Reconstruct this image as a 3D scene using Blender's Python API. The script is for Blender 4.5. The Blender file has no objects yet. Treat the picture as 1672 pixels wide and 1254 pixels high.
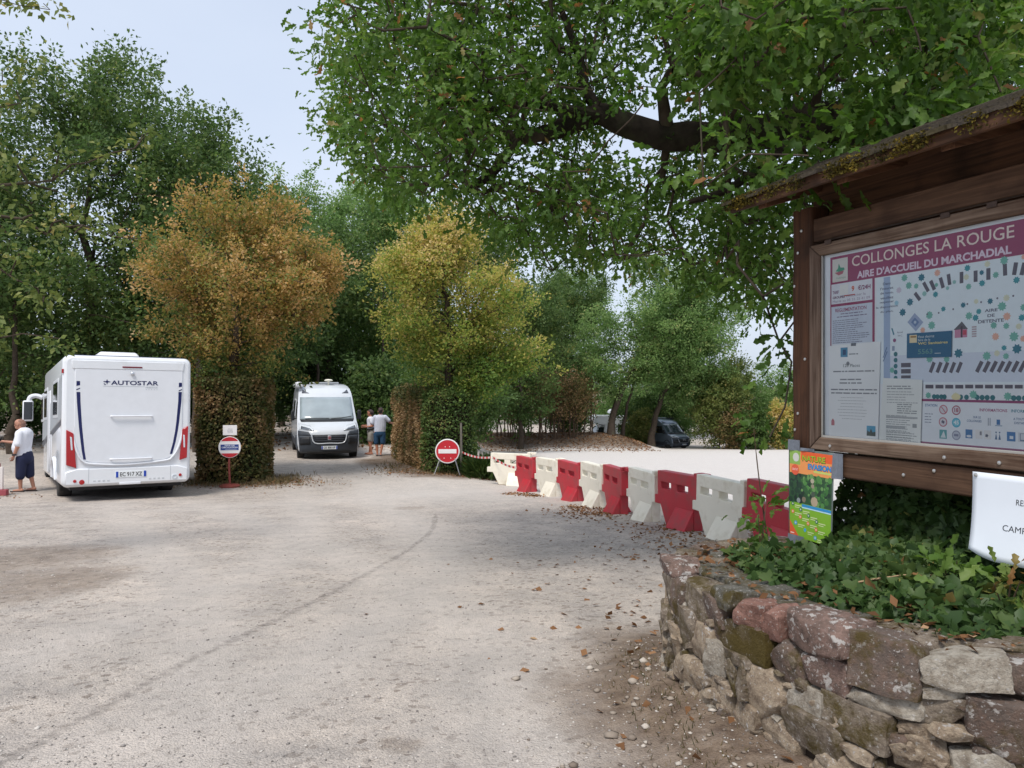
import bpy, bmesh, math, random
import numpy as np
from mathutils import Vector, Matrix, Euler, noise
from mathutils.geometry import tessellate_polygon

R = math.radians
rng = np.random.default_rng(7)
random.seed(7)
SC = bpy.context.scene
COL = SC.collection

# ---------------------------------------------------------------- camera
cam_d = bpy.data.cameras.new('camera')
cam_d.sensor_width = 36.0
cam_d.lens = 36.0 * 1263.0 / 1672.0
cam_d.clip_start = 0.05
cam_d.clip_end = 3000
cam = bpy.data.objects.new('camera', cam_d)
COL.objects.link(cam)
cam.location = (0, 0, 1.6)
cam.rotation_euler = (R(90), 0, 0)
SC.camera = cam

# ---------------------------------------------------------------- sky and sun (bright overcast afternoon)
SUN_EL, SUN_AZ = R(60), R(205)          # azimuth measured clockwise from +Y
world = bpy.data.worlds.new('World')
SC.world = world
world.use_nodes = True
wn, wl = world.node_tree.nodes, world.node_tree.links
wn.clear()
w_out = wn.new('ShaderNodeOutputWorld')
w_bg = wn.new('ShaderNodeBackground')
w_bg.inputs['Strength'].default_value = 0.10
w_sky = wn.new('ShaderNodeTexSky')
w_sky.sky_type = 'NISHITA'
w_sky.sun_disc = False
w_sky.sun_elevation = SUN_EL
w_sky.sun_rotation = SUN_AZ
w_sky.air_density = 1.0
w_sky.dust_density = 3.0
w_sky.ozone_density = 1.0
# an even sheet of thin cloud over the clear sky
w_tc = wn.new('ShaderNodeTexCoord')
w_map = wn.new('ShaderNodeMapping')
w_map.inputs['Scale'].default_value = (1.2, 1.2, 3.0)
w_noise = wn.new('ShaderNodeTexNoise')
w_noise.inputs['Scale'].default_value = 1.6
w_noise.inputs['Detail'].default_value = 5.0
w_ramp = wn.new('ShaderNodeMapRange')
w_ramp.inputs['From Min'].default_value = 0.3
w_ramp.inputs['From Max'].default_value = 0.7
w_ramp.inputs['To Min'].default_value = 0.74
w_ramp.inputs['To Max'].default_value = 0.90
w_mix = wn.new('ShaderNodeMixRGB')
w_mix.inputs['Color2'].default_value = (3.9, 4.35, 5.15, 1)
wl.new(w_tc.outputs['Generated'], w_map.inputs['Vector'])
wl.new(w_map.outputs['Vector'], w_noise.inputs['Vector'])
wl.new(w_noise.outputs['Fac'], w_ramp.inputs['Value'])
wl.new(w_ramp.outputs['Result'], w_mix.inputs['Fac'])
wl.new(w_sky.outputs['Color'], w_mix.inputs['Color1'])
wl.new(w_mix.outputs['Color'], w_bg.inputs['Color'])
wl.new(w_bg.outputs['Background'], w_out.inputs['Surface'])

sun_d = bpy.data.lights.new('sun', 'SUN')
sun_d.energy = 1.5
sun_d.angle = R(18)
sun_d.color = (1.0, 0.95, 0.88)
sun = bpy.data.objects.new('sun', sun_d)
COL.objects.link(sun)
sd = Vector((math.sin(SUN_AZ) * math.cos(SUN_EL), math.cos(SUN_AZ) * math.cos(SUN_EL), math.sin(SUN_EL)))
sun.rotation_euler = sd.to_track_quat('Z', 'Y').to_euler()
sun.location = (0, 0, 30)

SC.view_settings.view_transform = 'Standard'
SC.view_settings.look = 'None'
SC.view_settings.gamma = 1.0
SC.view_settings.use_curve_mapping = False
SC.view_settings.exposure = 0.98
cy = SC.cycles
cy.max_bounces = 7
cy.diffuse_bounces = 4
cy.glossy_bounces = 3
cy.transmission_bounces = 4
cy.transparent_max_bounces = 10
cy.caustics_reflective = False
cy.caustics_refractive = False
cy.use_denoising = True

# ---------------------------------------------------------------- material helpers
MATS = {}
def lin(c):
    """sRGB 0-255 -> linear"""
    return tuple(((v / 255) / 12.92 if v <= 10 else (((v / 255) + .055) / 1.055) ** 2.4) for v in c)

def new_mat(name):
    m = bpy.data.materials.new(name)
    m.use_nodes = True
    nt = m.node_tree
    return m, nt.nodes, nt.links, nt.nodes['Principled BSDF']

def pmat(name, col, rough=.5, metal=0., var=.06, scale=6., bump=0., bscale=40., spec=.5, coat=0., dirt=None, dirt_scale=3., dirt_lo=.5, dirt_hi=.75):
    """plain surface with slight procedural variation, optional relief and blotchy dirt"""
    if name in MATS: return MATS[name]
    m, n, l, b = new_mat(name)
    b.inputs['Roughness'].default_value = rough
    b.inputs['Metallic'].default_value = metal
    b.inputs['Specular IOR Level'].default_value = spec
    b.inputs['Coat Weight'].default_value = coat
    tc = n.new('ShaderNodeTexCoord')
    nz = n.new('ShaderNodeTexNoise'); nz.inputs['Scale'].default_value = scale; nz.inputs['Detail'].default_value = 6
    l.new(tc.outputs['Object'], nz.inputs['Vector'])
    mr = n.new('ShaderNodeMapRange')
    mr.inputs['From Min'].default_value = .25; mr.inputs['From Max'].default_value = .75
    mr.inputs['To Min'].default_value = 1 - var; mr.inputs['To Max'].default_value = 1 + var
    l.new(nz.outputs['Fac'], mr.inputs['Value'])
    mu = n.new('ShaderNodeVectorMath'); mu.operation = 'SCALE'
    mu.inputs[0].default_value = col[:3]
    l.new(mr.outputs['Result'], mu.inputs['Scale'])
    last = mu.outputs['Vector']
    if dirt is not None:
        n2 = n.new('ShaderNodeTexNoise'); n2.inputs['Scale'].default_value = dirt_scale; n2.inputs['Detail'].default_value = 8; n2.inputs['Roughness'].default_value = .65
        l.new(tc.outputs['Object'], n2.inputs['Vector'])
        m2 = n.new('ShaderNodeMapRange'); m2.inputs['From Min'].default_value = dirt_lo; m2.inputs['From Max'].default_value = dirt_hi
        l.new(n2.outputs['Fac'], m2.inputs['Value'])
        mx = n.new('ShaderNodeMixRGB'); mx.inputs['Color2'].default_value = (*dirt, 1)
        l.new(m2.outputs['Result'], mx.inputs['Fac']); l.new(last, mx.inputs['Color1'])
        last = mx.outputs['Color']
    l.new(last, b.inputs['Base Color'])
    if bump > 0:
        n3 = n.new('ShaderNodeTexNoise'); n3.inputs['Scale'].default_value = bscale; n3.inputs['Detail'].default_value = 5
        l.new(tc.outputs['Object'], n3.inputs['Vector'])
        bp = n.new('ShaderNodeBump'); bp.inputs['Strength'].default_value = bump; bp.inputs['Distance'].default_value = .01
        l.new(n3.outputs['Fac'], bp.inputs['Height']); l.new(bp.outputs['Normal'], b.inputs['Normal'])
    MATS[name] = m
    return m

def flat(col, rough=.45):
    """printed ink of one colour, given as sRGB"""
    k = 'ink_%d_%d_%d' % tuple(int(c) for c in col)
    return pmat(k, lin(col), rough=rough, var=.03, scale=30)

def leaf_mat(name, stops, trans=.3, rough=.55, spec=.25):
    """foliage: the colour of each leaf comes from its own 'tint' through a ramp"""
    if name in MATS: return MATS[name]
    m, n, l, b = new_mat(name)
    at = n.new('ShaderNodeAttribute'); at.attribute_name = 'tint'
    cr = n.new('ShaderNodeValToRGB')
    e = cr.color_ramp.elements
    e[0].position, e[0].color = stops[0][0], (*stops[0][1], 1)
    e[1].position, e[1].color = stops[-1][0], (*stops[-1][1], 1)
    for p, c in stops[1:-1]:
        q = e.new(p); q.color = (*c, 1)
    l.new(at.outputs['Fac'], cr.inputs['Fac'])
    b.inputs['Roughness'].default_value = rough
    b.inputs['Specular IOR Level'].default_value = spec
    l.new(cr.outputs['Color'], b.inputs['Base Color'])
    t = n.new('ShaderNodeBsdfTranslucent')
    hs = n.new('ShaderNodeHueSaturation'); hs.inputs['Value'].default_value = 1.5; hs.inputs['Saturation'].default_value = 1.1
    l.new(cr.outputs['Color'], hs.inputs['Color']); l.new(hs.outputs['Color'], t.inputs['Color'])
    mx = n.new('ShaderNodeMixShader'); mx.inputs['Fac'].default_value = trans
    l.new(b.outputs['BSDF'], mx.inputs[1]); l.new(t.outputs['BSDF'], mx.inputs[2])
    l.new(mx.outputs['Shader'], n['Material Output'].inputs['Surface'])
    MATS[name] = m
    return m

def wood_mat(name, c1, c2, axis=0, scale=1., rough=.75, wear=None):
    """weathered timber, grain running along the given local axis"""
    if name in MATS: return MATS[name]
    m, n, l, b = new_mat(name)
    b.inputs['Roughness'].default_value = rough
    b.inputs['Specular IOR Level'].default_value = .25
    tc = n.new('ShaderNodeTexCoord')
    mp = n.new('ShaderNodeMapping')
    s = [38 * scale] * 3; s[axis] = 1.6 * scale
    mp.inputs['Scale'].default_value = s
    l.new(tc.outputs['Object'], mp.inputs['Vector'])
    nz = n.new('ShaderNodeTexNoise'); nz.inputs['Scale'].default_value = 1.; nz.inputs['Detail'].default_value = 7; nz.inputs['Distortion'].default_value = 1.2
    l.new(mp.outputs['Vector'], nz.inputs['Vector'])
    cr = n.new('ShaderNodeValToRGB')
    cr.color_ramp.elements[0].position = .3; cr.color_ramp.elements[0].color = (*c1, 1)
    cr.color_ramp.elements[1].position = .72; cr.color_ramp.elements[1].color = (*c2, 1)
    l.new(nz.outputs['Fac'], cr.inputs['Fac'])
    last = cr.outputs['Color']
    n2 = n.new('ShaderNodeTexNoise'); n2.inputs['Scale'].default_value = 4.; n2.inputs['Detail'].default_value = 6
    l.new(tc.outputs['Object'], n2.inputs['Vector'])
    m2 = n.new('ShaderNodeMapRange'); m2.inputs['From Min'].default_value = .5; m2.inputs['From Max'].default_value = .72
    l.new(n2.outputs['Fac'], m2.inputs['Value'])
    mx = n.new('ShaderNodeMixRGB'); mx.inputs['Color2'].default_value = (*(wear or tuple(v * .35 for v in c1)), 1)
    sc_ = n.new('ShaderNodeMath'); sc_.operation = 'MULTIPLY'; sc_.inputs[1].default_value = .75
    l.new(m2.outputs['Result'], sc_.inputs[0]); l.new(sc_.outputs['Value'], mx.inputs['Fac']); l.new(last, mx.inputs['Color1'])
    l.new(mx.outputs['Color'], b.inputs['Base Color'])
    bp = n.new('ShaderNodeBump'); bp.inputs['Strength'].default_value = .5; bp.inputs['Distance'].default_value = .006
    l.new(nz.outputs['Fac'], bp.inputs['Height']); l.new(bp.outputs['Normal'], b.inputs['Normal'])
    MATS[name] = m
    return m

def glass_sheet(name, tint=(.9, .95, 1.), rough=.03, ior=1.5):
    """thin pane: see-through with a mirror film by angle"""
    if name in MATS: return MATS[name]
    m, n, l, b = new_mat(name)
    n.remove(b)
    tr = n.new('ShaderNodeBsdfTransparent'); tr.inputs['Color'].default_value = (*tint, 1)
    gl = n.new('ShaderNodeBsdfGlossy'); gl.inputs['Roughness'].default_value = rough
    fr = n.new('ShaderNodeFresnel'); fr.inputs['IOR'].default_value = ior
    mx = n.new('ShaderNodeMixShader')
    l.new(fr.outputs['Fac'], mx.inputs['Fac']); l.new(tr.outputs['BSDF'], mx.inputs[1]); l.new(gl.outputs['BSDF'], mx.inputs[2])
    l.new(mx.outputs['Shader'], n['Material Output'].inputs['Surface'])
    MATS[name] = m
    return m

# ---------------------------------------------------------------- object helpers
def tag(o, label=None, cat=None, group=None, kind=None):
    if label: o['label'] = label
    if cat: o['category'] = cat
    if group: o['group'] = group
    if kind: o['kind'] = kind
    return o

def empty(name, loc=(0, 0, 0), rot=(0, 0, 0), label=None, cat=None, group=None):
    o = bpy.data.objects.new(name, None)
    o.empty_display_size = .2
    COL.objects.link(o)
    o.location = loc
    o.rotation_euler = rot
    return tag(o, label, cat, group)

def link(name, me, mat, parent=None, smooth=False, sharp=None):
    o = bpy.data.objects.new(name, me)
    COL.objects.link(o)
    if mat is not None:
        for m in (mat if isinstance(mat, (list, tuple)) else [mat]): me.materials.append(m)
    if parent is not None: o.parent = parent
    if smooth:
        me.polygons.foreach_set('use_smooth', [True] * len(me.polygons))
        if sharp: me.set_sharp_from_angle(angle=R(sharp))
    return o

def np_mesh(name, V, Fc, tint=None):
    """fast mesh from arrays; all faces have the same number of corners"""
    V = np.asarray(V, dtype=np.float32); Fc = np.asarray(Fc, dtype=np.int32)
    me = bpy.data.meshes.new(name)
    m, k = Fc.shape
    me.vertices.add(len(V)); me.vertices.foreach_set('co', V.ravel())
    me.loops.add(m * k); me.loops.foreach_set('vertex_index', Fc.ravel())
    me.polygons.add(m); me.polygons.foreach_set('loop_start', np.arange(0, m * k, k, dtype=np.int32))
    me.update(calc_edges=True)
    if tint is not None:
        a = me.attributes.new('tint', 'FLOAT', 'FACE')
        a.data.foreach_set('value', np.asarray(tint, dtype=np.float32))
    return me

class MB:
    """collects shapes in local coordinates, then builds ONE mesh object"""
    def __init__(s): s.v = []; s.f = []; s.m = []
    def add(s, v, f, mi=0):
        o = len(s.v); s.v += [tuple(p) for p in v]
        for q in f: s.f.append(tuple(i + o for i in q)); s.m.append(mi)
        return s
    def box(s, x0, x1, y0, y1, z0, z1, mi=0):
        v = [(x0, y0, z0), (x1, y0, z0), (x1, y1, z0), (x0, y1, z0), (x0, y0, z1), (x1, y0, z1), (x1, y1, z1), (x0, y1, z1)]
        return s.add(v, [(0, 3, 2, 1), (4, 5, 6, 7), (0, 1, 5, 4), (1, 2, 6, 5), (2, 3, 7, 6), (3, 0, 4, 7)], mi)
    def hexa(s, p, mi=0):
        return s.add(p, [(0, 3, 2, 1), (4, 5, 6, 7), (0, 1, 5, 4), (1, 2, 6, 5), (2, 3, 7, 6), (3, 0, 4, 7)], mi)
    def tube(s, pts, r, n=8, mi=0, cap=True):
        pts = [Vector(p) for p in pts]
        rs = r if isinstance(r, (list, tuple)) else [r] * len(pts)
        V = []; up = None
        for i, p in enumerate(pts):
            d = (pts[min(i + 1, len(pts) - 1)] - pts[max(i - 1, 0)])
            d = d.normalized() if d.length > 1e-9 else Vector((0, 0, 1))
            a = Vector((0, 0, 1)) if abs(d.z) < .9 else Vector((1, 0, 0))
            if up is not None: a = up
            x = d.cross(a)
            if x.length < 1e-6: x = d.orthogonal()
            x.normalize(); y = x.cross(d); up = y
            for k in range(n):
                t = 2 * math.pi * k / n
                V.append(p + (x * math.cos(t) + y * math.sin(t)) * rs[i])
        Fc = []
        for i in range(len(pts) - 1):
            for k in range(n):
                k2 = (k + 1) % n
                Fc.append((i * n + k, i * n + k2, (i + 1) * n + k2, (i + 1) * n + k))
        if cap: Fc.append(tuple(range(n))); Fc.append(tuple(reversed(range((len(pts) - 1) * n, len(pts) * n))))
        return s.add(V, Fc, mi)
    def lathe(s, prof, n=20, c=(0, 0, 0), axis='z', mi=0):
        """prof: (radius, height)"""
        V = []
        for r, h in prof:
            for k in range(n):
                t = 2 * math.pi * k / n
                a, b = r * math.cos(t), r * math.sin(t)
                p = {'z': (a, b, h), 'y': (a, h, b), 'x': (h, a, b)}[axis]
                V.append((p[0] + c[0], p[1] + c[1], p[2] + c[2]))
        Fc = []
        for i in range(len(prof) - 1):
            for k in range(n):
                k2 = (k + 1) % n
                Fc.append((i * n + k, i * n + k2, (i + 1) * n + k2, (i + 1) * n + k))
        Fc.append(tuple(range(n))); Fc.append(tuple(range((len(prof) - 1) * n, len(prof) * n)))
        return s.add(V, Fc, mi)
    def prism(s, outer, y0, y1, holes=(), mi=0):
        """polygon in the xz plane with holes, extruded along y"""
        loops = [list(outer)] + [list(h) for h in holes]
        flatp = [p for q in loops for p in q]
        tris = tessellate_polygon([[Vector((p[0], p[1], 0)) for p in q] for q in loops])
        n = len(flatp)
        V = [(p[0], y0, p[1]) for p in flatp] + [(p[0], y1, p[1]) for p in flatp]
        Fc = [tuple(t) for t in tris] + [tuple(i + n for i in reversed(t)) for t in tris]
        o = 0
        for q in loops:
            m = len(q)
            for i in range(m):
                j = (i + 1) % m
                Fc.append((o + i, o + j, o + j + n, o + i + n))
            o += m
        return s.add(V, Fc, mi)
    def grid(s, P, mi=0, close=False):
        """P: rows of points"""
        nr, nc = len(P), len(P[0])
        Fc = []
        for i in range(nr - 1):
            for j in range(nc - (0 if close else 1)):
                j2 = (j + 1) % nc
                Fc.append((i * nc + j, i * nc + j2, (i + 1) * nc + j2, (i + 1) * nc + j))
        return s.add([p for r in P for p in r], Fc, mi)
    def build(s, name, mat, parent=None, bevel=0., smooth=True, sharp=35, seg=2):
        me = bpy.data.meshes.new(name)
        me.from_pydata(s.v, [], s.f)
        bm = bmesh.new(); bm.from_mesh(me)
        bmesh.ops.recalc_face_normals(bm, faces=bm.faces[:])
        bm.to_mesh(me); bm.free()
        if len(set(s.m)) > 1: me.polygons.foreach_set('material_index', s.m)
        o = link(name, me, mat, parent, smooth, sharp)
        if bevel > 0:
            b = o.modifiers.new('bevel', 'BEVEL'); b.width = bevel; b.segments = seg; b.limit_method = 'ANGLE'; b.angle_limit = R(40)
        return o

TEXT_CACHE = {}
def text_shape(body, bold=0., shear=0.):
    """outline letters as 2-D triangles fitted to the unit box"""
    key = (body, bold, shear)
    if key in TEXT_CACHE: return TEXT_CACHE[key]
    cu = bpy.data.curves.new('letters', 'FONT')
    cu.body = body; cu.size = 1.; cu.offset = bold; cu.shear = shear; cu.resolution_u = 3
    ob = bpy.data.objects.new('letters', cu); COL.objects.link(ob)
    dg = bpy.context.evaluated_depsgraph_get()
    me = bpy.data.meshes.new_from_object(ob.evaluated_get(dg))
    me.calc_loop_triangles()
    V = [(v.co.x, v.co.y) for v in me.vertices]; T = [tuple(t.vertices) for t in me.loop_triangles]
    bpy.data.objects.remove(ob); bpy.data.curves.remove(cu); bpy.data.meshes.remove(me)
    x0, x1 = min(v[0] for v in V), max(v[0] for v in V); y0, y1 = min(v[1] for v in V), max(v[1] for v in V)
    V = [((a - x0) / (x1 - x0), (b - y0) / (y1 - y0)) for a, b in V]
    TEXT_CACHE[key] = (V, T, (x1 - x0) / (y1 - y0))
    return TEXT_CACHE[key]

class Print:
    """flat print on a sheet in the xz plane seen from -y; each layer 0.5 mm nearer the viewer"""
    def __init__(s, y=0.): s.b = MB(); s.mats = []; s.y = y
    def mi(s, col):
        m = flat(col)
        if m not in s.mats: s.mats.append(m)
        return s.mats.index(m)
    def poly(s, pts, col, layer=1):
        y = s.y - .0005 * layer
        t = tessellate_polygon([[Vector((p[0], p[1], 0)) for p in pts]])
        s.b.add([(p[0], y, p[1]) for p in pts], t, s.mi(col))
    def rect(s, x0, x1, z0, z1, col, layer=1, ang=0.):
        pts = [(x0, z0), (x1, z0), (x1, z1), (x0, z1)]
        if ang:
            cx, cz = (x0 + x1) / 2, (z0 + z1) / 2; c, n = math.cos(R(ang)), math.sin(R(ang))
            pts = [(cx + (x - cx) * c + (z - cz) * n, cz - (x - cx) * n + (z - cz) * c) for x, z in pts]
        s.poly(pts, col, layer)
    def disc(s, x, z, r, col, layer=1, n=14, rz=None):
        s.poly([(x + r * math.cos(2 * math.pi * k / n), z + (rz or r) * math.sin(2 * math.pi * k / n)) for k in range(n)], col, layer)
    def star(s, x, z, r, col, layer=2, n=9, a0=0.):
        p = []
        for k in range(2 * n):
            q = r * (1.0 if k % 2 == 0 else .68); t = a0 + math.pi * k / n
            p.append((x + q * math.cos(t), z + q * math.sin(t)))
        s.poly(p, col, layer)
    def text(s, body, x0, z0, w, h, col, layer=3, bold=0., shear=0.):
        V, T, asp = text_shape(body, bold, shear)
        if w is None: w = h * asp
        y = s.y - .0005 * layer
        s.b.add([(x0 + a * w, y, z0 + b * h) for a, b in V], T, s.mi(col))
        return w
    def lines(s, x0, x1, z1, n, pitch, th, col, layer=3, seed=0, centre=False):
        """rows of small unreadable print"""
        rr = random.Random(seed)
        for i in range(n):
            z = z1 - i * pitch
            f = rr.uniform(.6, 1.)
            a, b = (x0, x0 + (x1 - x0) * f) if not centre else ((x0 + x1) / 2 - (x1 - x0) * f / 2, (x0 + x1) / 2 + (x1 - x0) * f / 2)
            x = a
            while x < b:
                wd = min(rr.uniform(.5, 2.2) * th * 4, b - x)
                s.rect(x, x + wd, z - th, z, col, layer); x += wd + th * .9
    def build(s, name, parent):
        me = bpy.data.meshes.new(name)
        me.from_pydata(s.b.v, [], s.b.f)
        for m in s.mats: me.materials.append(m)
        me.polygons.foreach_set('material_index', s.b.m)
        o = bpy.data.objects.new(name, me); COL.objects.link(o); o.parent = parent
        return o
# ================================================================ SETTING: terrain
def sm(t):
    t = np.clip(t, 0, 1)
    return t * t * (3 - 2 * t)

def gz(x, y):
    """height of the ground; it falls away from the camera, with a level strip on the left and a low bank far off"""
    x = np.asarray(x, float); y = np.asarray(y, float)
    s = np.minimum(y, 75) - 3.1
    base = -0.061 * (np.sqrt(s * s + 1) + s) / 2
    pl = np.maximum(base, -0.62 - 0.0105 * np.minimum(y, 120))
    w = sm((-1 - .06 * (np.maximum(y, 22) - 22) - x) / 3 + .5) * sm((y - 15) / 6)
    z = base + (pl - base) * w
    b = 1.3 * np.maximum(0, 1 - ((y - 63) / 6.5) ** 2) ** 1.5
    return z + b * sm((10 - x) / 5 + .5) * (1 - w)
def g1(x, y): return float(gz(x, y))

# the wall's outer face as seen in plan, from the right-hand side round the end of the planter
WALL_P = [(3.2, 2.55), (2.5, 2.6), (1.85, 2.72), (1.5, 2.84), (1.28, 3.03), (1.14, 3.32), (1.02, 3.6), (.92, 3.9), (.86, 4.2), (.9, 4.5), (1.08, 4.78), (1.4, 4.98), (1.9, 5.1), (2.8, 5.2)]
def catmull(P, n=24):
    Q = [P[0]] + list(P) + [P[-1]]; out = []
    for i in range(1, len(Q) - 2):
        for k in range(n):
            t = k / n; a, b, c, d = Q[i - 1], Q[i], Q[i + 1], Q[i + 2]
            out.append(tuple(.5 * (2 * b[j] + (c[j] - a[j]) * t + (2 * a[j] - 5 * b[j] + 4 * c[j] - d[j]) * t * t + (3 * b[j] - a[j] - 3 * c[j] + d[j]) * t ** 3) for j in range(len(b))))
    out.append(tuple(P[-1])); return out
WALL_C = np.array(catmull(WALL_P)); WALL_L = np.concatenate([[0], np.cumsum(np.linalg.norm(np.diff(WALL_C, axis=0), axis=1))])
def wall_at(s):
    """point on the face line and the outward direction there"""
    x = np.interp(s, WALL_L, WALL_C[:, 0]); y = np.interp(s, WALL_L, WALL_C[:, 1])
    e = .06
    dx = np.interp(s + e, WALL_L, WALL_C[:, 0]) - np.interp(s - e, WALL_L, WALL_C[:, 0])
    dy = np.interp(s + e, WALL_L, WALL_C[:, 1]) - np.interp(s - e, WALL_L, WALL_C[:, 1])
    q = math.hypot(dx, dy)
    tx, ty = dx / q, dy / q
    return Vector((x, y, 0)), Vector((tx, ty, 0)), Vector((-ty, tx, 0)) * (1 if (-ty) * (2.2 - x) + tx * (4.0 - y) < 0 else -1)

def wall_dist(x, y):
    d = np.full(np.shape(x), 99.)
    for i in range(0, len(WALL_C), 6):
        d = np.minimum(d, np.hypot(x - WALL_C[i, 0], y - WALL_C[i, 1]))
    return d

def axis(edges):
    out = []
    for a, b, st in edges: out += list(np.arange(a, b, st))
    out.append(edges[-1][1]); return np.array(out)
gxs = axis([(-900, -120, 60), (-120, -40, 8), (-40, -14, 1.2), (-14, -5, .35), (-5, 4, .07), (4, 20, .6), (20, 60, 3), (60, 900, 60)])
gys = axis([(-60, -4, 6), (-4, 1.5, .5), (1.5, 7, .06), (7, 14, .14), (14, 30, .4), (30, 80, 1.2), (80, 200, 10), (200, 1400, 100)])
GX, GY = np.meshgrid(gxs, gys)
GZ = gz(GX, GY)
wd = wall_dist(GX, GY)
near = (GY < 40)
# earth heaped against the foot of the wall, small hollows in the yard
GZ += .10 * np.exp(-(wd / .32) ** 2) * (GY < 6)
lump = np.array([noise.noise(Vector((x * .9, y * .9, 0))) for x, y in zip(GX.ravel(), GY.ravel())]).reshape(GX.shape)
lump2 = np.array([noise.noise(Vector((x * 4.5, y * 4.5, 3))) for x, y in zip(GX.ravel(), GY.ravel())]).reshape(GX.shape)
GZ += near * (lump * .018 + lump2 * .006)
for hx, hy, hr, hd in ((-.5, 3.56, .13, .02), (-.7, 14.5, .5, .03), (-.3, 5.4, .1, .018)):
    GZ -= hd * np.exp(-(((GX - hx) / hr) ** 2 + ((GY - hy) / hr) ** 2))
soil = np.zeros_like(GX)
soil = np.maximum(soil, sm((1.15 - wd) / 1.0 + lump * .35) * (GY < 6.5) * .95)
soil = np.maximum(soil, sm((GY - 31) / 5) * sm((-3 - GX) / 3) * .8 * sm(.75 + lump * .9))
soil = np.maximum(soil, sm((7.2 - np.abs(GY - 63.5)) / 2) * sm((11.5 - GX) / 2.5))
soil = np.maximum(soil, .62 * sm(1.25 - ((GX + 5.6) / 1.9) ** 2 - ((GY - 7.2) / 2.6) ** 2 + lump * .5))
soil = np.maximum(soil, .55 * sm(1.2 - ((GX - 3.4) / 1.7) ** 2 - ((GY - 8.) / 2.8) ** 2 + lump * .5))
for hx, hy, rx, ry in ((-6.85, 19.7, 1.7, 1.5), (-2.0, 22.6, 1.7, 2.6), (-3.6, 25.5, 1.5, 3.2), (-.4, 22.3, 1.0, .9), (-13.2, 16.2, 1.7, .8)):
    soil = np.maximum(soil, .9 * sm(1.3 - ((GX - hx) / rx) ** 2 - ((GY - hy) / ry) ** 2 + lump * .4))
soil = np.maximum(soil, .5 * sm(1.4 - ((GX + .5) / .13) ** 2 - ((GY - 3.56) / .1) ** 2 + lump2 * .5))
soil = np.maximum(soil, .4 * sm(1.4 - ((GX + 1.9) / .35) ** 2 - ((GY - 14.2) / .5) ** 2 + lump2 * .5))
soil = np.maximum(soil, sm((GX - 24) / 6) * sm((GY - 40) / 10))
soil = np.maximum(soil, sm((GY - 120) / 40))
ny, nx = GX.shape
idx = np.arange(ny * nx).reshape(ny, nx)
gf = np.stack([idx[:-1, :-1], idx[:-1, 1:], idx[1:, 1:], idx[1:, :-1]], -1).reshape(-1, 4)
gme = np_mesh('ground', np.stack([GX, GY, GZ], -1).reshape(-1, 3), gf)
a_ = gme.attributes.new('soil', 'FLOAT', 'POINT'); a_.data.foreach_set('value', soil.ravel().astype(np.float32))

worn = np.zeros_like(GX)
for path, wdt in (([(-6.2, 24), (-5.0, 18), (-3.2, 12), (-2.6, 8), (-3.2, 4.5), (-4.5, 2)], .45), ([(-4.6, 24), (-3.4, 18), (-1.6, 12), (-.8, 8), (-1.3, 4.5), (-2.6, 2)], .5), ([(-8, 15.5), (-6, 12), (-3.8, 8.5), (-2.2, 5.5), (-1, 2)], .4), ([(-6.4, 15.5), (-4, 12), (-1.8, 8.5), (-.3, 5.5), (.2, 2)], .45), ([(12, 30), (8, 22), (3, 21), (-2, 17), (-6, 14)], .6)):
    c_ = np.array(catmull(path, 16)); dd = np.full(GX.shape, 99.)
    for p in c_: dd = np.minimum(dd, np.hypot(GX - p[0], GY - p[1]))
    worn = np.maximum(worn, np.exp(-(dd / wdt) ** 2))
a_ = gme.attributes.new('worn', 'FLOAT', 'POINT'); a_.data.foreach_set('value', worn.ravel().astype(np.float32))

brighter = sm((GX - .6 - np.maximum(0, (20.5 - GY)) * .35) / 1.5 + lump * .3) * sm((GY - 8) / 3) * sm((62 - GY) / 4)  # strong daylight on the open car park, painted in as a lighter gravel colour
brighter = np.maximum(brighter, .5 * sm((GY - 13) / 5) * sm((27 - GY) / 6) * sm((GX + 5) / 3))
a_ = gme.attributes.new('brighter', 'FLOAT', 'POINT'); a_.data.foreach_set('value', brighter.ravel().astype(np.float32))

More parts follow.
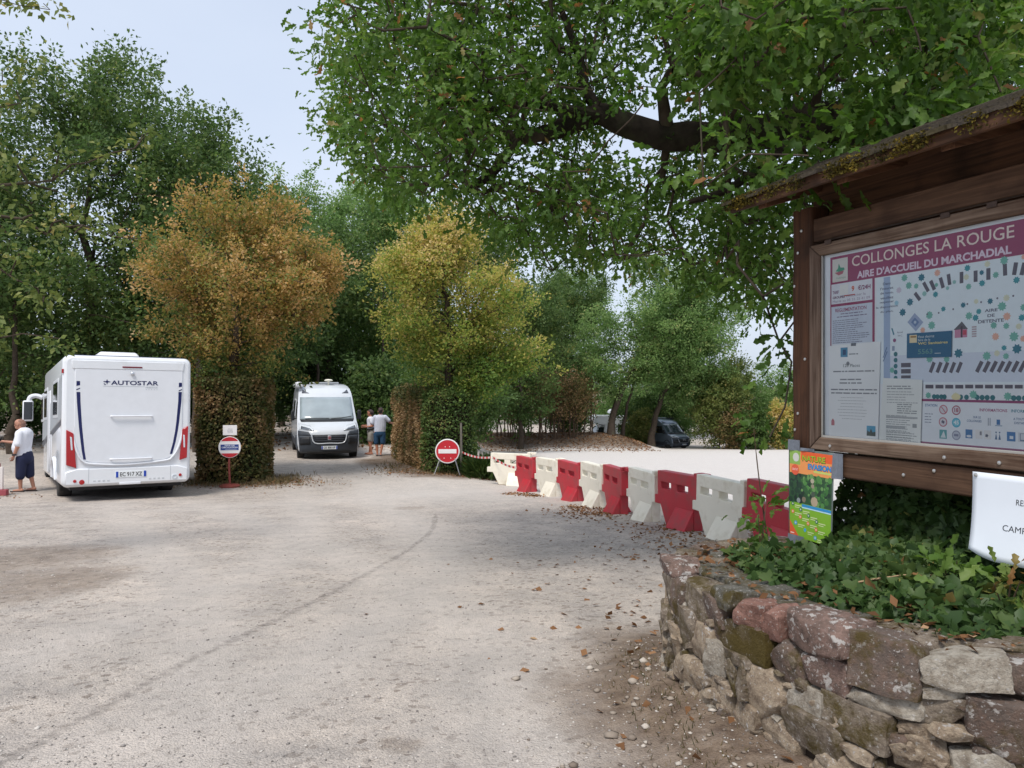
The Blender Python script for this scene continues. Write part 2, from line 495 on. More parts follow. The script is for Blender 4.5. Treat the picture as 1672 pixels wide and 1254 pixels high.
def ground_material():
    m, n, l, b = new_mat('pale_gravel')
    b.inputs['Roughness'].default_value = .92
    b.inputs['Specular IOR Level'].default_value = .15
    tc = n.new('ShaderNodeTexCoord')
    def nz(scale, detail=5, rough=.6):
        q = n.new('ShaderNodeTexNoise'); q.inputs['Scale'].default_value = scale; q.inputs['Detail'].default_value = detail; q.inputs['Roughness'].default_value = rough
        l.new(tc.outputs['Object'], q.inputs['Vector']); return q.outputs['Fac']
    def ramp(src, lo, hi, c0, c1):
        q = n.new('ShaderNodeValToRGB'); l.new(src, q.inputs['Fac'])
        q.color_ramp.elements[0].position = lo; q.color_ramp.elements[0].color = (*c0, 1)
        q.color_ramp.elements[1].position = hi; q.color_ramp.elements[1].color = (*c1, 1); return q.outputs['Color']
    def mix(f, a, c, mode='MIX'):
        q = n.new('ShaderNodeMixRGB'); q.blend_type = mode
        for s, v in (('Fac', f), ('Color1', a), ('Color2', c)):
            if isinstance(v, (int, float)): q.inputs[s].default_value = v
            elif isinstance(v, tuple): q.inputs[s].default_value = (*v, 1)
            else: l.new(v, q.inputs[s])
        return q.outputs['Color']
    big = ramp(nz(.33, 6), .35, .68, (.43, .395, .36), (.585, .525, .47))
    mid = ramp(nz(2.4, 8, .7), .3, .7, (.72, .72, .73), (1.14, 1.11, 1.08))
    c = mix(1., big, mid, 'MULTIPLY')
    vo = n.new('ShaderNodeTexVoronoi'); vo.inputs['Scale'].default_value = 95; l.new(tc.outputs['Object'], vo.inputs['Vector'])
    vc = ramp(vo.outputs['Color'], .0, 1., (.66, .66, .675), (1.24, 1.22, 1.19))
    c = mix(.75, c, mix(1., c, vc, 'MULTIPLY'))
    vo2 = n.new('ShaderNodeTexVoronoi'); vo2.inputs['Scale'].default_value = 26; l.new(tc.outputs['Object'], vo2.inputs['Vector'])
    v2 = ramp(vo2.outputs['Color'], .70, .92, (1, 1, 1), (.48, .45, .43))
    c = mix(.8, c, mix(1., c, v2, 'MULTIPLY'))
    at = n.new('ShaderNodeAttribute'); at.attribute_name = 'soil'
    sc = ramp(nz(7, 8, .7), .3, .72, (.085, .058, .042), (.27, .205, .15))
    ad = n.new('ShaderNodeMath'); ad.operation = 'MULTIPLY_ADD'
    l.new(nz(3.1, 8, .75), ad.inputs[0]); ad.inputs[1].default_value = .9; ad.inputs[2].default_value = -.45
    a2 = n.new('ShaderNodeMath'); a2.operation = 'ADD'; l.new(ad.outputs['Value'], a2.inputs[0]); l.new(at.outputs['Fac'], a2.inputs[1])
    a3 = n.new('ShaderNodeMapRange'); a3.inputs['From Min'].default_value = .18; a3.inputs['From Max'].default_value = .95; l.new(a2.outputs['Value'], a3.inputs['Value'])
    wn_ = n.new('ShaderNodeAttribute'); wn_.attribute_name = 'worn'
    fine = ramp(nz(5, 8, .7), .3, .7, (.43, .395, .36), (.585, .53, .485))
    wm = n.new('ShaderNodeMath'); wm.operation = 'MULTIPLY_ADD'; l.new(nz(1.7, 6, .7), wm.inputs[0]); wm.inputs[1].default_value = .8; wm.inputs[2].default_value = -.4
    wa = n.new('ShaderNodeMath'); wa.operation = 'ADD'; l.new(wm.outputs['Value'], wa.inputs[0]); l.new(wn_.outputs['Fac'], wa.inputs[1])
    wr = n.new('ShaderNodeMapRange'); wr.inputs['From Min'].default_value = .15; wr.inputs['From Max'].default_value = .95; wr.inputs['To Max'].default_value = .5; l.new(wa.outputs['Value'], wr.inputs['Value'])
    c = mix(wr.outputs['Result'], c, fine)
    fr_ = n.new('ShaderNodeAttribute'); fr_.attribute_name = 'brighter'
    c = mix(fr_.outputs['Fac'], c, mix(.5, ramp(nz(3, 8, .7), .3, .7, (.54, .505, .475), (.66, .625, .59)), mix(1., (.64, .605, .575), vc, 'MULTIPLY')))  # painted daylight: whitens the gravel where the car park lies open
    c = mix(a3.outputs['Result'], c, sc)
    l.new(c, b.inputs['Base Color'])
    h = n.new('ShaderNodeMath'); h.operation = 'MULTIPLY_ADD'
    l.new(vo.outputs['Distance'], h.inputs[0]); h.inputs[1].default_value = -.6; l.new(nz(30, 6, .7), h.inputs[2])
    bp = n.new('ShaderNodeBump'); bp.inputs['Strength'].default_value = .9; bp.inputs['Distance'].default_value = .012
    l.new(h.outputs['Value'], bp.inputs['Height']); l.new(bp.outputs['Normal'], b.inputs['Normal'])
    return m
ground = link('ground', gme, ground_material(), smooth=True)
tag(ground, 'pale trampled gravel yard sloping gently away', 'ground', kind='structure')

def track_material():
    m, n, l, b = new_mat('wheel_mark')
    b.inputs['Roughness'].default_value = .95
    b.inputs['Base Color'].default_value = (.22, .195, .18, 1)
    tc = n.new('ShaderNodeTexCoord')
    q = n.new('ShaderNodeTexNoise'); q.inputs['Scale'].default_value = 22; q.inputs['Detail'].default_value = 7; l.new(tc.outputs['Object'], q.inputs['Vector'])
    r = n.new('ShaderNodeMapRange'); r.inputs['From Min'].default_value = .36; r.inputs['From Max'].default_value = .72; r.inputs['To Min'].default_value = .0; r.inputs['To Max'].default_value = .55
    ea = n.new('ShaderNodeAttribute'); ea.attribute_name = 'edge'; mm = n.new('ShaderNodeMath'); mm.operation = 'MULTIPLY'
    l.new(q.outputs['Fac'], r.inputs['Value']); l.new(r.outputs['Result'], mm.inputs[0]); l.new(ea.outputs['Fac'], mm.inputs[1]); l.new(mm.outputs['Value'], b.inputs['Alpha'])
    return m
tp = catmull([(-2.6, 2.2), (-2.217, 3.35), (-2.122, 3.907), (-2.001, 4.714), (-1.811, 5.498), (-1.577, 6.728), (-1.383, 8.085), (-1.2, 9.6), (-1.15, 11.1), (-1.29, 13.1)], 14)
from mathutils.bvhtree import BVHTree
g_bvh = BVHTree.FromPolygons([tuple(v) for v in np.stack([GX, GY, GZ], -1).reshape(-1, 3)[:, :]], [tuple(int(i) for i in q) for q in gf])
def gr(x, y):
    """height of the built ground mesh"""
    h = g_bvh.ray_cast(Vector((x, y, 20)), Vector((0, 0, -1)))
    return h[0].z if h[0] is not None else g1(x, y)
rows = []
for i, p in enumerate(tp):
    q = tp[min(i + 1, len(tp) - 1)]; r0 = tp[max(i - 1, 0)]
    d = Vector((q[0] - r0[0], q[1] - r0[1], 0)).normalized(); nn = Vector((-d.y, d.x, 0))
    wd_ = .055 + .018 * noise.noise(Vector((p[0] * 3, p[1] * 3, 9)))
    row = []
    for k in (-1, -.3, .3, 1):
        x, y = p[0] + nn.x * wd_ * k, p[1] + nn.y * wd_ * k
        row.append((x, y, gr(x, y) + .004))
    rows.append(row)
wm_o = MB().grid(rows).build('wheel_mark', track_material(), smooth=False)
ea_ = wm_o.data.attributes.new('edge', 'FLOAT', 'POINT'); ea_.data.foreach_set('value', [v for i in range(len(rows)) for v in (0., .8, .8, 0.)])
tag(wm_o, 'long thin dark wheel mark curving across the pale gravel', 'mark', kind='structure')
# ================================================================ foliage tools
def unit(a): return a / np.maximum(np.linalg.norm(a, axis=-1, keepdims=True), 1e-9)

# leaf outlines in (across, along), unit length; built as two halves folded on the midrib
def halves(half, fold=.18, curl=.12):
    h = np.array(half, float)
    V = [(0, y, -curl * y * y) for _, y in h]
    n = len(h)
    T = []
    Vr = [(x, y, fold * abs(x) - curl * y * y) for x, y in h[1:-1]]
    Vl = [(-x, y, fold * abs(x) - curl * y * y) for x, y in h[1:-1]]
    return n, V, Vr, Vl
def leaf_template(kind):
    if kind == 'diamond':
        V = [(0, 0, 0), (.3, .45, .07), (0, 1, -.05), (-.3, .45, .07)]
        T = [(0, 1, 2), (0, 2, 3)]
    elif kind == 'oak':   # curled lobes
        hl = [(0, 0), (.14, .24), (.075, .35), (.235, .54), (.12, .66), (.19, .86), (0, 1)]
        V = [(0, 0, 0), (0, .3, .0), (0, .57, -.06), (0, 1, -.24)]
        for sgn in (1, -1):
            V += [(sgn * x, y, (.42 if sgn > 0 else .25) * x - .22 * y * y + .05 * math.sin(y * 9 + sgn)) for x, y in hl[1:-1]]
        T = []
        for o, flip in ((4, 0), (9, 1)):
            t = [(0, o, o + 1), (0, o + 1, 1), (1, o + 1, o + 2), (1, o + 2, o + 3), (1, o + 3, 2), (2, o + 3, o + 4), (2, o + 4, 3)]
            T += [tuple(reversed(q)) if flip else q for q in t]
    elif kind == 'ivy':
        V = [(0, .12, 0), (0, 1, -.1)]
        for sgn in (1, -1):
            V += [(sgn * .26, -.06, .03), (sgn * .52, .22, .1), (sgn * .27, .42, .05), (sgn * .30, .66, .03)]
        T = []
        for o, flip in ((2, 0), (6, 1)):
            t = [(0, o, o + 1), (0, o + 1, o + 2), (0, o + 2, o + 3), (0, o + 3, 1)]
            T += [tuple(reversed(q)) if flip else q for q in t]
    return np.array(V, float), np.array(T, int)
TPL = {k: leaf_template(k) for k in ('diamond', 'oak', 'ivy')}

def leaves(P, D, N, size, kind='diamond', width=1.):
    """place one leaf per row of P: axis D, face normal N, length size"""
    V0, T0 = TPL[kind]
    D = unit(D); X = unit(np.cross(D, N)); Z = np.cross(X, D)
    sz = np.asarray(size).reshape(-1, 1, 1)
    V = (V0[None, :, 0:1] * X[:, None] * width + V0[None, :, 1:2] * D[:, None] + V0[None, :, 2:3] * Z[:, None]) * sz + P[:, None]
    n, k = len(P), len(V0)
    Fc = (T0[None] + (np.arange(n) * k)[:, None, None]).reshape(-1, 3)
    return V.reshape(-1, 3), Fc, len(T0)

def leaf_object(name, parts, mat, parent=None, kind=None):
    """parts: list of (P, D, N, size, tint, template, width)"""
    VV, FF, TT, o = [], [], [], 0
    for P, D, N, s, t, k, w in parts:
        V, Fc, m = leaves(P, D, N, s, k, w)
        VV.append(V); FF.append(Fc + o); TT.append(np.repeat(t, m)); o += len(V)
    me = np_mesh(name, np.concatenate(VV), np.concatenate(FF), np.concatenate(TT))
    ob = link(name, me, mat, parent)
    if kind: ob['kind'] = kind
    return ob

def spread_points(n, ells, gap, shell=.0, seed=0, low=None):
    """points inside a union of ellipsoids (cx,cy,cz,rx,ry,rz), kept apart by gap, thinned by a lumpy field"""
    r = np.random.default_rng(seed); out = []
    vol = np.array([e[3] * e[4] * e[5] for e in ells]); pr = vol / vol.sum()
    tries = 0
    while len(out) < n and tries < n * 30:
        tries += 1
        e = ells[r.choice(len(ells), p=pr)]
        d = unit(r.normal(size=3)); q = (shell + (1 - shell) * r.random()) ** (1 / 2.4)
        p = np.array(e[:3]) + d * q * np.array(e[3:6])
        if low is not None and p[2] < low: continue
        if noise.noise(Vector(p * (.9 / max(e[3] * .28, .3))) + Vector((seed * 3.1, 0, 0))) < -.2: continue
        if out and np.min(np.sum((np.array(out) - p) ** 2, 1)) < gap * gap: continue
        out.append(p)
    return np.array(out)

def skeleton(trunk, targets, r0, bend=.12, seed=0, sides=5, tip=.006, step=.5, power=.5, maxr=None, pathw=.38):
    """limbs: every target is joined to the nearest part of the tree already grown, by a bent path"""
    r = np.random.default_rng(seed)
    nodes = [np.array(p, float) for p in trunk]; par = [-1] + list(range(len(trunk) - 1))
    plen = [0.]
    for i in range(1, len(nodes)): plen.append(plen[-1] + np.linalg.norm(nodes[i] - nodes[i - 1]))
    nfix = len(nodes)
    order = np.argsort(np.linalg.norm(targets - nodes[-1], axis=1)) if len(targets) else []
    start = max(1, int(nfix * .35))
    for ti in order:
        c = targets[ti]
        A = np.array(nodes[start:]); dist = np.linalg.norm(A - c, axis=1)
        up = np.maximum(0, A[:, 2] - c[2])
        k = start + int(np.argmin(dist + pathw * np.array(plen[start:]) * .3 + up * .5))
        p = nodes[k]; L = np.linalg.norm(c - p)
        m = max(1, int(L / step)); prev = k
        off = r.normal(size=3) * L * bend
        for j in range(1, m + 1):
            f = j / m
            q = p + (c - p) * f + off * math.sin(math.pi * f) + r.normal(size=3) * L * .02 * (j < m) + np.array([0, 0, .10 * L * math.sin(math.pi * f)])
            nodes.append(q); par.append(prev); plen.append(plen[prev] + L / m); prev = len(nodes) - 1
    n = len(nodes); w = np.zeros(n)
    has = np.zeros(n, bool)
    for i in range(n):
        if par[i] >= 0: has[par[i]] = True
    w[~has] = 1
    for i in range(n - 1, 0, -1): w[par[i]] += w[i]
    rad = tip * w ** power
    sc = r0 / rad[0]
    f = np.clip(np.array(plen) / max(max(plen), 1e-3), 0, 1)
    rad = np.maximum(rad * (sc ** (1 - f) if sc > 0 else 1), tip)
    rad = np.minimum(rad, r0)
    rad[0] = r0 * 1.35
    if len(rad) > 1: rad[1] = max(rad[1], r0)
    N = np.array(nodes)
    pi = np.array(par); ch = np.arange(1, n); pa = pi[1:]
    A, B = N[pa], N[ch]; ra, rb = np.minimum(rad[pa], rad[ch] * 1.6 + .004), rad[ch]
    d = unit(B - A); ref = np.where(np.abs(d[:, 2:3]) < .9, np.array([[0, 0, 1.]]), np.array([[1., 0, 0]]))
    X = unit(np.cross(d, ref)); Y = np.cross(X, d)
    ang = 2 * np.pi * np.arange(sides) / sides
    ring = X[:, None] * np.cos(ang)[None, :, None] + Y[:, None] * np.sin(ang)[None, :, None]
    V = np.concatenate([A[:, None] + ring * ra[:, None, None], B[:, None] + ring * rb[:, None, None]], 1).reshape(-1, 3)
    m = len(ch); k = np.arange(sides); k2 = (k + 1) % sides
    q = np.stack([k, k2, k2 + sides, k + sides], -1)
    Fc = (q[None] + (np.arange(m) * 2 * sides)[:, None, None]).reshape(-1, 4)
    return V, Fc, N, pi

def limb_points(n_end, ells, trunk, seed, gap, side=.26):
    """clump centres strung along limbs that run from the trunk out to the edge of the crown"""
    r = np.random.default_rng(seed); T = np.array(trunk, float); E = np.array(ells, float)
    ends = []; tries = 0
    sep = (E[:, 3] * E[:, 5]).sum() ** .5 * 1.7 / n_end ** .5
    while len(ends) < n_end and tries < n_end * 60:
        tries += 1
        i = r.integers(0, len(E)); e = E[i]; p = e[:3] + unit(r.normal(size=3)) * e[3:6] * r.uniform(.8, 1.12)
        ins = np.sum(((p - E[:, :3]) / (E[:, 3:6] * .86)) ** 2, 1) < 1
        if ins.any(): continue
        if ends and np.min(np.linalg.norm(np.array(ends) - p, axis=1)) < sep * .55: continue
        ends.append(p)
    out = []
    for p in ends:
        d = np.linalg.norm(p[:2] - T[-1][:2]); za = np.clip(p[2] - d * r.uniform(.55, 1.1), T[0][2] + (T[-1][2] - T[0][2]) * .3, T[-1][2])
        a = np.array([np.interp(za, T[:, 2], T[:, 0]), np.interp(za, T[:, 2], T[:, 1]), za])
        L = np.linalg.norm(p - a); m = max(2, int(L * .72 / gap))
        for f in np.linspace(.32, 1., m):
            c = a + (p - a) * f + np.array([0, 0, .10 * L * math.sin(math.pi * f)]) + r.normal(0, .03 * L, 3)
            out.append(c)
            for _ in range(2 if .4 < f < .95 else 1):
                if r.random() < .8: out.append(c + r.normal(0, 1, 3) * side * min(L, 3.2) * .55 * (1.15 - f * .6) * np.array([1, 1, .6]))
    return np.array(out)

BARK = pmat('bark', (.075, .058, .045), rough=.95, var=.35, scale=9, bump=.9, bscale=22, spec=.1, dirt=(.10, .11, .06), dirt_scale=2.2, dirt_lo=.55, dirt_hi=.8)
BARK_BROWN = pmat('thin_brown_stem', (.11, .075, .052), rough=.95, var=.3, scale=7, spec=.1)

def cluster_leaves(C, per, spread, size, seed, flat_=.6, up=.5, tint=None, droop=0., kind='diamond', width=1.):
    """a clump of leaves round each centre; tint(P, r) gives each leaf its colour position"""
    r = np.random.default_rng(seed)
    n = len(C)
    cnt = np.maximum(3, (per * r.uniform(.55, 1.4, n)).astype(int))
    sp = np.repeat(spread * r.uniform(.7, 1.3, n), cnt)
    P0 = np.repeat(C, cnt, axis=0)
    off = r.normal(size=(len(P0), 3)) * np.array([1, 1, flat_])
    # several sprays inside each clump
    sub = np.repeat(np.arange(n), cnt) * 7 + r.integers(0, 7, len(P0))
    sc = np.random.default_rng(seed + 1).normal(size=(n * 7, 3)) * np.array([.75, .75, .75 * flat_])
    off = sc[sub] + off * .42
    P = P0 + off * sp[:, None]
    out = unit(off + 1e-6)
    D = unit(out * .8 + r.normal(size=P.shape) * .6 + np.array([0, 0, -droop]))
    N = unit(r.normal(size=P.shape) * .6 + np.array([0, 0, up]) + out * .35)
    s = size * r.uniform(.65, 1.3, len(P))
    ctint = np.repeat(np.random.default_rng(seed + 2).normal(0, 1, n), cnt)
    t = tint(P, r, ctint)
    return (P, D, N, s, np.clip(t, 0, 1), kind, width)

def make_tree(name, label, base, trunk, ells, n_clusters, per, spread, size, mat, r0=.22, gap=.6, seed=1, tint=None, cat='tree', group=None,
              low=None, flat_=.6, bark=None, shell=.25, bend=.12, step=.6, kind='diamond', width=1., extra=None, up=.5, droop=0., shoots=(0, 0, 0), limbs=0):
    root = empty(name, base, label=label, cat=cat, group=group)
    C = spread_points(n_clusters, ells, gap, shell, seed, low) if not limbs else limb_points(limbs, ells, trunk, seed, gap)
    if tint is None: tint = lambda P, r, c: .5 + .16 * c + r.normal(0, .13, len(P))
    V, Fc, N, pi = skeleton(trunk, C, r0, bend, seed, step=step)
    o = link('trunk', np_mesh('trunk', V - np.array(base), Fc), bark or BARK, root, smooth=True)
    parts = [cluster_leaves(C, per, spread, size, seed + 11, flat_, up, tint, droop, kind, width)]
    if extra is not None: parts += extra
    if shoots[0]:
        r = np.random.default_rng(seed + 5); mid = C.mean(0)
        ext = np.abs((C - mid) / np.maximum(C.std(0), 1e-3)).max(1) + (C[:, 2] > mid[2]) * .5
        src = C[np.argsort(-ext)[:max(8, int(len(C) * .55))]]
        S = src[r.integers(0, len(src), shoots[0])]
        d = unit(unit(S - mid) * .9 + np.array([0, 0, .75]) + r.normal(0, .35, S.shape)); L = shoots[1] * r.uniform(.5, 1.3, len(S))
        SC_ = np.concatenate([S + d * (L * f)[:, None] for f in (.25, .45, .62, .78, .92)])
        parts.append(cluster_leaves(SC_, shoots[2], shoots[1] * .14, size, seed + 21, 1., up, tint, droop, kind, width))
    parts = [(P - np.array(base), *q) for P, *q in parts]
    leaf_object('crown', parts, mat, root)
    return root
# ================================================================ dry-stone planter wall
def stone_material(name, pal, lichen, moss):
    m, n, l, b = new_mat(name)
    b.inputs['Roughness'].default_value = .9
    b.inputs['Specular IOR Level'].default_value = .18
    tc = n.new('ShaderNodeTexCoord'); oi = n.new('ShaderNodeObjectInfo')
    sh = n.new('ShaderNodeVectorMath'); sh.operation = 'MULTIPLY_ADD'
    cb = n.new('ShaderNodeCombineXYZ'); l.new(oi.outputs['Random'], cb.inputs[0]); l.new(oi.outputs['Random'], cb.inputs[2])
    l.new(cb.outputs['Vector'], sh.inputs[0]); sh.inputs[1].default_value = (37, 0, 53); l.new(tc.outputs['Object'], sh.inputs[2])
    vec = sh.outputs['Vector']
    def nz(scale, detail=6, rough=.62):
        q = n.new('ShaderNodeTexNoise'); q.inputs['Scale'].default_value = scale; q.inputs['Detail'].default_value = detail; q.inputs['Roughness'].default_value = rough
        l.new(vec, q.inputs['Vector']); return q.outputs['Fac']
    def mix(f, a, c):
        q = n.new('ShaderNodeMixRGB')
        l.new(f, q.inputs['Fac'])
        for s, v in (('Color1', a), ('Color2', c)):
            if isinstance(v, tuple): q.inputs[s].default_value = (*v, 1)
            else: l.new(v, q.inputs[s])
        return q.outputs['Color']
    def rg(src, lo, hi, mx=1.):
        q = n.new('ShaderNodeMapRange'); q.inputs['From Min'].default_value = lo; q.inputs['From Max'].default_value = hi; q.inputs['To Max'].default_value = mx
        l.new(src, q.inputs['Value']); return q.outputs['Result']
    f1 = nz(9, 9, .68)
    c = mix(rg(f1, .34, .66), pal[0], pal[1])
    c = mix(rg(nz(22, 10, .72), .44, .62, .85), c, pal[2])
    c = mix(rg(nz(55, 6), .55, .75, .6), c, tuple(v * .3 for v in pal[0]))
    if lichen:
        c = mix(rg(nz(21, 3, .6), .655 - lichen * .12, .70 - lichen * .12, .9), c, (.52, .49, .46))
        c = mix(rg(nz(70, 4, .55), .62, .66, .55), c, (.60, .58, .55))
    if moss:
        c = mix(rg(nz(7, 6, .7), .5 - moss * .22, .66 - moss * .2, .9), c, (.085, .062, .014))
    l.new(c, b.inputs['Base Color'])
    h = n.new('ShaderNodeMath'); h.operation = 'ADD'; l.new(nz(14, 10, .75), h.inputs[0]); l.new(nz(60, 6, .7), h.inputs[1])
    bp = n.new('ShaderNodeBump'); bp.inputs['Strength'].default_value = .9; bp.inputs['Distance'].default_value = .022
    l.new(h.outputs['Value'], bp.inputs['Height']); l.new(bp.outputs['Normal'], b.inputs['Normal'])
    return m
STONE = {
    'g': stone_material('grey_green_stone', ((.14, .135, .115), (.21, .20, .175), (.10, .095, .08)), .2, .25),
    'r': stone_material('red_sandstone', ((.29, .155, .12), (.39, .225, .18), (.20, .11, .09)), .05, 0),
    'l': stone_material('red_stone_with_lichen', ((.20, .135, .11), (.30, .20, .165), (.115, .088, .076)), .7, 0),
    'd': stone_material('dark_stone_with_lichen', ((.115, .09, .076), (.20, .155, .13), (.20, .135, .105)), .5, .05),
    'w': stone_material('pale_limestone', ((.38, .335, .275), (.52, .475, .40), (.23, .19, .145)), .05, 0),
    'b': stone_material('brown_limestone', ((.235, .19, .145), (.34, .285, .225), (.14, .105, .08)), .1, .12),
    't': stone_material('tan_limestone', ((.35, .27, .19), (.49, .40, .30), (.21, .155, .11)), .15, 0),
    'm': stone_material('mossy_stone', ((.12, .09, .06), (.19, .15, .09), (.10, .07, .04)), .1, .8),
}
MORTAR = pmat('dark_earth_joint', (.045, .033, .025), rough=1., var=.4, scale=14, bump=.8, bscale=35, spec=.05)
EARTH = pmat('dark_planter_soil', (.055, .038, .026), rough=1., var=.45, scale=9, bump=1., bscale=30, spec=.05)

_cube = {}
def cube_grid(k):
    if k in _cube: return _cube[k]
    bm = bmesh.new(); bmesh.ops.create_cube(bm, size=2)
    bmesh.ops.subdivide_edges(bm, edges=bm.edges[:], cuts=k, use_grid_fill=True)
    bm.verts.ensure_lookup_table()
    V = np.array([v.co[:] for v in bm.verts]); Fc = [tuple(v.index for v in f.verts) for f in bm.faces]
    bm.free(); _cube[k] = (V, Fc); return _cube[k]
def stone_mesh(w, h, d, seed, rnd=.42, rough=.13, k=5, tilt=0.):
    """an uneven rounded block, w along x, d along y, h along z, centred"""
    V, Fc = cube_grid(k)
    rr = random.Random(seed)
    S = V / np.linalg.norm(V, axis=1, keepdims=True)
    Q = V * (1 - rnd) + S * rnd * 1.25
    # chop a few planes off, as a mason's hammer would
    for _ in range(7):
        nrm = unit(np.array([rr.uniform(-1, 1), rr.uniform(-.8, .8), rr.uniform(-1, 1)])); lim = rr.uniform(.98, 1.22)
        q = Q @ nrm; Q = Q - np.maximum(0, q - lim)[:, None] * nrm
    for sg in (1, -1):                      # dressed outer faces: two slightly tilted planes each
        for _ in range(2):
            nrm = unit(np.array([rr.uniform(-.28, .28), sg, rr.uniform(-.28, .28)])); lim = rr.uniform(.72, .86)
            q = Q @ nrm; Q = Q - np.maximum(0, q - lim)[:, None] * nrm
    o = Vector((rr.uniform(0, 90), rr.uniform(0, 90), rr.uniform(0, 90)))
    dn = np.array([noise.noise(Vector(p * 1.1) + o) * 1. + noise.noise(Vector(p * 2.9) + o) * .5 + noise.noise(Vector(p * 6.5) + o) * .32 for p in Q])
    Q = Q * (1 + rough * dn)[:, None]
    Q = Q * np.array([w / 2, d / 2, h / 2])
    if tilt:
        c, s = math.cos(tilt), math.sin(tilt); Q = np.stack([Q[:, 0] * c - Q[:, 2] * s, Q[:, 1], Q[:, 0] * s + Q[:, 2] * c], 1)
    me = bpy.data.meshes.new('stone'); me.from_pydata([tuple(p) for p in Q], [], Fc)
    return me

wall = empty('dry_stone_wall', (1.4, 3.1, 0), label='curved dry-stone wall of rough lichened stones round the ivy bed', cat='wall')
WB = Vector((1.4, 3.1, 0))
# stones seen on the face: (place along the wall, height, width, height of stone, kind)
STONES = [(2.749, .576, .208, .093, 'g'), (2.571, .545, .195, .117, 'r'), (2.413, .544, .113, .139, 'r'), (2.157, .575, .312, .154, 'l'), (1.864, .534, .264, .198, 'd'), (1.581, .546, .291, .11, 'w'), (1.354, .535, .19, .129, 'd'), (2.588, .424, .33, .15, 'm'), (2.318, .415, .21, .161, 'd'), (2.099, .441, .221, .14, 'l'), (1.858, .393, .267, .064, 'w'), (1.66, .475, .145, .044, 'w'), (1.666, .408, .16, .1, 'b'), (1.469, .365, .23, .2, 'd'), (2.61, .331, .211, .062, 'b'), (2.444, .235, .254, .215, 't'), (2.215, .299, .211, .121, 'w'), (1.97, .292, .285, .15, 'b'), (1.747, .325, .124, .054, 't'), (1.64, .336, .144, .053, 't'), (2.559, .258, .09, .16, 'b'), (2.646, .241, .085, .155, 'b'), (2.536, .083, .19, .155, 't'), (2.151, .183, .274, .15, 'b'), (1.951, .187, .131, .05, 't'), (1.736, .231, .178, .145, 't'), (1.536, .219, .193, .12, 'w'), (2.333, .095, .219, .15, 't'), (2.466, -.04, .234, .12, 't'), (2.248, -.012, .26, .12, 't'), (2.01, .075, .228, .14, 't'), (1.824, .085, .167, .13, 'b'), (1.354, .2, .171, .14, 'b'), (1.652, .09, .15, .13, 't'), (1.49, .1, .17, .11, 'b'), (1.354, .06, .17, .12, 't'), (1.354, .36, .12, .16, 't'), (2.985, .493, .24, .186, 'b'), (2.825, .461, .17, .208, 'd'), (2.911, .315, .2, .18, 't'), (2.782, .281, .15, .17, 'w'), (3.066, .328, .17, .23, 'b'), (3.189, .45, .142, .25, 'd'), (3.217, .217, .139, .2, 't'), (3.054, .145, .203, .14, 't'), (2.881, .144, .192, .139, 't'), (2.733, .124, .166, .15, 't'), (3.033, .04, .199, .075, 't'), (2.853, .034, .186, .1, 't'), (2.676, .0, .168, .115, 't'), (1.76, .0, .2, .1, 't'), (2.1, -.03, .2, .09, 'b'), (1.55, 0., .2, .1, 't')]
# the rest of the wall, laid in rough courses
rr = random.Random(5)
for s0, s1 in ((.05, 1.25), (3.29, 5.6)):
    z = -.05
    while z < .5:
        hh = rr.choice((.09, .12, .15, .17)); s = s0 + rr.uniform(-.08, .02)
        while s < s1:
            w = rr.uniform(.13, .3); STONES.append((s + w / 2, z + hh / 2 + rr.uniform(-.012, .012), w, hh, rr.choice('ttbbwdl'))); s += w
        z += hh
    s = s0
    while s < s1:
        w = rr.uniform(.18, .3); STONES.append((s + w / 2, .55, w, .12, rr.choice('ddllbw'))); s += w
for i, (s, z, w, h, k) in enumerate(STONES):
    p, t, o = wall_at(s)
    q = random.Random(i * 13 + 1)
    top = z > .5
    d = .24 if top else .2
    me = stone_mesh(w * 1.03, h * 1.03, d, i * 7 + 3, rnd=.13 if h > .08 else .08, rough=.075 if h > .08 else .06, k=8, tilt=q.uniform(-.09, .09))
    batter = (.55 - z) * .07
    c = p + o * (batter - d * .5 + q.uniform(.0, .03)) + Vector((0, 0, z)) - WB
    ob = link('stone', me, STONE[k], wall, smooth=True, sharp=48)
    ob.location = c; ob.rotation_euler = (0, 0, math.atan2(t.y, t.x) + q.uniform(-.07, .07))
# small stones wedged into the joints
for i in range(150):
    q = random.Random(4000 + i); s = q.uniform(1.2, 3.4); z = q.uniform(.0, .5)
    p, t, o = wall_at(s); w = q.uniform(.035, .085)
    ob = link('stone', stone_mesh(w, w * q.uniform(.35, .8), .09, 4100 + i, rnd=.15, rough=.12, k=3), STONE[q.choice('ttbbwtd')], wall, smooth=True, sharp=45)
    ob.location = p + o * ((.55 - z) * .10 - .055 + q.uniform(-.02, .012)) + Vector((0, 0, z)) - WB; ob.rotation_euler = (0, q.uniform(-.5, .5), math.atan2(t.y, t.x) + q.uniform(-.2, .2))
# the top: flat weathered slabs behind the front edge
s = .1; i = 0
while s < 5.55:
    q = random.Random(900 + i); w = q.uniform(.2, .34)
    p, t, o = wall_at(s + w / 2)
    me = stone_mesh(w * 1.03, .07, .27, 500 + i, rnd=.14, rough=.09, k=5)
    ob = link('capstone', me, STONE[q.choice('gdbg')], wall, smooth=True)
    ob.location = p - o * (.28 + q.uniform(-.02, .02)) + Vector((0, 0, .575 + q.uniform(-.012, .012))) - WB
    ob.rotation_euler = (q.uniform(-.05, .05), q.uniform(-.05, .05), math.atan2(t.y, t.x) + q.uniform(-.1, .1))
    s += w; i += 1
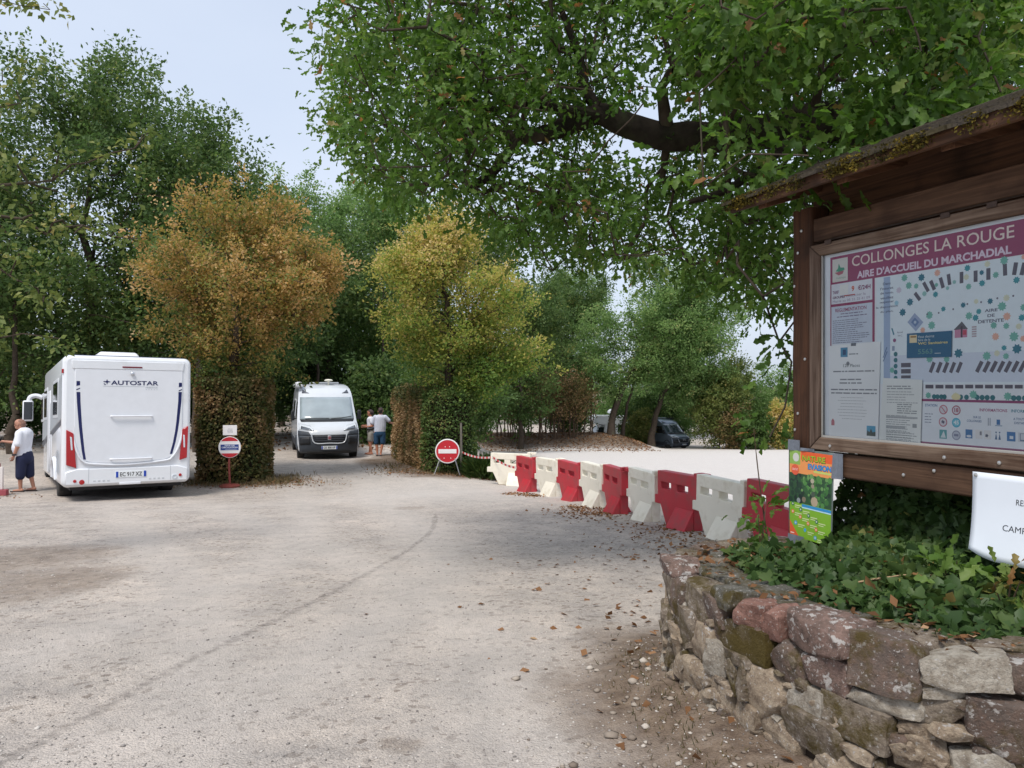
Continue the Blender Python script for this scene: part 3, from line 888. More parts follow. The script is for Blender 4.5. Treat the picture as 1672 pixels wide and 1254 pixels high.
# hearting between the stones
core = MB(); rowsA, rowsB = [], []
for s in np.linspace(.02, WALL_L[-1] - .02, 90):
    p, t, o = wall_at(s)
    prof = [(-.045 + .06, -.3), (-.055, .3), (-.075, .535), (-.40, .545), (-.42, -.3)]
    rowsA.append([p + o * a + Vector((0, 0, z)) - WB for a, z in prof])
core.grid(rowsA)
core.build('hearting', MORTAR, wall, smooth=False)

# planter soil inside the wall
def bed_z(x, y):
    dw = float(wall_dist(np.array([x]), np.array([y]))[0])
    return .50 + .10 * min(1, max(0, (dw - .3) / .5)) + .22 * min(1, max(0, (x + .35 * (y - 4) - 1.9) / 1.2)) + .025 * noise.noise(Vector((x * 3, y * 3, 5)))
inner = []
for s in np.linspace(.02, WALL_L[-1] - .02, 60):
    p, t, o = wall_at(s); inner.append(p - o * .36)
rows = []
cen = Vector((3.4, 3.9, 0))
for f in np.linspace(0, 1, 16):
    row = []
    for p in inner:
        q = p.lerp(cen, f * .97); row.append((q.x, q.y, bed_z(q.x, q.y)))
    rows.append(row)
tag(MB().grid(rows).build('soil_bed', EARTH), 'dark leaf-strewn soil of the planter behind the stone wall', 'soil', kind='structure')
# ================================================================ vegetation
OAK = leaf_mat('oak_leaf', [(0, (.036, .08, .014)), (.45, (.082, .16, .028)), (.8, (.155, .24, .055)), (.93, (.19, .20, .06)), (1, (.30, .15, .06))], trans=.42, rough=.5, spec=.28)
DARK = leaf_mat('forest_leaf', [(0, (.045, .085, .028)), (.5, (.09, .15, .046)), (.85, (.16, .215, .068)), (1, (.27, .27, .085))], trans=.42)
LIGHT = leaf_mat('pale_forest_leaf', [(0, (.10, .175, .06)), (.5, (.185, .29, .10)), (.85, (.28, .375, .145)), (1, (.42, .40, .17))], trans=.5)
ORANGE = leaf_mat('turning_hornbeam_leaf', [(0, (.075, .13, .038)), (.3, (.19, .205, .055)), (.55, (.37, .255, .085)), (.8, (.52, .335, .145)), (1, (.64, .47, .25))], trans=.45)
YELLOW = leaf_mat('yellowing_maple_leaf', [(0, (.07, .135, .034)), (.38, (.15, .235, .052)), (.62, (.30, .325, .08)), (.84, (.53, .44, .14)), (1, (.66, .51, .26))], trans=.47)
BROWNHEDGE = leaf_mat('scorched_hedge_leaf', [(0, (.06, .08, .026)), (.3, (.135, .13, .045)), (.6, (.24, .16, .075)), (.85, (.37, .235, .12)), (1, (.48, .34, .19))], trans=.3)
GREENHEDGE = leaf_mat('green_hedge_leaf', [(0, (.05, .09, .026)), (.5, (.09, .15, .04)), (.85, (.165, .20, .058)), (1, (.30, .22, .085))], trans=.32)
CREAM = leaf_mat('pale_yellow_green_leaf', [(0, (.09, .13, .035)), (.5, (.16, .20, .055)), (.8, (.26, .26, .085)), (1, (.42, .32, .12))], trans=.35)
IVY = leaf_mat('ivy_leaf', [(0, (.028, .06, .018)), (.45, (.062, .115, .032)), (.8, (.095, .14, .04)), (.93, (.28, .28, .08)), (1, (.30, .16, .07))], trans=.3, rough=.5, spec=.3)
DRY = leaf_mat('fallen_leaf', [(0, (.09, .045, .022)), (.4, (.19, .095, .045)), (.75, (.30, .165, .085)), (1, (.44, .30, .18))], trans=.1, rough=.8, spec=.1)
STRAW = leaf_mat('dry_grass_blade', [(0, (.06, .07, .03)), (.5, (.20, .155, .08)), (1, (.36, .28, .16))], trans=.2, rough=.8, spec=.1)
MOSS = leaf_mat('roof_moss', [(0, (.03, .03, .012)), (.5, (.11, .085, .018)), (1, (.26, .18, .03))], trans=.1, rough=.95, spec=.05)
DARKCORE = pmat('hedge_inner_twigs', (.028, .022, .016), rough=1, var=.4, scale=10, spec=.05)

def trunk_line(x, y, z0, h, lean=(0, 0), n=8, wob=.12, seed=0):
    r = random.Random(seed); out = []
    for i in range(n + 1):
        f = i / n
        out.append((x + lean[0] * f * f + r.uniform(-1, 1) * wob * (f > 0), y + lean[1] * f + r.uniform(-1, 1) * wob * (f > 0), z0 - .15 * (i == 0) + h * f))
    return out

def tree(name, label, x, y, h, ells, **kw):
    """ells given relative to the tree's foot"""
    z = g1(x, y); lean = kw.pop('lean', (0, 0)); th = kw.pop('trunk_h', h * .7); wob = kw.pop('wob', .12)
    seed = kw.get('seed', 1)
    E = [(x + a, y + b, z + c, d, e, f) for a, b, c, d, e, f in ells]
    return make_tree(name, label, (x, y, z), trunk_line(x, y, z, th, lean, 9, wob, seed), E, **kw)

# --- the two trees whose feet are clipped hedges
def t_orange(P, r, c):
    hgt = P[:, 2]
    return .50 + .21 * c + r.normal(0, .12, len(P)) - .45 * sm((3.3 - hgt) / 2.0) + .10 * sm((np.hypot(P[:, 0] + 7.1, P[:, 1] - 19.95) - 1.2) / 1.2) - .12 * sm((-7.9 - P[:, 0]) / 1.2) * sm((4 - hgt) / 2)
tree('hornbeam_tree', 'orange-brown turning tree growing out of the clipped hedge column behind the round sign', -7.1, 19.95, 7.6,
     [(.2, 0, 5.0, 2.1, 2.0, 1.5), (-.8, .1, 6.2, .85, .9, 1.2), (.9, 0, 6.0, 1.15, 1.1, 1.1), (1.8, .2, 5.2, 1.0, 1.1, 1.0), (.1, 0, 3.6, 1.35, 1.3, 1.1), (-1.35, 0, 4.9, .95, 1.1, 1.1)],
     n_clusters=0, limbs=64, per=58, spread=.23, size=.088, mat=ORANGE, r0=.15, gap=.30, seed=21, tint=t_orange, flat_=.85, up=.9, droop=-.25, trunk_h=5.2, step=.35, bend=.1, shell=.1, shoots=(120, .7, 18))
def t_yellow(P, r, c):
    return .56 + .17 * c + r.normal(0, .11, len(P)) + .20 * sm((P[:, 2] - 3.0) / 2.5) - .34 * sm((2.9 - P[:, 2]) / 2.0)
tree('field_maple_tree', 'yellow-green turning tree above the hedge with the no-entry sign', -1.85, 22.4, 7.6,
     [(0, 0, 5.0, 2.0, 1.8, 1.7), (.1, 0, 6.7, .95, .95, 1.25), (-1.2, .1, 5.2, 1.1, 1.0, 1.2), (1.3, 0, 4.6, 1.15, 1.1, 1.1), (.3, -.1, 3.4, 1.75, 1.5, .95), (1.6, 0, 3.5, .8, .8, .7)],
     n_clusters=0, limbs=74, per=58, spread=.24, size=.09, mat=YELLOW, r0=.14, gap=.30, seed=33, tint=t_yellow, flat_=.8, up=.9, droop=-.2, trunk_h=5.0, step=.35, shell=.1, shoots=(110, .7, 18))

# --- clipped hedges
def hedge(name, label, x, y, yaw, sx, sy, h, n, mat, tint, seed, taper=.0, size=.075, round_=.35):
    z = g1(x, y)
    root = empty(name, (x, y, z), (0, 0, yaw), label=label, cat='hedge')
    r = np.random.default_rng(seed)
    ax = 4 if round_ > .6 else 6
    # leaf skin over a super-ellipse plan
    e = 2 / ax if round_ < .6 else .6
    tt = np.linspace(0, 2 * np.pi, 4001)
    ex = np.sign(np.cos(tt)) * np.abs(np.cos(tt)) ** e; ey = np.sign(np.sin(tt)) * np.abs(np.sin(tt)) ** e
    al = np.concatenate([[0], np.cumsum(np.hypot(np.diff(ex * sx), np.diff(ey * sy)))])
    pick = r.uniform(0, al[-1], n); cx = np.interp(pick, al, ex); cyy = np.interp(pick, al, ey)
    zz = r.random(n) * h
    lump = np.array([noise.noise(Vector((a * 2.2, b * 2.2, c * 1.7 + seed))) for a, b, c in zip(cx * sx, cyy * sy, zz)])
    q = 1 - np.abs(r.normal(0, .07, n)) + lump * .07 + taper * (zz / h - .5)
    P = np.stack([cx * sx * q, cyy * sy * q, zz], 1)
    top = r.random(n) < sx * sy / (sx * sy + (sx + sy) * h) * 1.0
    rad = np.sqrt(r.random(n)) * .98
    P[top] = np.stack([cx * sx * rad, cyy * sy * rad, h + r.normal(0, .06, n) + lump * .1 - .22 * rad ** 4], 1)[top]
    O = unit(np.stack([np.sign(cx) * np.abs(cx) ** (2 / e - 1) / sx, np.sign(cyy) * np.abs(cyy) ** (2 / e - 1) / sy, np.where(top, 3., .25)], 1))
    D = unit(O * .7 + r.normal(size=P.shape) * .7 + np.array([0, 0, -.1])); N = unit(O + r.normal(size=P.shape) * .55 + np.array([0, 0, .4]))
    Pw = P + np.array([0, 0, 0])
    leaf_object('foliage', [(P, D, N, size * r.uniform(.6, 1.3, n), np.clip(tint(P, r, lump), 0, 1), 'diamond', 1.15)], mat, root)
    core = MB(); prof = []
    for f in (0, .5, .93):
        row = []
        for k in range(28):
            t = 2 * math.pi * k / 28
            a = math.copysign(abs(math.cos(t)) ** e, math.cos(t)); b = math.copysign(abs(math.sin(t)) ** e, math.sin(t))
            s = .84 + taper * (f - .5) - (.05 if f == .93 else 0)
            row.append((a * sx * s, b * sy * s, f * h))
        prof.append(row)
    core.grid(prof, close=True); core.add(prof[-1], [tuple(range(28))])
    core.build('twigs', DARKCORE, root, smooth=False)
    return root
hedge('clipped_hedge', 'brown-green clipped hedge column behind the round blue-lettered sign', -7.12, 19.95, 0, .84, .9, 2.6, 18000, BROWNHEDGE,
      lambda P, r, l: .34 + r.normal(0, .17, len(P)) + .5 * l + .22 * sm((-P[:, 0] - .55) / .25) - .22 * sm((P[:, 2] - 2.2) / .6), 5, taper=.05, round_=.9, size=.085)
hedge('clipped_hedge', 'dark green clipped hedge end behind the no-entry sign', -1.85, 22.35, R(8), .78, .85, 2.3, 12000, GREENHEDGE,
      lambda P, r, l: .45 + r.normal(0, .17, len(P)) + .45 * l, 6, round_=.9)
hedge('clipped_hedge', 'scorched brown hedge running along the lane beside the standing couple', -2.66, 24.25, R(19.6), .72, 2.6, 2.35, 24000, BROWNHEDGE,
      lambda P, r, l: .60 + r.normal(0, .17, len(P)) + .5 * l - .45 * sm((P[:, 2] - 1.75) / .5), 7, round_=.3)

# --- big trees of the wood on the left
grp = 'trees of the wood behind the motorhome'
tree('oak_tree', 'tallest dark green oak, its brown trunk rising behind the white motorhome', -17.0, 31, 15.8,
     [(0, 0, 9.2, 5.2, 4.6, 5.2), (.5, 0, 13.2, 3.6, 3.4, 2.6), (-3.6, 0, 8.2, 3.2, 3., 4.), (3.8, 0, 9.3, 3., 3., 3.6), (0, -1, 4.4, 4.6, 3.2, 2.6)],
     n_clusters=0, limbs=92, per=82, spread=.58, size=.17, mat=DARK, r0=.36, gap=.8, seed=41, group=grp, shoots=(150, 1.8, 26), step=.8, shell=.12, wob=.25)
tree('oak_tree', 'dark oak with a rounded shoulder against the sky, beside the tallest oak', -12.6, 34, 11.6,
     [(0, 0, 7.4, 3.6, 3.4, 3.6), (-1.0, 0, 10.2, 2.3, 2.2, 1.9), (1.7, 0, 7.8, 2.2, 2.2, 2.3), (.3, 0, 4.2, 3.4, 3., 2.4)],
     n_clusters=0, limbs=80, per=80, spread=.55, size=.17, mat=DARK, r0=.3, gap=.72, seed=42, group=grp, shoots=(120, 1.6, 24), step=.8, shell=.12, wob=.25)
tree('oak_tree', 'dark tree filling the leftmost edge of the picture behind the man in the white shirt', -24.5, 32, 13.5,
     [(0, 0, 8.2, 4.6, 4., 5.), (1.2, 0, 11.5, 2.8, 2.8, 2.4), (1, -.5, 4., 4., 3., 2.6)],
     n_clusters=0, limbs=72, per=80, spread=.58, size=.17, mat=DARK, r0=.3, gap=.78, seed=43, group=grp, shoots=(110, 1.6, 24), step=.8, shell=.12, wob=.25)
for i, (lab, x, y, h, rx, mt, nc) in enumerate((
    ('slim pale tree against the sky left of the gap above the orange tree', -14.9, 50, 15.6, 2.6, LIGHT, 120),
    ('loose pale tree with bare limbs showing above the orange tree', -11.9, 52, 15.4, 2.7, LIGHT, 110),
    ('tall fresh green tree rising between the orange and the yellow-green trees', -7.4, 43, 13.4, 3.6, LIGHT, 190),
    ('green tree behind the top of the yellow-green tree', -3.2, 47, 13.2, 3.6, DARK, 170),
    ('dark tree showing through the lane above the white van', -9.6, 40, 10.5, 3.0, DARK, 150),
    ('dark tree behind the right side of the yellow-green tree', .6, 57, 12.0, 3.6, DARK, 150),
    ('far tree half hidden under the oak branch, right of the yellow-green tree', 4.2, 66, 14.5, 3.8, DARK, 200),
    ('tall tree under the oak branch, above the bare shrubs', 5.6, 79, 17.5, 4.0, LIGHT, 200), ('rounded tree beyond the dark grey van, its top under the oak leaves', 17.5, 84, 15.5, 4.4, LIGHT, 190))):
    tree('woodland_tree', lab, x, y, h, [(0, 0, h * .66, rx, rx * .9, h * .3), (rx * .3, 0, h * .84, rx * .7, rx * .7, h * .16), (-rx * .4, 0, h * .5, rx * .8, rx * .8, h * .2), (0, 0, h * .32, rx * .8, rx * .7, h * .15)],
         n_clusters=0, limbs=int(nc * .36), per=70, spread=.52, size=.19, mat=mt, r0=.2, gap=.7, seed=60 + i, group=grp, shoots=(60, 1.5, 18), step=.8, shell=.1, wob=.2)
# bare trunks standing in the gloom of the wood
for i, (lab, x, y, h) in enumerate((
    ('dark trunk close behind the left flank of the white van', -10.9, 33.5, 9.), ('thin trunk right of the orange tree, above the white van', -9.2, 36.5, 9.),
    ('slender trunk behind the couple by the van', -6.4, 38.5, 9.), ('dark trunk between the motorhome and the hedge column', -11.6, 28.6, 8.5),
    ('dark trunk behind the motorhome mirror', -17.9, 27.8, 8.))):
    tree('thin_tree', lab, x, y, h, [(0, 0, h * .82, 2.0, 1.8, h * .24)], n_clusters=60, per=70, spread=.6, size=.2, mat=DARK, r0=.17 if i in (0, 3, 4) else .11, gap=.55, seed=80 + i, group='thin trees inside the wood', step=.7, cat='tree', trunk_h=h * .8)
# undergrowth of the wood, bush by bush
for i, (x, y, h, rx) in enumerate(((-25.5, 36, 4.6, 2.8), (-21.3, 37, 4.2, 2.6), (-17.4, 38.5, 4.4, 2.6), (-13.8, 39, 4.4, 2.4), (-10.6, 42, 4.2, 2.2), (-7.2, 41.5, 4.0, 2.0), (-4.6, 38, 4.2, 1.9), (-2.6, 41, 4.4, 2.0), (-5.7, 33.5, 3.7, 1.1))):
    lab = ('dark bush at the left edge under the wood', 'dark bush left of the motorhome mirror', 'dark bush directly behind the motorhome', 'dark bush showing between motorhome and hedge column', 'bush at the end of the lane left of the van roof', 'bush at the end of the lane behind the van roof', 'bush above the heads of the couple', 'bush behind the scorched hedge', 'narrow dark green bush just behind the couple')[i]
    tree('understory_bush', lab, x, y, h, [(0, 0, h * .5, rx, rx * .8, h * .5)], n_clusters=90, per=130, spread=.48, size=.17, mat=DARK, r0=.06, gap=.42, seed=100 + i, group='bushes under the wood', cat='bush', step=.5, trunk_h=h * .5, tint=lambda P, r, c: .42 + .16 * c + r.normal(0, .13, len(P)))

# --- beyond the car park: leaning trees, bare shrubs, bright bushes
tree('leaning_oak', 'grey-green tree on two leaning trunks in front of the far white motorhome', 7.9, 61.5, 15.5,
     [(3.4, 0, 9.6, 4.8, 3.4, 4.2), (5.2, 0, 12.0, 3.4, 2.6, 2.6), (.2, 0, 7.4, 3.4, 2.4, 3.0), (4.8, 0, 6.6, 4.0, 2.6, 2.0), (8.2, 0, 8.6, 2.6, 2., 2.4)], n_clusters=0, limbs=74, per=70, spread=.52, size=.19, mat=LIGHT, r0=.3, gap=.72, seed=121, shoots=(90, 1.5, 18), lean=(4.4, 0), trunk_h=8.5, step=.8, shell=.1, cat='tree', group='leaning trees beyond the car park')
tree('leaning_oak', 'leaning dark trunk beside the left flank of the dark grey van', 11.3, 62.5, 11,
     [(2.2, 0, 8.4, 3.2, 2.4, 3.0), (3.6, 0, 6.2, 2.8, 2., 2.0)], n_clusters=0, limbs=44, per=70, spread=.52, size=.19, mat=LIGHT, r0=.3, gap=.62, seed=122, lean=(3., 0), trunk_h=7.5, step=.8, shell=.1, cat='tree', group='leaning trees beyond the car park')
tree('leaning_oak', 'thin second leaning trunk across the far white motorhome', 9.0, 62.8, 10,
     [(2.2, 0, 8.6, 2.0, 1.8, 1.6)], n_clusters=50, per=70, spread=.6, size=.2, mat=LIGHT, r0=.16, gap=.62, seed=123, lean=(3.0, 0), trunk_h=7.8, step=.8, shell=.1, cat='tree', group='leaning trees beyond the car park')
t_brown = lambda P, r, c: .50 + .2 * c + r.normal(0, .18, len(P))
for i in range(11):
    x = -1.9 + i * .78 + random.uniform(-.2, .2); y = 60.5 + random.uniform(-1, 1.6); h = random.uniform(4.6, 6.0)
    z = g1(x, y)
    root = empty('bare_shrub', (x, y, z), label='bare brown stemmed shrub on the leafy bank, %s from the left of the row' % ('first', 'second', 'third', 'fourth', 'fifth', 'sixth', 'seventh', 'eighth', 'ninth', 'tenth', 'last')[i], cat='shrub', group='bare shrubs on the bank')
    C = spread_points(34, [(x, y, z + h * .62, .85, .7, h * .38)], .25, 0, 140 + i)
    VV, FF, o = [], [], 0
    for k in range(4):
        tx = x + random.uniform(-.45, .45)
        V, Fc, N_, p_ = skeleton(trunk_line(tx, y, z, h * .45, (random.uniform(-.4, .4), 0), 5, .06, i * 9 + k), C[k::4], .055, .14, 150 + i, sides=4, step=.5, tip=.008)
        VV.append(V); FF.append(Fc + o); o += len(V)
    link('stems', np_mesh('stems', np.concatenate(VV) - np.array((x, y, z)), np.concatenate(FF)), BARK_BROWN, root, smooth=True)
    P, *q = cluster_leaves(C, 55, .34, .15, 160 + i, .8, .3, t_brown)
    leaf_object('crown', [(P - np.array((x, y, z)), *q)], BROWNHEDGE, root)
for i, (lab, x, y, h, rx, mt, tn) in enumerate((
    ('yellow-green bush just right of the dark grey van', 16.6, 62, 6.6, 1.9, CREAM, .45),
    ('tall pale bush second to the right of the dark grey van', 18.6, 66, 7.6, 2.3, CREAM, .3),
    ('dark green low bush right of the yellow-green bush', 18.9, 60, 2.6, 1.1, GREENHEDGE, .3),
    ('orange-yellow bush at the car park edge beside the notice board post', 20.9, 60, 3.4, 1.0, YELLOW, .85),
    ('green tree behind the orange-yellow bush', 22.4, 66, 7.0, 2.6, LIGHT, .5),
    ('brown tinged low shrub between the dark green and the orange-yellow bushes', 17.6, 60.8, 2.8, 1.1, BROWNHEDGE, .45),
    ('green low bush nearest the notice board post beyond the car park', 22.6, 60, 3.0, 1.4, GREENHEDGE, .6),
    ('dark bush hiding the back of the dark grey van', 12.0, 69, 4.6, 2.2, DARK, .4),
    ('green bush behind the windscreen side of the dark grey van', 15.2, 71, 6.8, 2.3, LIGHT, .3),
    ('green bush left of the far white motorhome', 4.9, 68, 5.4, 1.6, DARK, .5),
    ('green bush right of the far white motorhome', 10.9, 78, 6.4, 2.2, LIGHT, .4),
    ('yellowish bush low beside the far white motorhome', 11.2, 66.5, 2.4, .9, CREAM, .6))):
    tree('bright_bush', lab, x, y, h, [(0, 0, h * .52, rx, rx * .8, h * .5)], n_clusters=70 if h < 4 else 120, per=115, spread=.42 if h < 4 else .55, size=.18, mat=mt, r0=.05, gap=.35, seed=180 + i, shoots=(26, .9, 16), group='bushes round the far car park', cat='bush', step=.5, trunk_h=h * .5,
         tint=(lambda tn: (lambda P, r, c: tn + .14 * c + r.normal(0, .12, len(P))))(tn))
# far wood closing the view
r = np.random.default_rng(3)
C = []
for k in range(900):
    x = r.uniform(-70, 12); y = r.uniform(88, 108) + (x > -5) * 25
    C.append((x, y, g1(x, y) + r.uniform(.2, 10.5 + 2.5 * math.sin(x * .21) + 1.5 * math.sin(x * .53))))
for k in range(620):
    x = r.uniform(12, 190); y = r.uniform(105, 130)
    C.append((x, y, g1(x, y) + r.uniform(.2, 4.2 + 1.6 * math.sin(x * .24))))
C = np.array(C)
leaf_object('far_woodland', [cluster_leaves(C, 46, 1.5, .6, 77, .7, .5, lambda P, r, c: .45 + .16 * c + r.normal(0, .12, len(P)))], DARK, None)
tag(bpy.data.objects['far_woodland'], 'far wood closing the view behind the car park and the lane', 'woodland', kind='stuff')

# --- the big oak overhead, trunk hidden behind the notice board
def oak_low(x):
    return float(np.interp(x, [-2.15, -1.95, -1.6, -1.37, -.86, -.54, -.1, .28, .8, 1.35, 1.7, 2.0, 2.4, 2.9, 5, 9], [4.25, 3.9, 3.75, 3.6, 3.3, 3.6, 3.05, 2.62, 2.66, 2.78, 2.7, 2.55, 2.4, 2.3, 2.6, 3.2]))
r = np.random.default_rng(12)
OC = []
while len(OC) < 1750:
    y = r.uniform(6.2, 10.4); k = y / 8.
    x = r.uniform(-1.82, 5.6)
    low = 1.6 + (oak_low(x) - 1.6) * k
    hi = 1.6 + (6.9 - 1.6) * k * (.75 + .25 * min(1, (x + 2.3) / .8))
    z = low + .12 + (hi - low) * r.random() ** 1.15
    xx = x * k
    if noise.noise(Vector((x * 1.15, y * .5, z * 1.15))) < -.20: continue
    # two gaps where the sky shows
    if (x - 1.75) ** 2 / .10 + (z / k - 4.75) ** 2 / .16 < 1 and r.random() < .93: continue
    zl = float(np.interp(x, [-.2, .08, .42, .8, 1.1, 1.5, 2.0, 2.9], [3.62, 3.98, 4.06, 4.24, 4.12, 4.0, 4.0, 4.12]))
    if y < 7.5 and .0 < x < 2.5 and abs(1.6 + (z - 1.6) * 7.5 / y - zl) < .17 and abs(x) < 2.5: continue
    if OC and np.min(np.sum((np.array(OC) - (xx, y, z)) ** 2, 1)) < .011: continue
    OC.append((xx, y, z))
OC = np.array(OC)
ON = []
while len(ON) < 210:                     # boughs hanging closer, above the notice board
    y = r.uniform(4.6, 6.4); u = r.uniform(.16, .66); x = u * y; z = r.uniform(1.6 + .215 * y - .05 * (u < .33), 1.6 + .56 * y)
    if u < .36 and z < 1.6 + .30 * y + (.36 - u) * .9 * y and r.random() < .85: continue
    if noise.noise(Vector((x * 1.3, y * .8, z * 1.3 + 4))) < -.12: continue
    ON.append((x, y, z))
ON = np.array(ON)
OH = np.stack([r.uniform(2.2, 9, 100), r.uniform(2.6, 11.5, 100), r.uniform(6.0, 8.6, 100)], 1)      # unseen crown overhead, added to shade the ground by the wall
OD = np.array([(1.95, 5.3, 2.05), (1.88, 5.2, 1.75), (1.72, 5.3, 2.2), (1.80, 5.1, 1.45), (1.7, 5.1, 1.25), (1.98, 5.4, 2.35), (1.6, 5.5, 2.45), (1.9, 5.5, 1.9)])   # a bough drooping beside the post
trunk = [(5.3, 7.9, -.6), (5.25, 7.9, 1.), (5.2, 7.85, 2.4), (5.0, 7.8, 3.4), (4.6, 7.75, 3.95), (3.8, 7.6, 4.1), (2.9, 7.5, 4.12), (2.0, 7.45, 4.0), (1.5, 7.45, 4.0), (1.1, 7.5, 4.12), (.8, 7.6, 4.24), (.42, 7.55, 4.06), (.08, 7.5, 3.98), (-.2, 7.4, 3.62)]
allT = np.concatenate([OC, ON, OD, OH])
V, Fc, N_, p_ = skeleton(trunk, allT, .10, .13, 5, sides=6, tip=.006, step=.3, power=.5)
OB = np.array((5.3, 7.9, g1(5.3, 7.9)))
oak = empty('great_oak', tuple(OB), label='great spreading oak whose leafy boughs hang over the top of the picture', cat='tree')
# the main limb is heavy all along: thick gnarled bough
limb = MB()
lp = catmull([(5.3, 7.9, -.6), (5.25, 7.9, 1.), (5.2, 7.85, 2.4), (5.0, 7.8, 3.4), (4.6, 7.75, 3.95), (3.8, 7.6, 4.1), (2.9, 7.5, 4.12), (2.0, 7.45, 4.0), (1.5, 7.45, 4.0), (1.1, 7.5, 4.12), (.8, 7.6, 4.24), (.42, 7.55, 4.06), (.08, 7.5, 3.98), (-.2, 7.4, 3.62), (-.45, 7.35, 3.4)], 5)
lr = np.interp(np.linspace(0, 1, len(lp)), [0, .15, .3, .5, .62, .75, .85, 1], [.42, .34, .26, .15, .125, .10, .06, .025])
limb.tube([Vector(p) + Vector((noise.noise(Vector(p) * 3), noise.noise(Vector(p) * 3 + Vector((9, 0, 0))), noise.noise(Vector(p) * 3 + Vector((0, 9, 0))))) * .05 - Vector(OB) for p in lp], list(lr), n=12)
limb.tube([Vector(p) - Vector(OB) for p in catmull([(.9, 7.58, 4.22), (.72, 7.6, 4.5), (.66, 7.65, 4.85), (.5, 7.7, 5.3)], 5)], list(np.linspace(.07, .03, 16)), n=8)
limb.tube([Vector(p) - Vector(OB) for p in catmull([(.95, 7.55, 4.2), (.2, 7.3, 4.25), (-.15, 7.2, 4.15), (-.45, 7.1, 4.22), (-.7, 7.0, 4.1)], 5)], list(np.linspace(.05, .02, 21)), n=8)
limb.tube([Vector(p) - Vector(OB) for p in catmull([(2.9, 7.5, 4.1), (2.4, 7.0, 3.7), (1.9, 6.7, 3.3), (1.5, 6.6, 3.15)], 5)], list(np.linspace(.07, .02, 16)), n=8)
limb.build('limb', pmat('dark_oak_bark', (.038, .031, .025), rough=.95, var=.4, scale=9, bump=1., bscale=26, spec=.08, dirt=(.06, .07, .035), dirt_scale=3, dirt_lo=.5, dirt_hi=.75), oak)
link('trunk', np_mesh('trunk', V - OB, Fc), BARK, oak, smooth=True)
t_oak = lambda P, r, c: .46 + .13 * c + r.normal(0, .15, len(P)) + .5 * (r.random(len(P)) < .012)
lv = [cluster_leaves(OC, 42, .21, .088, 300, .7, .6, t_oak, .25, 'oak', 1.05), cluster_leaves(ON, 36, .2, .115, 301, .8, .6, t_oak, .3, 'oak', 1.05),
      cluster_leaves(OD, 16, .12, .10, 302, .8, .4, t_oak, .4, 'oak', 1.05), cluster_leaves(OH, 50, .45, .2, 303, .7, .6, t_oak, .1, 'diamond', 1.3)]
leaf_object('crown', [(P - OB, *q) for P, *q in lv], OAK, oak)

# --- pale-leaved boughs reaching in from the left edge
WBASE = np.array((-8.6, 8.2, g1(-8.6, 8.2)))
wt = empty('ash_tree', tuple(WBASE), label='light green leafy boughs reaching in from the left edge', cat='tree')
paths = [[(-6.4, 8.6, 3.6), (-5.6, 8.8, 3.9), (-4.9, 9., 4.15), (-4.25, 9.1, 4.45)], [(-6.4, 8.6, 3.4), (-5.6, 8.6, 3.45), (-4.8, 8.7, 3.35), (-4.25, 8.8, 3.25)],
         [(-6.4, 8.4, 3.3), (-5.8, 8.4, 3.05), (-5.35, 8.4, 2.75), (-5.1, 8.4, 2.5)], [(-6.0, 8.4, 5.6), (-5.5, 8.4, 5.8), (-5.05, 8.4, 5.75)], [(-6.4, 8.2, 2.7), (-6.0, 8.2, 2.35), (-5.75, 8.2, 2.2), (-5.5, 8.2, 2.05)],
         [(-6.2, 8.4, 4.6), (-5.75, 8.4, 4.9), (-5.35, 8.4, 4.75)]]
r = np.random.default_rng(8)
T = []
for p in paths:
    c = np.array(catmull(p, 6)); T.append(c[::2] + r.normal(0, .05, c[::2].shape)); T.append(c[1::3] + r.normal(0, .22, c[1::3].shape))
T = np.concatenate(T)
V, Fc, N_, p_ = skeleton([tuple(WBASE - (0, 0, .2)), (-8.6, 8.2, 1.), (-8.4, 8.3, 2.2), (-7.8, 8.4, 3.), (-7.2, 8.45, 3.4)], T, .2, .06, 6, sides=5, tip=.004, step=.25, power=.42)
link('trunk', np_mesh('trunk', V - WBASE, Fc), BARK, wt, smooth=True)
P, *q = cluster_leaves(T, 24, .15, .085, 310, .6, .6, lambda P, r, c: .35 + .14 * c + r.normal(0, .14, len(P)), .2)
leaf_object('crown', [(P - WBASE, *q)], CREAM, wt)

# --- ivy filling the bed behind the wall
r = np.random.default_rng(17)
PP, NN, SS = [], [], []
k = 0
while k < 25000:
    x, y = (r.uniform(.9, 4.2), r.uniform(2.75, 5.6)) if k % 2 else (r.uniform(1.75, 3.4), r.uniform(3.6, 5.5))
    u = x / y
    dw = float(wall_dist(np.array([x]), np.array([y]))[0])
    if x > 3.25: continue
    if dw < .36 + .13 * noise.noise(Vector((x * 2.5, y * 2.5, 1))): continue
    # inside the bed?
    j = np.argmin(np.hypot(WALL_C[:, 0] - x, WALL_C[:, 1] - y)); p_, t_, o_ = wall_at(float(WALL_L[j]))
    if (Vector((x, y, 0)) - p_).dot(o_) > 0: continue
    if (x - 1.70) ** 2 + (y - 4.52) ** 2 < .045: continue
    mound = 1.05 * sm((x * .929 + y * .369 - 3.54) / .2) * sm((y - 2.9) / .5) * sm((x - 1.62) / .2) + .16 * max(0, noise.noise(Vector((x * 2, y * 2, 7))))
    z = bed_z(x, y) + .02 + mound * r.random() ** .85 + .10 * r.random()
    PP.append((x, y, z)); k += 1
PP = np.array(PP)
N = unit(r.normal(size=PP.shape) * .55 + np.array([-.45, -.55, .75])); D = unit(r.normal(size=PP.shape) + np.array([-.3, -.4, -.35]))
cl = np.array([noise.noise(Vector(p * 3.)) for p in PP])
sz = .062 * r.uniform(.5, 1.45, len(PP))
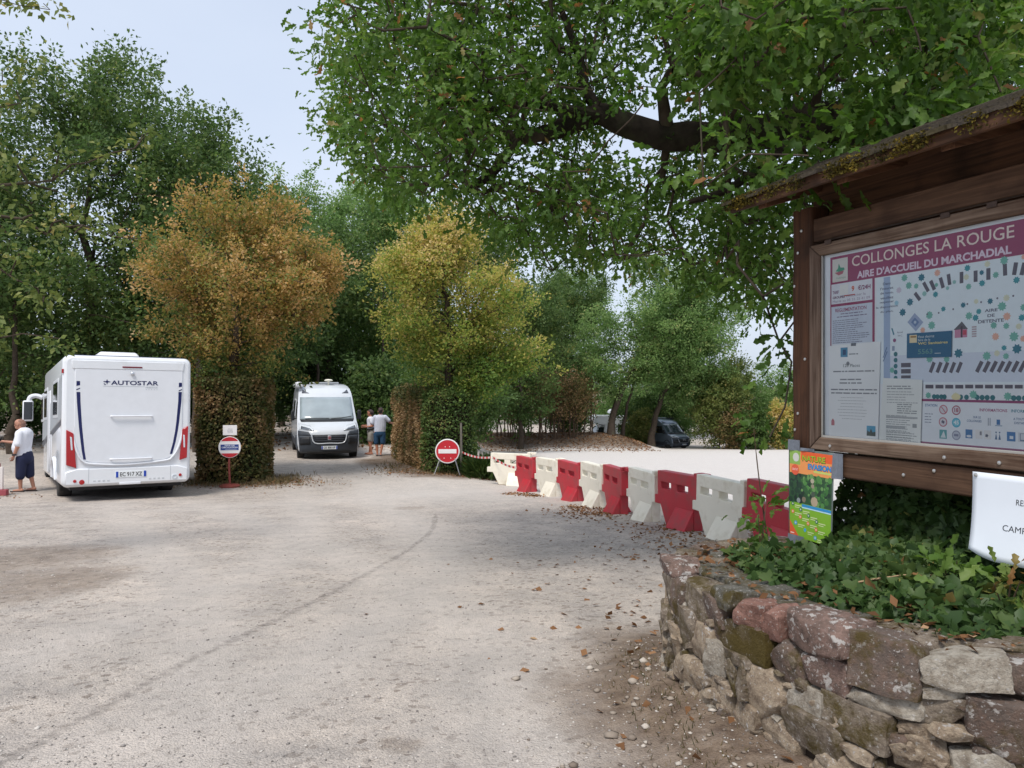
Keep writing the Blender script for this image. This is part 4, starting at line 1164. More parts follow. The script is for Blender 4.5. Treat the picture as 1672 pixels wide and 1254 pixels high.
tn = np.clip(.42 + .35 * cl + r.normal(0, .15, len(PP)) + .45 * (r.random(len(PP)) < .03), 0, 1)
tag(leaf_object('ivy', [(PP, D, N, sz, tn, 'ivy', 1.), ], IVY), 'dense ivy covering the bed under the notice board', 'ivy', kind='stuff')
# oak seedlings and weeds among the ivy
for i, (lab, x, y, h) in enumerate((('oak seedling with lobed leaves among the ivy, right of the hanging poster', 2.02, 3.55, .20), ('yellowing oak seedling among the ivy below the white paper', 2.12, 3.32, .24), ('leafy sucker growing up between barrier and board post', 1.52, 4.72, .42))):
    b = (x, y, bed_z(x, y))
    root = empty('oak_seedling', b, label=lab, cat='seedling')
    st = MB(); tp_ = []
    for k in range(3):
        q = (random.uniform(-.09, .09), random.uniform(-.09, .09), h * random.uniform(.75, 1.1)); tp_.append(q)
        st.tube([(0, 0, -.03), (q[0] * .4, q[1] * .4, q[2] * .5), q], [.005, .004, .002], n=5)
    st.build('stem', BARK_BROWN, root)
    C = np.array(tp_ + [(a * .6, b_ * .6, c * .65) for a, b_, c in tp_])
    leaf_object('crown', [cluster_leaves(C, 9, .06, .085, 330 + i, .7, .8, (lambda i: lambda P, r, c: (.88 if i == 1 else .6) + r.normal(0, .07, len(P)))(i), .1, 'oak', 1.05)], OAK, root)
# ================================================================ notice board
BOARD_YAW = math.atan2(-.929, .369)
BOARD_LOC = (1.76, 4.70, .30)
BZ = .30                               # local heights below are given above z = 0
board = empty('notice_board', BOARD_LOC, (0, 0, BOARD_YAW), label='timber notice board with mossy shingle roof and glazed map case', cat='notice board')
POSTW = wood_mat('brown_stained_post', lin((56, 36, 25)), lin((88, 58, 40)), axis=2, wear=lin((36, 24, 18)))
BEAMW = wood_mat('brown_stained_beam', lin((66, 47, 35)), lin((104, 78, 60)), axis=0, wear=lin((52, 34, 24)))
OLDW = wood_mat('weathered_frame_wood', lin((74, 56, 44)), lin((138, 118, 102)), axis=0, wear=lin((70, 46, 32)))
OLDV = wood_mat('weathered_frame_wood_upright', lin((66, 50, 40)), lin((118, 100, 88)), axis=2, wear=lin((70, 46, 32)))
DARKW = wood_mat('dark_roof_board', lin((58, 40, 30)), lin((104, 74, 54)), axis=0, wear=lin((34, 24, 18)))
RAFTW = wood_mat('orange_brown_rafter', lin((76, 52, 38)), lin((118, 84, 62)), axis=1, wear=lin((60, 38, 26)))
SHING = wood_mat('grey_mossy_shingle', lin((44, 39, 34)), lin((82, 74, 62)), axis=1, wear=lin((66, 58, 22)))
SCREW = pmat('zinc_screw', (.55, .54, .52), rough=.35, metal=.9)
GREYM = pmat('grey_aluminium', lin((170, 168, 162)), rough=.5, metal=.2)
TAPE = pmat('grey_duct_tape', lin((112, 118, 128)), rough=.45, var=.12, scale=25, bump=.3, bscale=60)
PAPER = pmat('white_paper', lin((238, 240, 242)), rough=.7, var=.03, scale=5)
def bz(z): return z - BZ
def uneven(b, seed, amp=.004):
    b.v = [(x + amp * noise.noise(Vector((x * 9, y * 9, z * 9)) + Vector((seed, 0, 0))), y + amp * noise.noise(Vector((x * 9, y * 9, z * 9)) + Vector((0, seed, 0))), z) for x, y, z in b.v]
    return b
for x0 in (-.08, 1.76):
    b = MB()
    zs = np.linspace(bz(.35), bz(2.66), 14)
    rows = [[(x0, 0, z), (x0 + .16, 0, z), (x0 + .16, .14, z), (x0, .14, z)] for z in zs]
    b.grid(rows, close=True); b.add(rows[-1], [(0, 1, 2, 3)])
    uneven(b, x0).build('post', POSTW, board, bevel=.012)
b = MB().box(.082, 1.758, .012, .06, bz(2.447), bz(2.585)); b.build('top_beam', BEAMW, board, bevel=.006)
b = MB().box(.082, 1.758, -.012, .075, bz(1.066), bz(1.203)); b.build('bottom_beam', BEAMW, board, bevel=.010)
# glazed case: frame of four mitred rails
X0, X1, Z0, Z1 = .092, 1.70, 1.214, 2.42
fw = .075
def rail(p, mat, name='frame_rail'):
    b = MB(); v = [(x, y, bz(z)) for y in (-.028, .03) for x, z in p]
    b.hexa([v[0], v[1], v[2], v[3], v[4], v[5], v[6], v[7]]).build(name, mat, board, bevel=.007)
rail([(X0, Z1), (X1, Z1), (X1 - fw, Z1 - fw + .006), (X0 + fw + .008, Z1 - fw + .006)], OLDW)
rail([(X0, Z0), (X1, Z0), (X1 - fw, Z0 + fw), (X0 + fw + .008, Z0 + fw)], OLDW)
rail([(X0, Z0 + .001), (X0, Z1 - .001), (X0 + fw + .007, Z1 - fw + .004), (X0 + fw + .007, Z0 + fw + .001)], OLDV)
rail([(X1, Z0 + .001), (X1, Z1 - .001), (X1 - fw, Z1 - fw + .004), (X1 - fw, Z0 + fw + .001)], OLDV)
PX0, PX1, PZ0, PZ1 = X0 + fw + .004, X1 - fw + .003, Z0 + fw - .004, Z1 - fw + .01
for nm, q in (('case_rim', (PX0, PX0 + .012, PZ0, PZ1)), ('case_rim', (PX0 + .0125, PX1 - .001, PZ0, PZ0 + .016))):
    MB().box(q[0], q[1], -.012, .004, bz(q[2]), bz(q[3])).build(nm, GREYM, board, bevel=.002)
pan = MB().box(PX0 - .01, PX1 + .01, .0065, .026, bz(PZ0 - .01), bz(PZ1 + .01)).build('map_panel', pmat('panel_white', lin((214, 218, 224)), rough=.5, var=.03), board)
gme_ = bpy.data.meshes.new('glass_pane'); gme_.from_pydata([(PX0 + .001, -.0095, bz(PZ0 + .018)), (PX1 - .001, -.0095, bz(PZ0 + .018)), (PX1 - .001, -.0095, bz(PZ1 - .004)), (PX0 + .001, -.0095, bz(PZ1 - .004))], [], [(0, 1, 2, 3)])
link('glass_pane', gme_, glass_sheet('case_glass', (.95, .97, .97), .05, 1.33), board)
for sx, sz, y_ in ((-.03, 2.40, 0), (.0, 2.53, 0), (.03, 1.75, 0), (-.055, 1.32, 0), (-.03, 1.42, 0), (-.06, 2.2, 0), (.26, 1.243, -.028), (1.0, 1.243, -.028), (1.28, 1.243, -.028), (.93, 1.17, -.012), (.75, 1.13, -.012)):
    MB().lathe([(.010, y_), (.009, y_ - .005), (.002, y_ - .007)], 10, (sx, 0, bz(sz)), 'y').build('screw_head', SCREW, board)
for hx in (.22, .98, 1.22):
    MB().box(hx, hx + .05, -.034, -.0285, bz(2.405), bz(2.432)).build('hinge', pmat('rusty_hinge', lin((74, 58, 50)), rough=.6, metal=.4, var=.3, scale=30), board, bevel=.002)
# roof: rafters, sheathing boards, shingles with moss
EY, EZ, RY, RZ = -.33, 2.70, .42, 3.02          # eave and ridge lines in the board's own frame
sl = (RZ - EZ) / (RY - EY)
def on_roof(y, up=0.): return bz(EZ + (y - EY) * sl + up)
for rx in (-.02, .60, 1.22, 1.80):
    b = MB()
    v = []
    for x in (rx - .035, rx + .035):
        v.append([(x, EY + .05, on_roof(EY + .05, -.03)), (x, RY, on_roof(RY, -.03)), (x, RY, on_roof(RY, -.12)), (x, .10, on_roof(.10, -.12)), (x, EY + .05, on_roof(EY + .05, -.075))])
    n = len(v[0]); b.add(v[0] + v[1], [tuple(range(n)), tuple(reversed(range(n, 2 * n)))] + [(i, (i + 1) % n, (i + 1) % n + n, i + n) for i in range(n)])
    b.build('rafter', RAFTW, board, bevel=.005)
ny_ = 6; wy = (RY - EY) / ny_
for k in range(ny_):
    y0, y1 = EY + k * wy + .003, EY + (k + 1) * wy - .003
    j = random.uniform(-.03, .03)
    b = MB(); xs = np.linspace(-.22 + j, 2.1, 10)
    rows = [[(x, y0, on_roof(y0, -.028)), (x, y1, on_roof(y1, -.028)), (x, y1, on_roof(y1, -.002)), (x, y0, on_roof(y0, -.002))] for x in xs]
    b.grid(rows, close=True); b.add(rows[0], [(0, 1, 2, 3)]); b.add(rows[-1], [(0, 1, 2, 3)])
    uneven(b, k + 4.5, .004).build('roof_board', DARKW, board, bevel=.003)
MB().box(-.06, 1.9, .145, .165, bz(2.45), bz(2.93)).build('back_board', DARKW, board, bevel=.003)
roof = MB().box(-.3, 2.05, RY - .05, RY + .02, bz(RZ - .02), bz(RZ + .035)).build('ridge_board', SHING, board, bevel=.006)
uneven(MB().box(-.23, 2.08, EY - .022, EY + .002, on_roof(EY, -.045), on_roof(EY, .024)), 3.3, .004).build('eave_board', DARKW, board, bevel=.004)
rq = random.Random(4)
for row in range(6):
    x = -.26 + (row % 2) * .06
    while x < 2.12:
        w = rq.uniform(.09, .15); y0 = EY - .05 + row * .135 + rq.uniform(-.018, .018); y1 = min(y0 + .24, RY)
        b = MB(); lift = .004 + rq.uniform(0, .006); th = rq.uniform(.014, .022)
        b.hexa([(x, y0, on_roof(y0, lift + .022)), (x + w - .006, y0, on_roof(y0, lift + .022 + rq.uniform(-.004, .004))), (x + w - .006, y1, on_roof(y1, lift)), (x, y1, on_roof(y1, lift)),
                (x, y0, on_roof(y0, lift + th + .024)), (x + w - .006, y0, on_roof(y0, lift + th + .024)), (x + w - .006, y1, on_roof(y1, lift + th)), (x, y1, on_roof(y1, lift + th))])
        b.build('shingle', SHING, board, smooth=False)
        x += w
r = np.random.default_rng(31)
n = 9000
mx = r.uniform(-.27, 2.1, n); my = EY - .06 + np.abs(r.normal(0, .03, n)); hang = r.random(n)
mz = EZ + (my - EY) * sl - .02 + .075 * hang - bz(0) * 0
keep = np.array([noise.noise(Vector((a * 5, 0, 2))) for a in mx]) + r.normal(0, .15, n) > .02
P = np.stack([mx, my, mz - BZ], 1)[keep]
D = unit(r.normal(size=P.shape) + np.array([0, -.9, -.25])); N = unit(r.normal(size=P.shape) + np.array([0, -.5, .6]))
leaf_object('moss', [(P, D, N, .014 * r.uniform(.5, 1.5, len(P)), np.clip(.3 + .5 * np.array([noise.noise(Vector((a * 6, 0, 5))) for a in P[:, 0]]) + r.normal(0, .2, len(P)), 0, 1), 'diamond', 1.1)], MOSS, board, kind='stuff')

# ---- the printed map
pr = Print(.0062)
PUR, WHI, GRY = (146, 52, 94), (224, 222, 226), (92, 84, 96)
pr.rect(PX0, PX1, bz(PZ0), bz(PZ1), (226, 230, 236), 0.2)
def rz(x0, x1, z0, z1, c, l=1, a=0.): pr.rect(x0, x1, bz(z0), bz(z1), c, l, a)
rz(.226, 1.585, 2.175, 2.333, PUR, 1)
rz(.226, .234, 1.30, 2.175, PUR, 1)
rz(.243, .357, 2.186, 2.318, (214, 210, 204), 2)
pr.poly([(.268, bz(2.248)), (.285, bz(2.262)), (.291, bz(2.29)), (.305, bz(2.265)), (.33, bz(2.262)), (.335, bz(2.25)), (.30, bz(2.24))], (62, 150, 120), 3)
pr.poly([(.26, bz(2.24)), (.33, bz(2.246)), (.32, bz(2.228)), (.29, bz(2.222))], (176, 96, 110), 3)
pr.text('Collonges', .272, bz(2.2), .07, .012, (110, 150, 130), 3)
pr.text('COLLONGES LA ROUGE', .388, bz(2.258), .937, .058, (232, 214, 206), 2, .006)
pr.text("AIRE D'ACCUEIL DU MARCHADIAL", .424, bz(2.187), .888, .041, (226, 206, 222), 2, .035)
# left column
rz(.234, .546, 2.045, 2.060, PUR, 1); rz(.530, .546, 1.83, 2.175, PUR, 1.1)
rz(.236, .528, 2.061, 2.174, (224, 226, 234), 1.2); rz(.236, .528, 1.83, 2.044, (204, 213, 228), 1.2)
pr.text('TARIF', .245, bz(2.118), .045, .018, (120, 70, 110), 2, .03); pr.text('9', .385, bz(2.12), .02, .03, (206, 92, 60), 2, .04); pr.text('\u20ac/24H', .43, bz(2.122), .088, .026, (130, 60, 100), 2, .03)
pr.rect(.30, .362, bz(2.108), bz(2.165), (232, 232, 230), 4); rz(.33, .41, 2.098, 2.104, (190, 70, 60), 2)
pr.text('GROUPES', .245, bz(2.09), .09, .014, (110, 56, 96), 2, .03); pr.text('contacter la', .345, bz(2.092), .14, .013, (140, 120, 150), 2)
pr.text('Mairie au 05 55 25 41 09', .245, bz(2.068), .27, .014, (150, 130, 160), 2)
pr.text('REGLEMENTATION', .265, bz(2.012), .225, .020, (150, 60, 104), 2, .015)
pr.lines(.27, .50, bz(2.002), 2, .016, .005, (120, 110, 140), 2, 3, True)
pr.lines(.245, .515, bz(1.965), 12, .0115, .0042, (128, 132, 156), 2, 4)
# the map itself
rz(.56, 1.585, 1.60, 2.172, (224, 235, 242), 1.1)
rz(.606, .648, 1.62, 2.17, (160, 180, 210), 1.3); rz(.648, 1.585, 1.61, 1.75, (208, 217, 232), 1.25)
for i, w in enumerate(('Dans', "l'interet", 'de tous,', 'veuillez', 'respecter', 'la disposition', 'du plan.')):
    wd_ = (.05, .085, .085, .085, .09, .14, .085)[i]; pr.text(w, .627 - wd_ / 2, bz(2.128 - i * .025), wd_, .014, (84, 92, 122), 3, .01)
COLS = {'g': (112, 178, 164), 'G': (142, 190, 186), 'd': (28, 112, 134), 't': (52, 146, 158), 'o': (226, 172, 152), 'y': (214, 216, 190), 'p': (206, 198, 214), 'c': (156, 200, 218)}
STARS=[(0.738,2.151,0.0213,'g'),(0.841,2.14,0.0214,'d'),(0.932,2.151,0.0189,'o'),(0.765,2.108,0.0211,'g'),(0.809,2.1,0.0156,'g'),(0.927,2.092,0.0117,'g'),(0.989,2.069,0.0114,'G'),(0.858,2.056,0.0153,'G'),(0.922,2.045,0.0169,'t'),(0.772,2.022,0.0217,'d'),(0.727,1.973,0.0219,'d'),(0.704,2.091,0.0184,'p'),(0.689,2.025,0.0154,'c'),(0.966,1.969,0.0144,'t'),(0.887,1.947,0.0206,'g'),(1.095,2.152,0.0176,'t'),(1.089,2.11,0.0165,'y'),(1.101,2.063,0.0164,'g'),(1.168,2.121,0.0134,'d'),(1.17,2.071,0.0172,'t'),(1.196,2.157,0.0166,'y'),(1.237,2.101,0.0164,'g'),(1.277,2.162,0.0216,'g'),(1.335,2.065,0.0173,'t'),(1.073,1.978,0.0149,'d'),(1.14,1.989,0.0135,'y'),(1.21,1.983,0.0154,'d'),(1.288,1.99,0.0172,'y'),(1.267,1.954,0.0231,'g'),(1.368,1.94,0.0184,'g'),(1.368,2.164,0.0132,'o'),(1.153,1.94,0.014,'t'),(1.026,2.094,0.0115,'G'),(0.9,1.893,0.0229,'g'),(0.887,1.943,0.0206,'g'),(0.848,1.873,0.0163,'o'),(0.888,1.725,0.0206,'g'),(0.984,1.722,0.0186,'g'),(0.66,1.673,0.017,'g'),(1.103,1.924,0.0204,'g'),(1.153,1.941,0.0145,'g'),(1.137,1.912,0.0174,'t'),(1.29,1.906,0.0203,'o'),(1.359,1.895,0.0172,'t'),(1.227,1.87,0.0178,'g'),(1.287,1.863,0.0162,'g'),(1.345,1.857,0.0159,'y'),(1.236,1.818,0.0196,'o'),(1.323,1.813,0.0241,'g'),(1.365,1.801,0.0158,'o'),(1.277,1.764,0.0141,'t'),(1.337,1.757,0.024,'d'),(1.048,1.748,0.0244,'d'),(1.193,1.73,0.0227,'g'),(1.243,1.741,0.0164,'y'),(1.286,1.726,0.0162,'g'),(1.125,1.55,0.0219,'g'),(0.881,1.543,0.0177,'g'),(1.033,1.542,0.0195,'y'),(1.294,1.544,0.0209,'g')]
BARS=[(0.817,2.046,0.0193,0.0508,-38),(0.867,2.089,0.0188,0.0561,-30),(0.905,2.093,0.0201,0.0526,-25),(0.957,2.099,0.0196,0.0549,-17),(0.997,2.11,0.0192,0.0543,-8),(1.064,2.111,0.0195,0.0543,0),(1.137,2.108,0.0201,0.0534,0),(1.201,2.11,0.0205,0.0539,0),(1.281,2.119,0.0197,0.0541,-2),(1.328,2.117,0.0198,0.0561,10),(1.364,2.111,0.0194,0.0555,14),(0.747,1.698,0.0595,0.0228,0),(0.747,1.666,0.0595,0.0228,0),(0.747,1.637,0.0595,0.0152,0),(0.903,1.683,0.0194,0.0556,24),(0.942,1.682,0.0191,0.0551,24),(0.979,1.681,0.0188,0.0546,24),(1.016,1.68,0.0184,0.054,24),(1.052,1.68,0.0181,0.0536,24),(1.156,1.681,0.0192,0.0559,28),(1.192,1.68,0.0188,0.0554,28),(1.227,1.68,0.0186,0.0548,28),(1.262,1.679,0.0182,0.0543,28),(1.295,1.678,0.0179,0.0539,28),(1.329,1.678,0.0176,0.0534,28),(1.361,1.677,0.0172,0.0529,28),(1.393,1.676,0.017,0.0524,28),(0.887,1.587,0.046,0.0185,0),(0.944,1.587,0.0447,0.0182,0),(0.998,1.587,0.0436,0.018,0),(1.052,1.587,0.0425,0.0178,0),(1.104,1.588,0.0414,0.0176,0),(1.155,1.588,0.0402,0.0173,0),(1.204,1.588,0.0393,0.0171,0),(1.252,1.588,0.0383,0.0169,0),(1.299,1.588,0.0374,0.0167,0),(1.345,1.588,0.0365,0.0165,0)]
for i, (t, z, rd, k) in enumerate(STARS): pr.star(t, bz(z), rd, COLS[k], 2 + (k in 'dt') * .6 + i * .01, 8 if k in 'dt' else 9, i * .7)
for i, (t, z, w, h, a) in enumerate(BARS): pr.rect(t - w / 2, t + w / 2, bz(z - h / 2), bz(z + h / 2), (86, 82, 96), 1.8 + i * .005, a)
for i in range(6): pr.rect(1.41 + i * .034, 1.43 + i * .034, bz(1.65), bz(1.703), (86, 82, 96), 1.8, 28)
for i in range(4): pr.rect(1.395 + i * .05, 1.432 + i * .05, bz(1.579), bz(1.597), (86, 82, 96), 1.8)
for i in range(5): pr.rect(1.40 + i * .038, 1.42 + i * .038, bz(2.08), bz(2.14), (86, 82, 96), 1.8, 15)
for i in range(9): pr.star(1.42 + .045 * (i % 4), bz(1.78 + .1 * (i // 3)), .019, COLS['gtdoy'[i % 5]], 2.2, 9, i)
for i in range(5): pr.disc(.683, bz(1.757 - .0315 * i), .0125, (36, 112, 122), 2.2)
for t in (.914, .933, .955, .972, 1.03, 1.06, 1.09, 1.145, 1.17, 1.195, 1.222, 1.322, 1.345, 1.372, 1.4, 1.43, 1.46, 1.5): pr.disc(t, bz(1.537), .0125, (36, 112, 122), 1.9)
pr.disc(1.035, bz(1.538), .025, (222, 214, 170), 2.9, 12, .016)
for t, z in ((.875, 1.951), (.94, 1.952), (1.02, 1.963), (1.095, 1.981), (1.165, 1.983), (1.245, 1.993), (1.32, 1.996)): pr.disc(t, bz(z), .005, (104, 104, 120), 2.6, 8)
pr.rect(.768, .84, bz(1.885), bz(1.947), (154, 170, 200), 2, 45); pr.rect(.785, .822, bz(1.9), bz(1.932), (98, 126, 172), 2.1, 45); pr.disc(.803, bz(1.916), .008, (190, 204, 220), 2.2)
pr.poly([(.655, bz(1.895)), (.664, bz(1.895)), (.676, bz(1.86)), (.668, bz(1.858))], (60, 128, 150), 2)
pr.disc(.676, bz(1.83), .010, (140, 72, 120), 2); pr.text('Accueil', .692, bz(1.866), .036, .009, (110, 116, 136), 2); pr.text('WC', .695, bz(1.848), .03, .009, (110, 116, 136), 2)
pr.rect(.66, .677, bz(1.775), bz(1.80), (146, 160, 184), 2)
pr.poly([(.60, bz(1.74)), (.606, bz(1.742)), (.63, bz(1.795)), (.624, bz(1.797))], (96, 122, 160), 2); pr.poly([(.60, bz(1.72)), (.607, bz(1.722)), (.632, bz(1.772)), (.626, bz(1.775))], (96, 122, 160), 2)
pr.text('AIRE', 1.183, bz(1.934), .063, .014, (80, 84, 108), 3, .02); pr.text('DE', 1.197, bz(1.91), .035, .014, (80, 84, 108), 3, .02); pr.text('DETENTE', 1.15, bz(1.884), .126, .015, (80, 84, 108), 3, .02)
pr.poly([(1.022, bz(1.862)), (1.066, bz(1.9)), (1.098, bz(1.862))], (84, 84, 92), 2.7); pr.rect(1.028, 1.094, bz(1.823), bz(1.862), (196, 130, 160), 2.7); pr.rect(1.06, 1.07, bz(1.823), bz(1.878), (70, 48, 66), 2.8); pr.rect(1.072, 1.09, bz(1.835), bz(1.858), (186, 60, 84), 2.8)
for i in range(5): pr.rect(1.118, 1.142, bz(1.822 + i * .011), bz(1.829 + i * .011), (176, 160, 168), 2.7)
# lower strip with the symbols
rz(.60, 1.585, 1.513, 1.525, (140, 62, 108), 2.4); rz(.60, 1.585, 1.31, 1.513, (226, 231, 238), 1.4); rz(.60, 1.585, 1.293, 1.309, (164, 106, 136), 1.5)
pr.text('STATION', .862, bz(1.487), .07, .013, (70, 112, 160), 2, .02); pr.lines(.86, .92, bz(1.452), 4, .014, .004, (130, 140, 160), 2, 9)
def ring(x, z, c, inner):
    pr.disc(x, bz(z), .0235, c, 2, 20); pr.disc(x, bz(z), .0185, inner, 2.2, 20)
ring(.966, 1.474, (186, 104, 122), (212, 208, 216)); pr.rect(.964, .969, bz(1.456), bz(1.492), (186, 104, 122), 2.4, -40)
ring(1.036, 1.473, (162, 78, 100), (212, 208, 216)); pr.text('18', 1.026, bz(1.464), .022, .02, (162, 78, 100), 2.4, .03)
ring(.964, 1.413, (186, 104, 122), (212, 208, 216)); pr.rect(.956, .972, bz(1.407), bz(1.42), (96, 96, 120), 2.4, 30)
ring(1.036, 1.413, (72, 170, 200), (110, 192, 212)); pr.text('45', 1.022, bz(1.404), .028, .02, (226, 236, 240), 2.4, .03)
pr.rect(.944, .985, bz(1.331), bz(1.375), (92, 162, 168), 2); pr.poly([(.95, bz(1.336)), (.968, bz(1.37)), (.98, bz(1.336))], (214, 224, 228), 2.2)
ring(1.036, 1.352, (146, 152, 174), (190, 196, 210)); pr.rect(1.024, 1.048, bz(1.347), bz(1.358), (128, 134, 160), 2.4)
def ico(x, z, c, w=.036): pr.rect(x - w / 2, x + w / 2, bz(z - .021), bz(z + .021), c, 2)
ico(1.103, 1.363, (64, 120, 172)); pr.disc(1.103, bz(1.352), .013, (214, 220, 228), 2.2, 12, .006)
ico(1.154, 1.3645, (222, 222, 224)); pr.rect(1.158, 1.168, bz(1.36), bz(1.378), (130, 130, 140), 2.2)
ico(1.197, 1.364, (222, 222, 224)); pr.star(1.193, bz(1.36), .009, (84, 92, 110), 2.2, 5)
for dx in (-.009, .008): pr.disc(1.2477 + dx, bz(1.378), .004, (84, 116, 150), 2.2, 8); pr.poly([(1.2477 + dx - .006, bz(1.345)), (1.2477 + dx, bz(1.374)), (1.2477 + dx + .006, bz(1.345))], (84, 116, 150), 2.2)
ico(1.31, 1.363, (60, 120, 176), .04); pr.rect(1.303, 1.32, bz(1.352), bz(1.366), (220, 226, 232), 2.2)
ico(1.362, 1.363, (206, 210, 218), .04); pr.rect(1.35, 1.374, bz(1.345), bz(1.38), (120, 140, 164), 2.1); pr.rect(1.354, 1.372, bz(1.352), bz(1.378), (206, 210, 218), 2.2)
for i in range(5): ico(1.42 + i * .036, 1.363, ((60, 120, 176), (222, 222, 224))[i % 2], .03)
pr.text('INFORMATIONS', 1.157, bz(1.472), .135, .014, (164, 88, 128), 2, .02); pr.text('INFORMATION', 1.31, bz(1.472), .125, .014, (70, 138, 160), 2, .02)
pr.text('SUR LE', 1.125, bz(1.438), .038, .011, (84, 116, 156), 2, .02); pr.text('COLLONGES', 1.092, bz(1.42), .075, .011, (84, 116, 156), 2, .02)
pr.rect(1.199, 1.202, bz(1.407), bz(1.443), (84, 104, 134), 2); pr.rect(1.208, 1.211, bz(1.407), bz(1.443), (84, 104, 134), 2)
pr.rect(1.241, 1.258, bz(1.413), bz(1.437), (48, 112, 168), 2); pr.rect(1.234, 1.268, bz(1.407), bz(1.411), (120, 150, 180), 2)
pr.text('A TOUTE', 1.32, bz(1.438), .055, .011, (84, 116, 156), 2, .02); pr.text('DISTANCE', 1.325, bz(1.42), .07, .011, (84, 116, 156), 2, .02)
o = pr.build('map_print', pan)

# ---- papers hung in and on the board: things of their own
def sheet_root(name, x, z, y, label, cat, yaw=0.):
    M_ = Matrix.Translation(BOARD_LOC) @ Matrix.Rotation(BOARD_YAW, 4, 'Z')
    p = M_ @ Vector((x, y, bz(z)))
    return empty(name, p, (0, 0, BOARD_YAW + yaw), label=label, cat=cat)
def quad_sheet(root, pts, y0, y1, mat, name='sheet'):
    b = MB(); v = [(x, y, z) for y in (y0, y1) for x, z in pts]
    b.hexa(v).build(name, mat, root, smooth=False)
# tall white notice
s = sheet_root('paper_notice', .221, 1.297, .001, 'tall white notice sheet taped in the lower left of the map case', 'notice')
quad_sheet(s, [(0, 0), (.352, -.012), (.368, .532), (-.002, .523)], 0, .0012, PAPER)
p = Print(0)
p.rect(.088, .14, .456, .51, (74, 142, 178), 1); p.rect(.105, .128, .468, .498, (34, 74, 116), 2); p.lines(.15, .25, .474, 1, .01, .006, (130, 136, 142), 1, 1)
p.text('120 Places', .108, .398, .12, .018, (120, 126, 132), 1, .01); p.disc(.142, .418, .012, (130, 134, 140), 1)
p.lines(.03, .33, .378, 1, .01, .007, (130, 134, 140), 1, 2, True); p.lines(.07, .25, .332, 2, .02, .007, (130, 134, 140), 1, 5, True); p.lines(.0, .36, .275, 2, .02, .007, (132, 136, 144), 1, 6, True)
p.lines(.06, .28, .228, 8, .017, .003, (186, 190, 194), 1, 7, True)
p.poly([(.018, .065), (.018, .09), (.03, .105), (.042, .09), (.042, .065)], (190, 118, 128), 1)
p.rect(.275, .335, .02, .075, (96, 166, 200), 1); p.poly([(.275, .02), (.335, .02), (.335, .045), (.315, .04), (.305, .06), (.295, .04), (.28, .05)], (82, 92, 88), 2)
p.build('print', s)
MB().box(.165, .2, -.002, -.0006, .516, .532).build('tape', TAPE, s)
# grey form
s = sheet_root('paper_notice', .578, 1.281, -.001, 'small white printed form leaning in the middle of the map case', 'notice')
quad_sheet(s, [(0, 0), (.262, -.001), (.273, .34), (.03, .352)], 0, .0012, pmat('greyish_paper', lin((232, 235, 233)), rough=.7, var=.03))
p = Print(0)
p.lines(.055, .245, .31, 2, .012, .006, (150, 154, 158), 1, 11); p.lines(.055, .25, .28, 5, .014, .004, (168, 172, 176), 1, 12); p.lines(.12, .25, .215, 5, .011, .005, (140, 146, 150), 1, 13)
p.rect(.05, .245, .14, .15, (176, 180, 184), .8); p.lines(.05, .25, .155, 12, .0112, .004, (160, 164, 168), 1, 14); p.rect(.05, .17, .085, .1, (172, 178, 182), .8); p.rect(.215, .24, .095, .115, (150, 156, 160), 1); p.lines(.05, .25, .07, 4, .015, .003, (150, 156, 160), 1, 16)
p.build('print', s)
# blue card
s = sheet_root('blue_card', .757, 1.733, -.0005, 'dark teal card with yellow lettering pinned on the map', 'card')
quad_sheet(s, [(0, 0), (.257, -.001), (.260, .126), (.001, .127)], 0, .0012, flat((0, 92, 130)))
p = Print(0)
p.rect(.018, .062, .078, .118, (226, 208, 168), 1); p.rect(.024, .058, .104, .113, (160, 122, 66), 2)
p.text('Vous desirez', .068, .1, .095, .013, (214, 224, 226), 1); p.text('faire de la', .068, .084, .072, .012, (214, 224, 226), 1); p.text('WC Sanitaires', .068, .066, .17, .013, (222, 206, 130), 1, .02)
p.text('5563', .068, .018, .085, .026, (88, 140, 138), 1, .02); p.rect(.165, .2, .018, .021, (200, 214, 220), 1)
p.build('print', s)
# laminated poster taped to the post
s = sheet_root('poster', -.082, .66, -.022, 'bright green and orange laminated poster taped to the left post of the notice board', 'poster')
lam = MB(); rows = []
for i in range(9):
    f = i / 8; x = .37 * f
    zt, zb = .545 + .001 * f, .015 - .012 * f
    rows.append([(x, -.004 - .03 * max(0, f - .4) * (1 - g), zb + (zt - zb) * g) for g in np.linspace(0, 1, 9)])
lam.grid(rows)
lo = lam.build('laminate', pmat('clear_laminate_edge', lin((96, 108, 104)), rough=.25), s)
lo.modifiers.new('thickness', 'SOLIDIFY').thickness = .0015
def curve_print(p):
    p.b.v = [(x, y - .004 - .03 * max(0, x / .37 - .4) * (1 - min(1, max(0, z / .545))) - .0012, z) for x, y, z in p.b.v]
p = Print(0)
def zz(f, g): return .012 + .525 * g - .006 * f
def q4(f0, f1, g0, g1, c, l=1, m=6):
    for k in range(m):
        a, b_ = f0 + (f1 - f0) * k / m, f0 + (f1 - f0) * (k + 1) / m
        p.poly([(.01 + .35 * a, zz(a, g0)), (.01 + .35 * b_, zz(b_, g0)), (.01 + .35 * b_, zz(b_, g1)), (.01 + .35 * a, zz(a, g1))], c, l)
q4(0, 1, 0, .40, (126, 176, 44)); q4(0, 1, .40, .74, (40, 78, 46)); q4(0, 1, .74, 1, (232, 150, 84)); q4(.28, 1, .9, 1, (226, 92, 40), 1.2); q4(0, .26, .84, 1, (140, 176, 84), 1.2)
rq = random.Random(2)
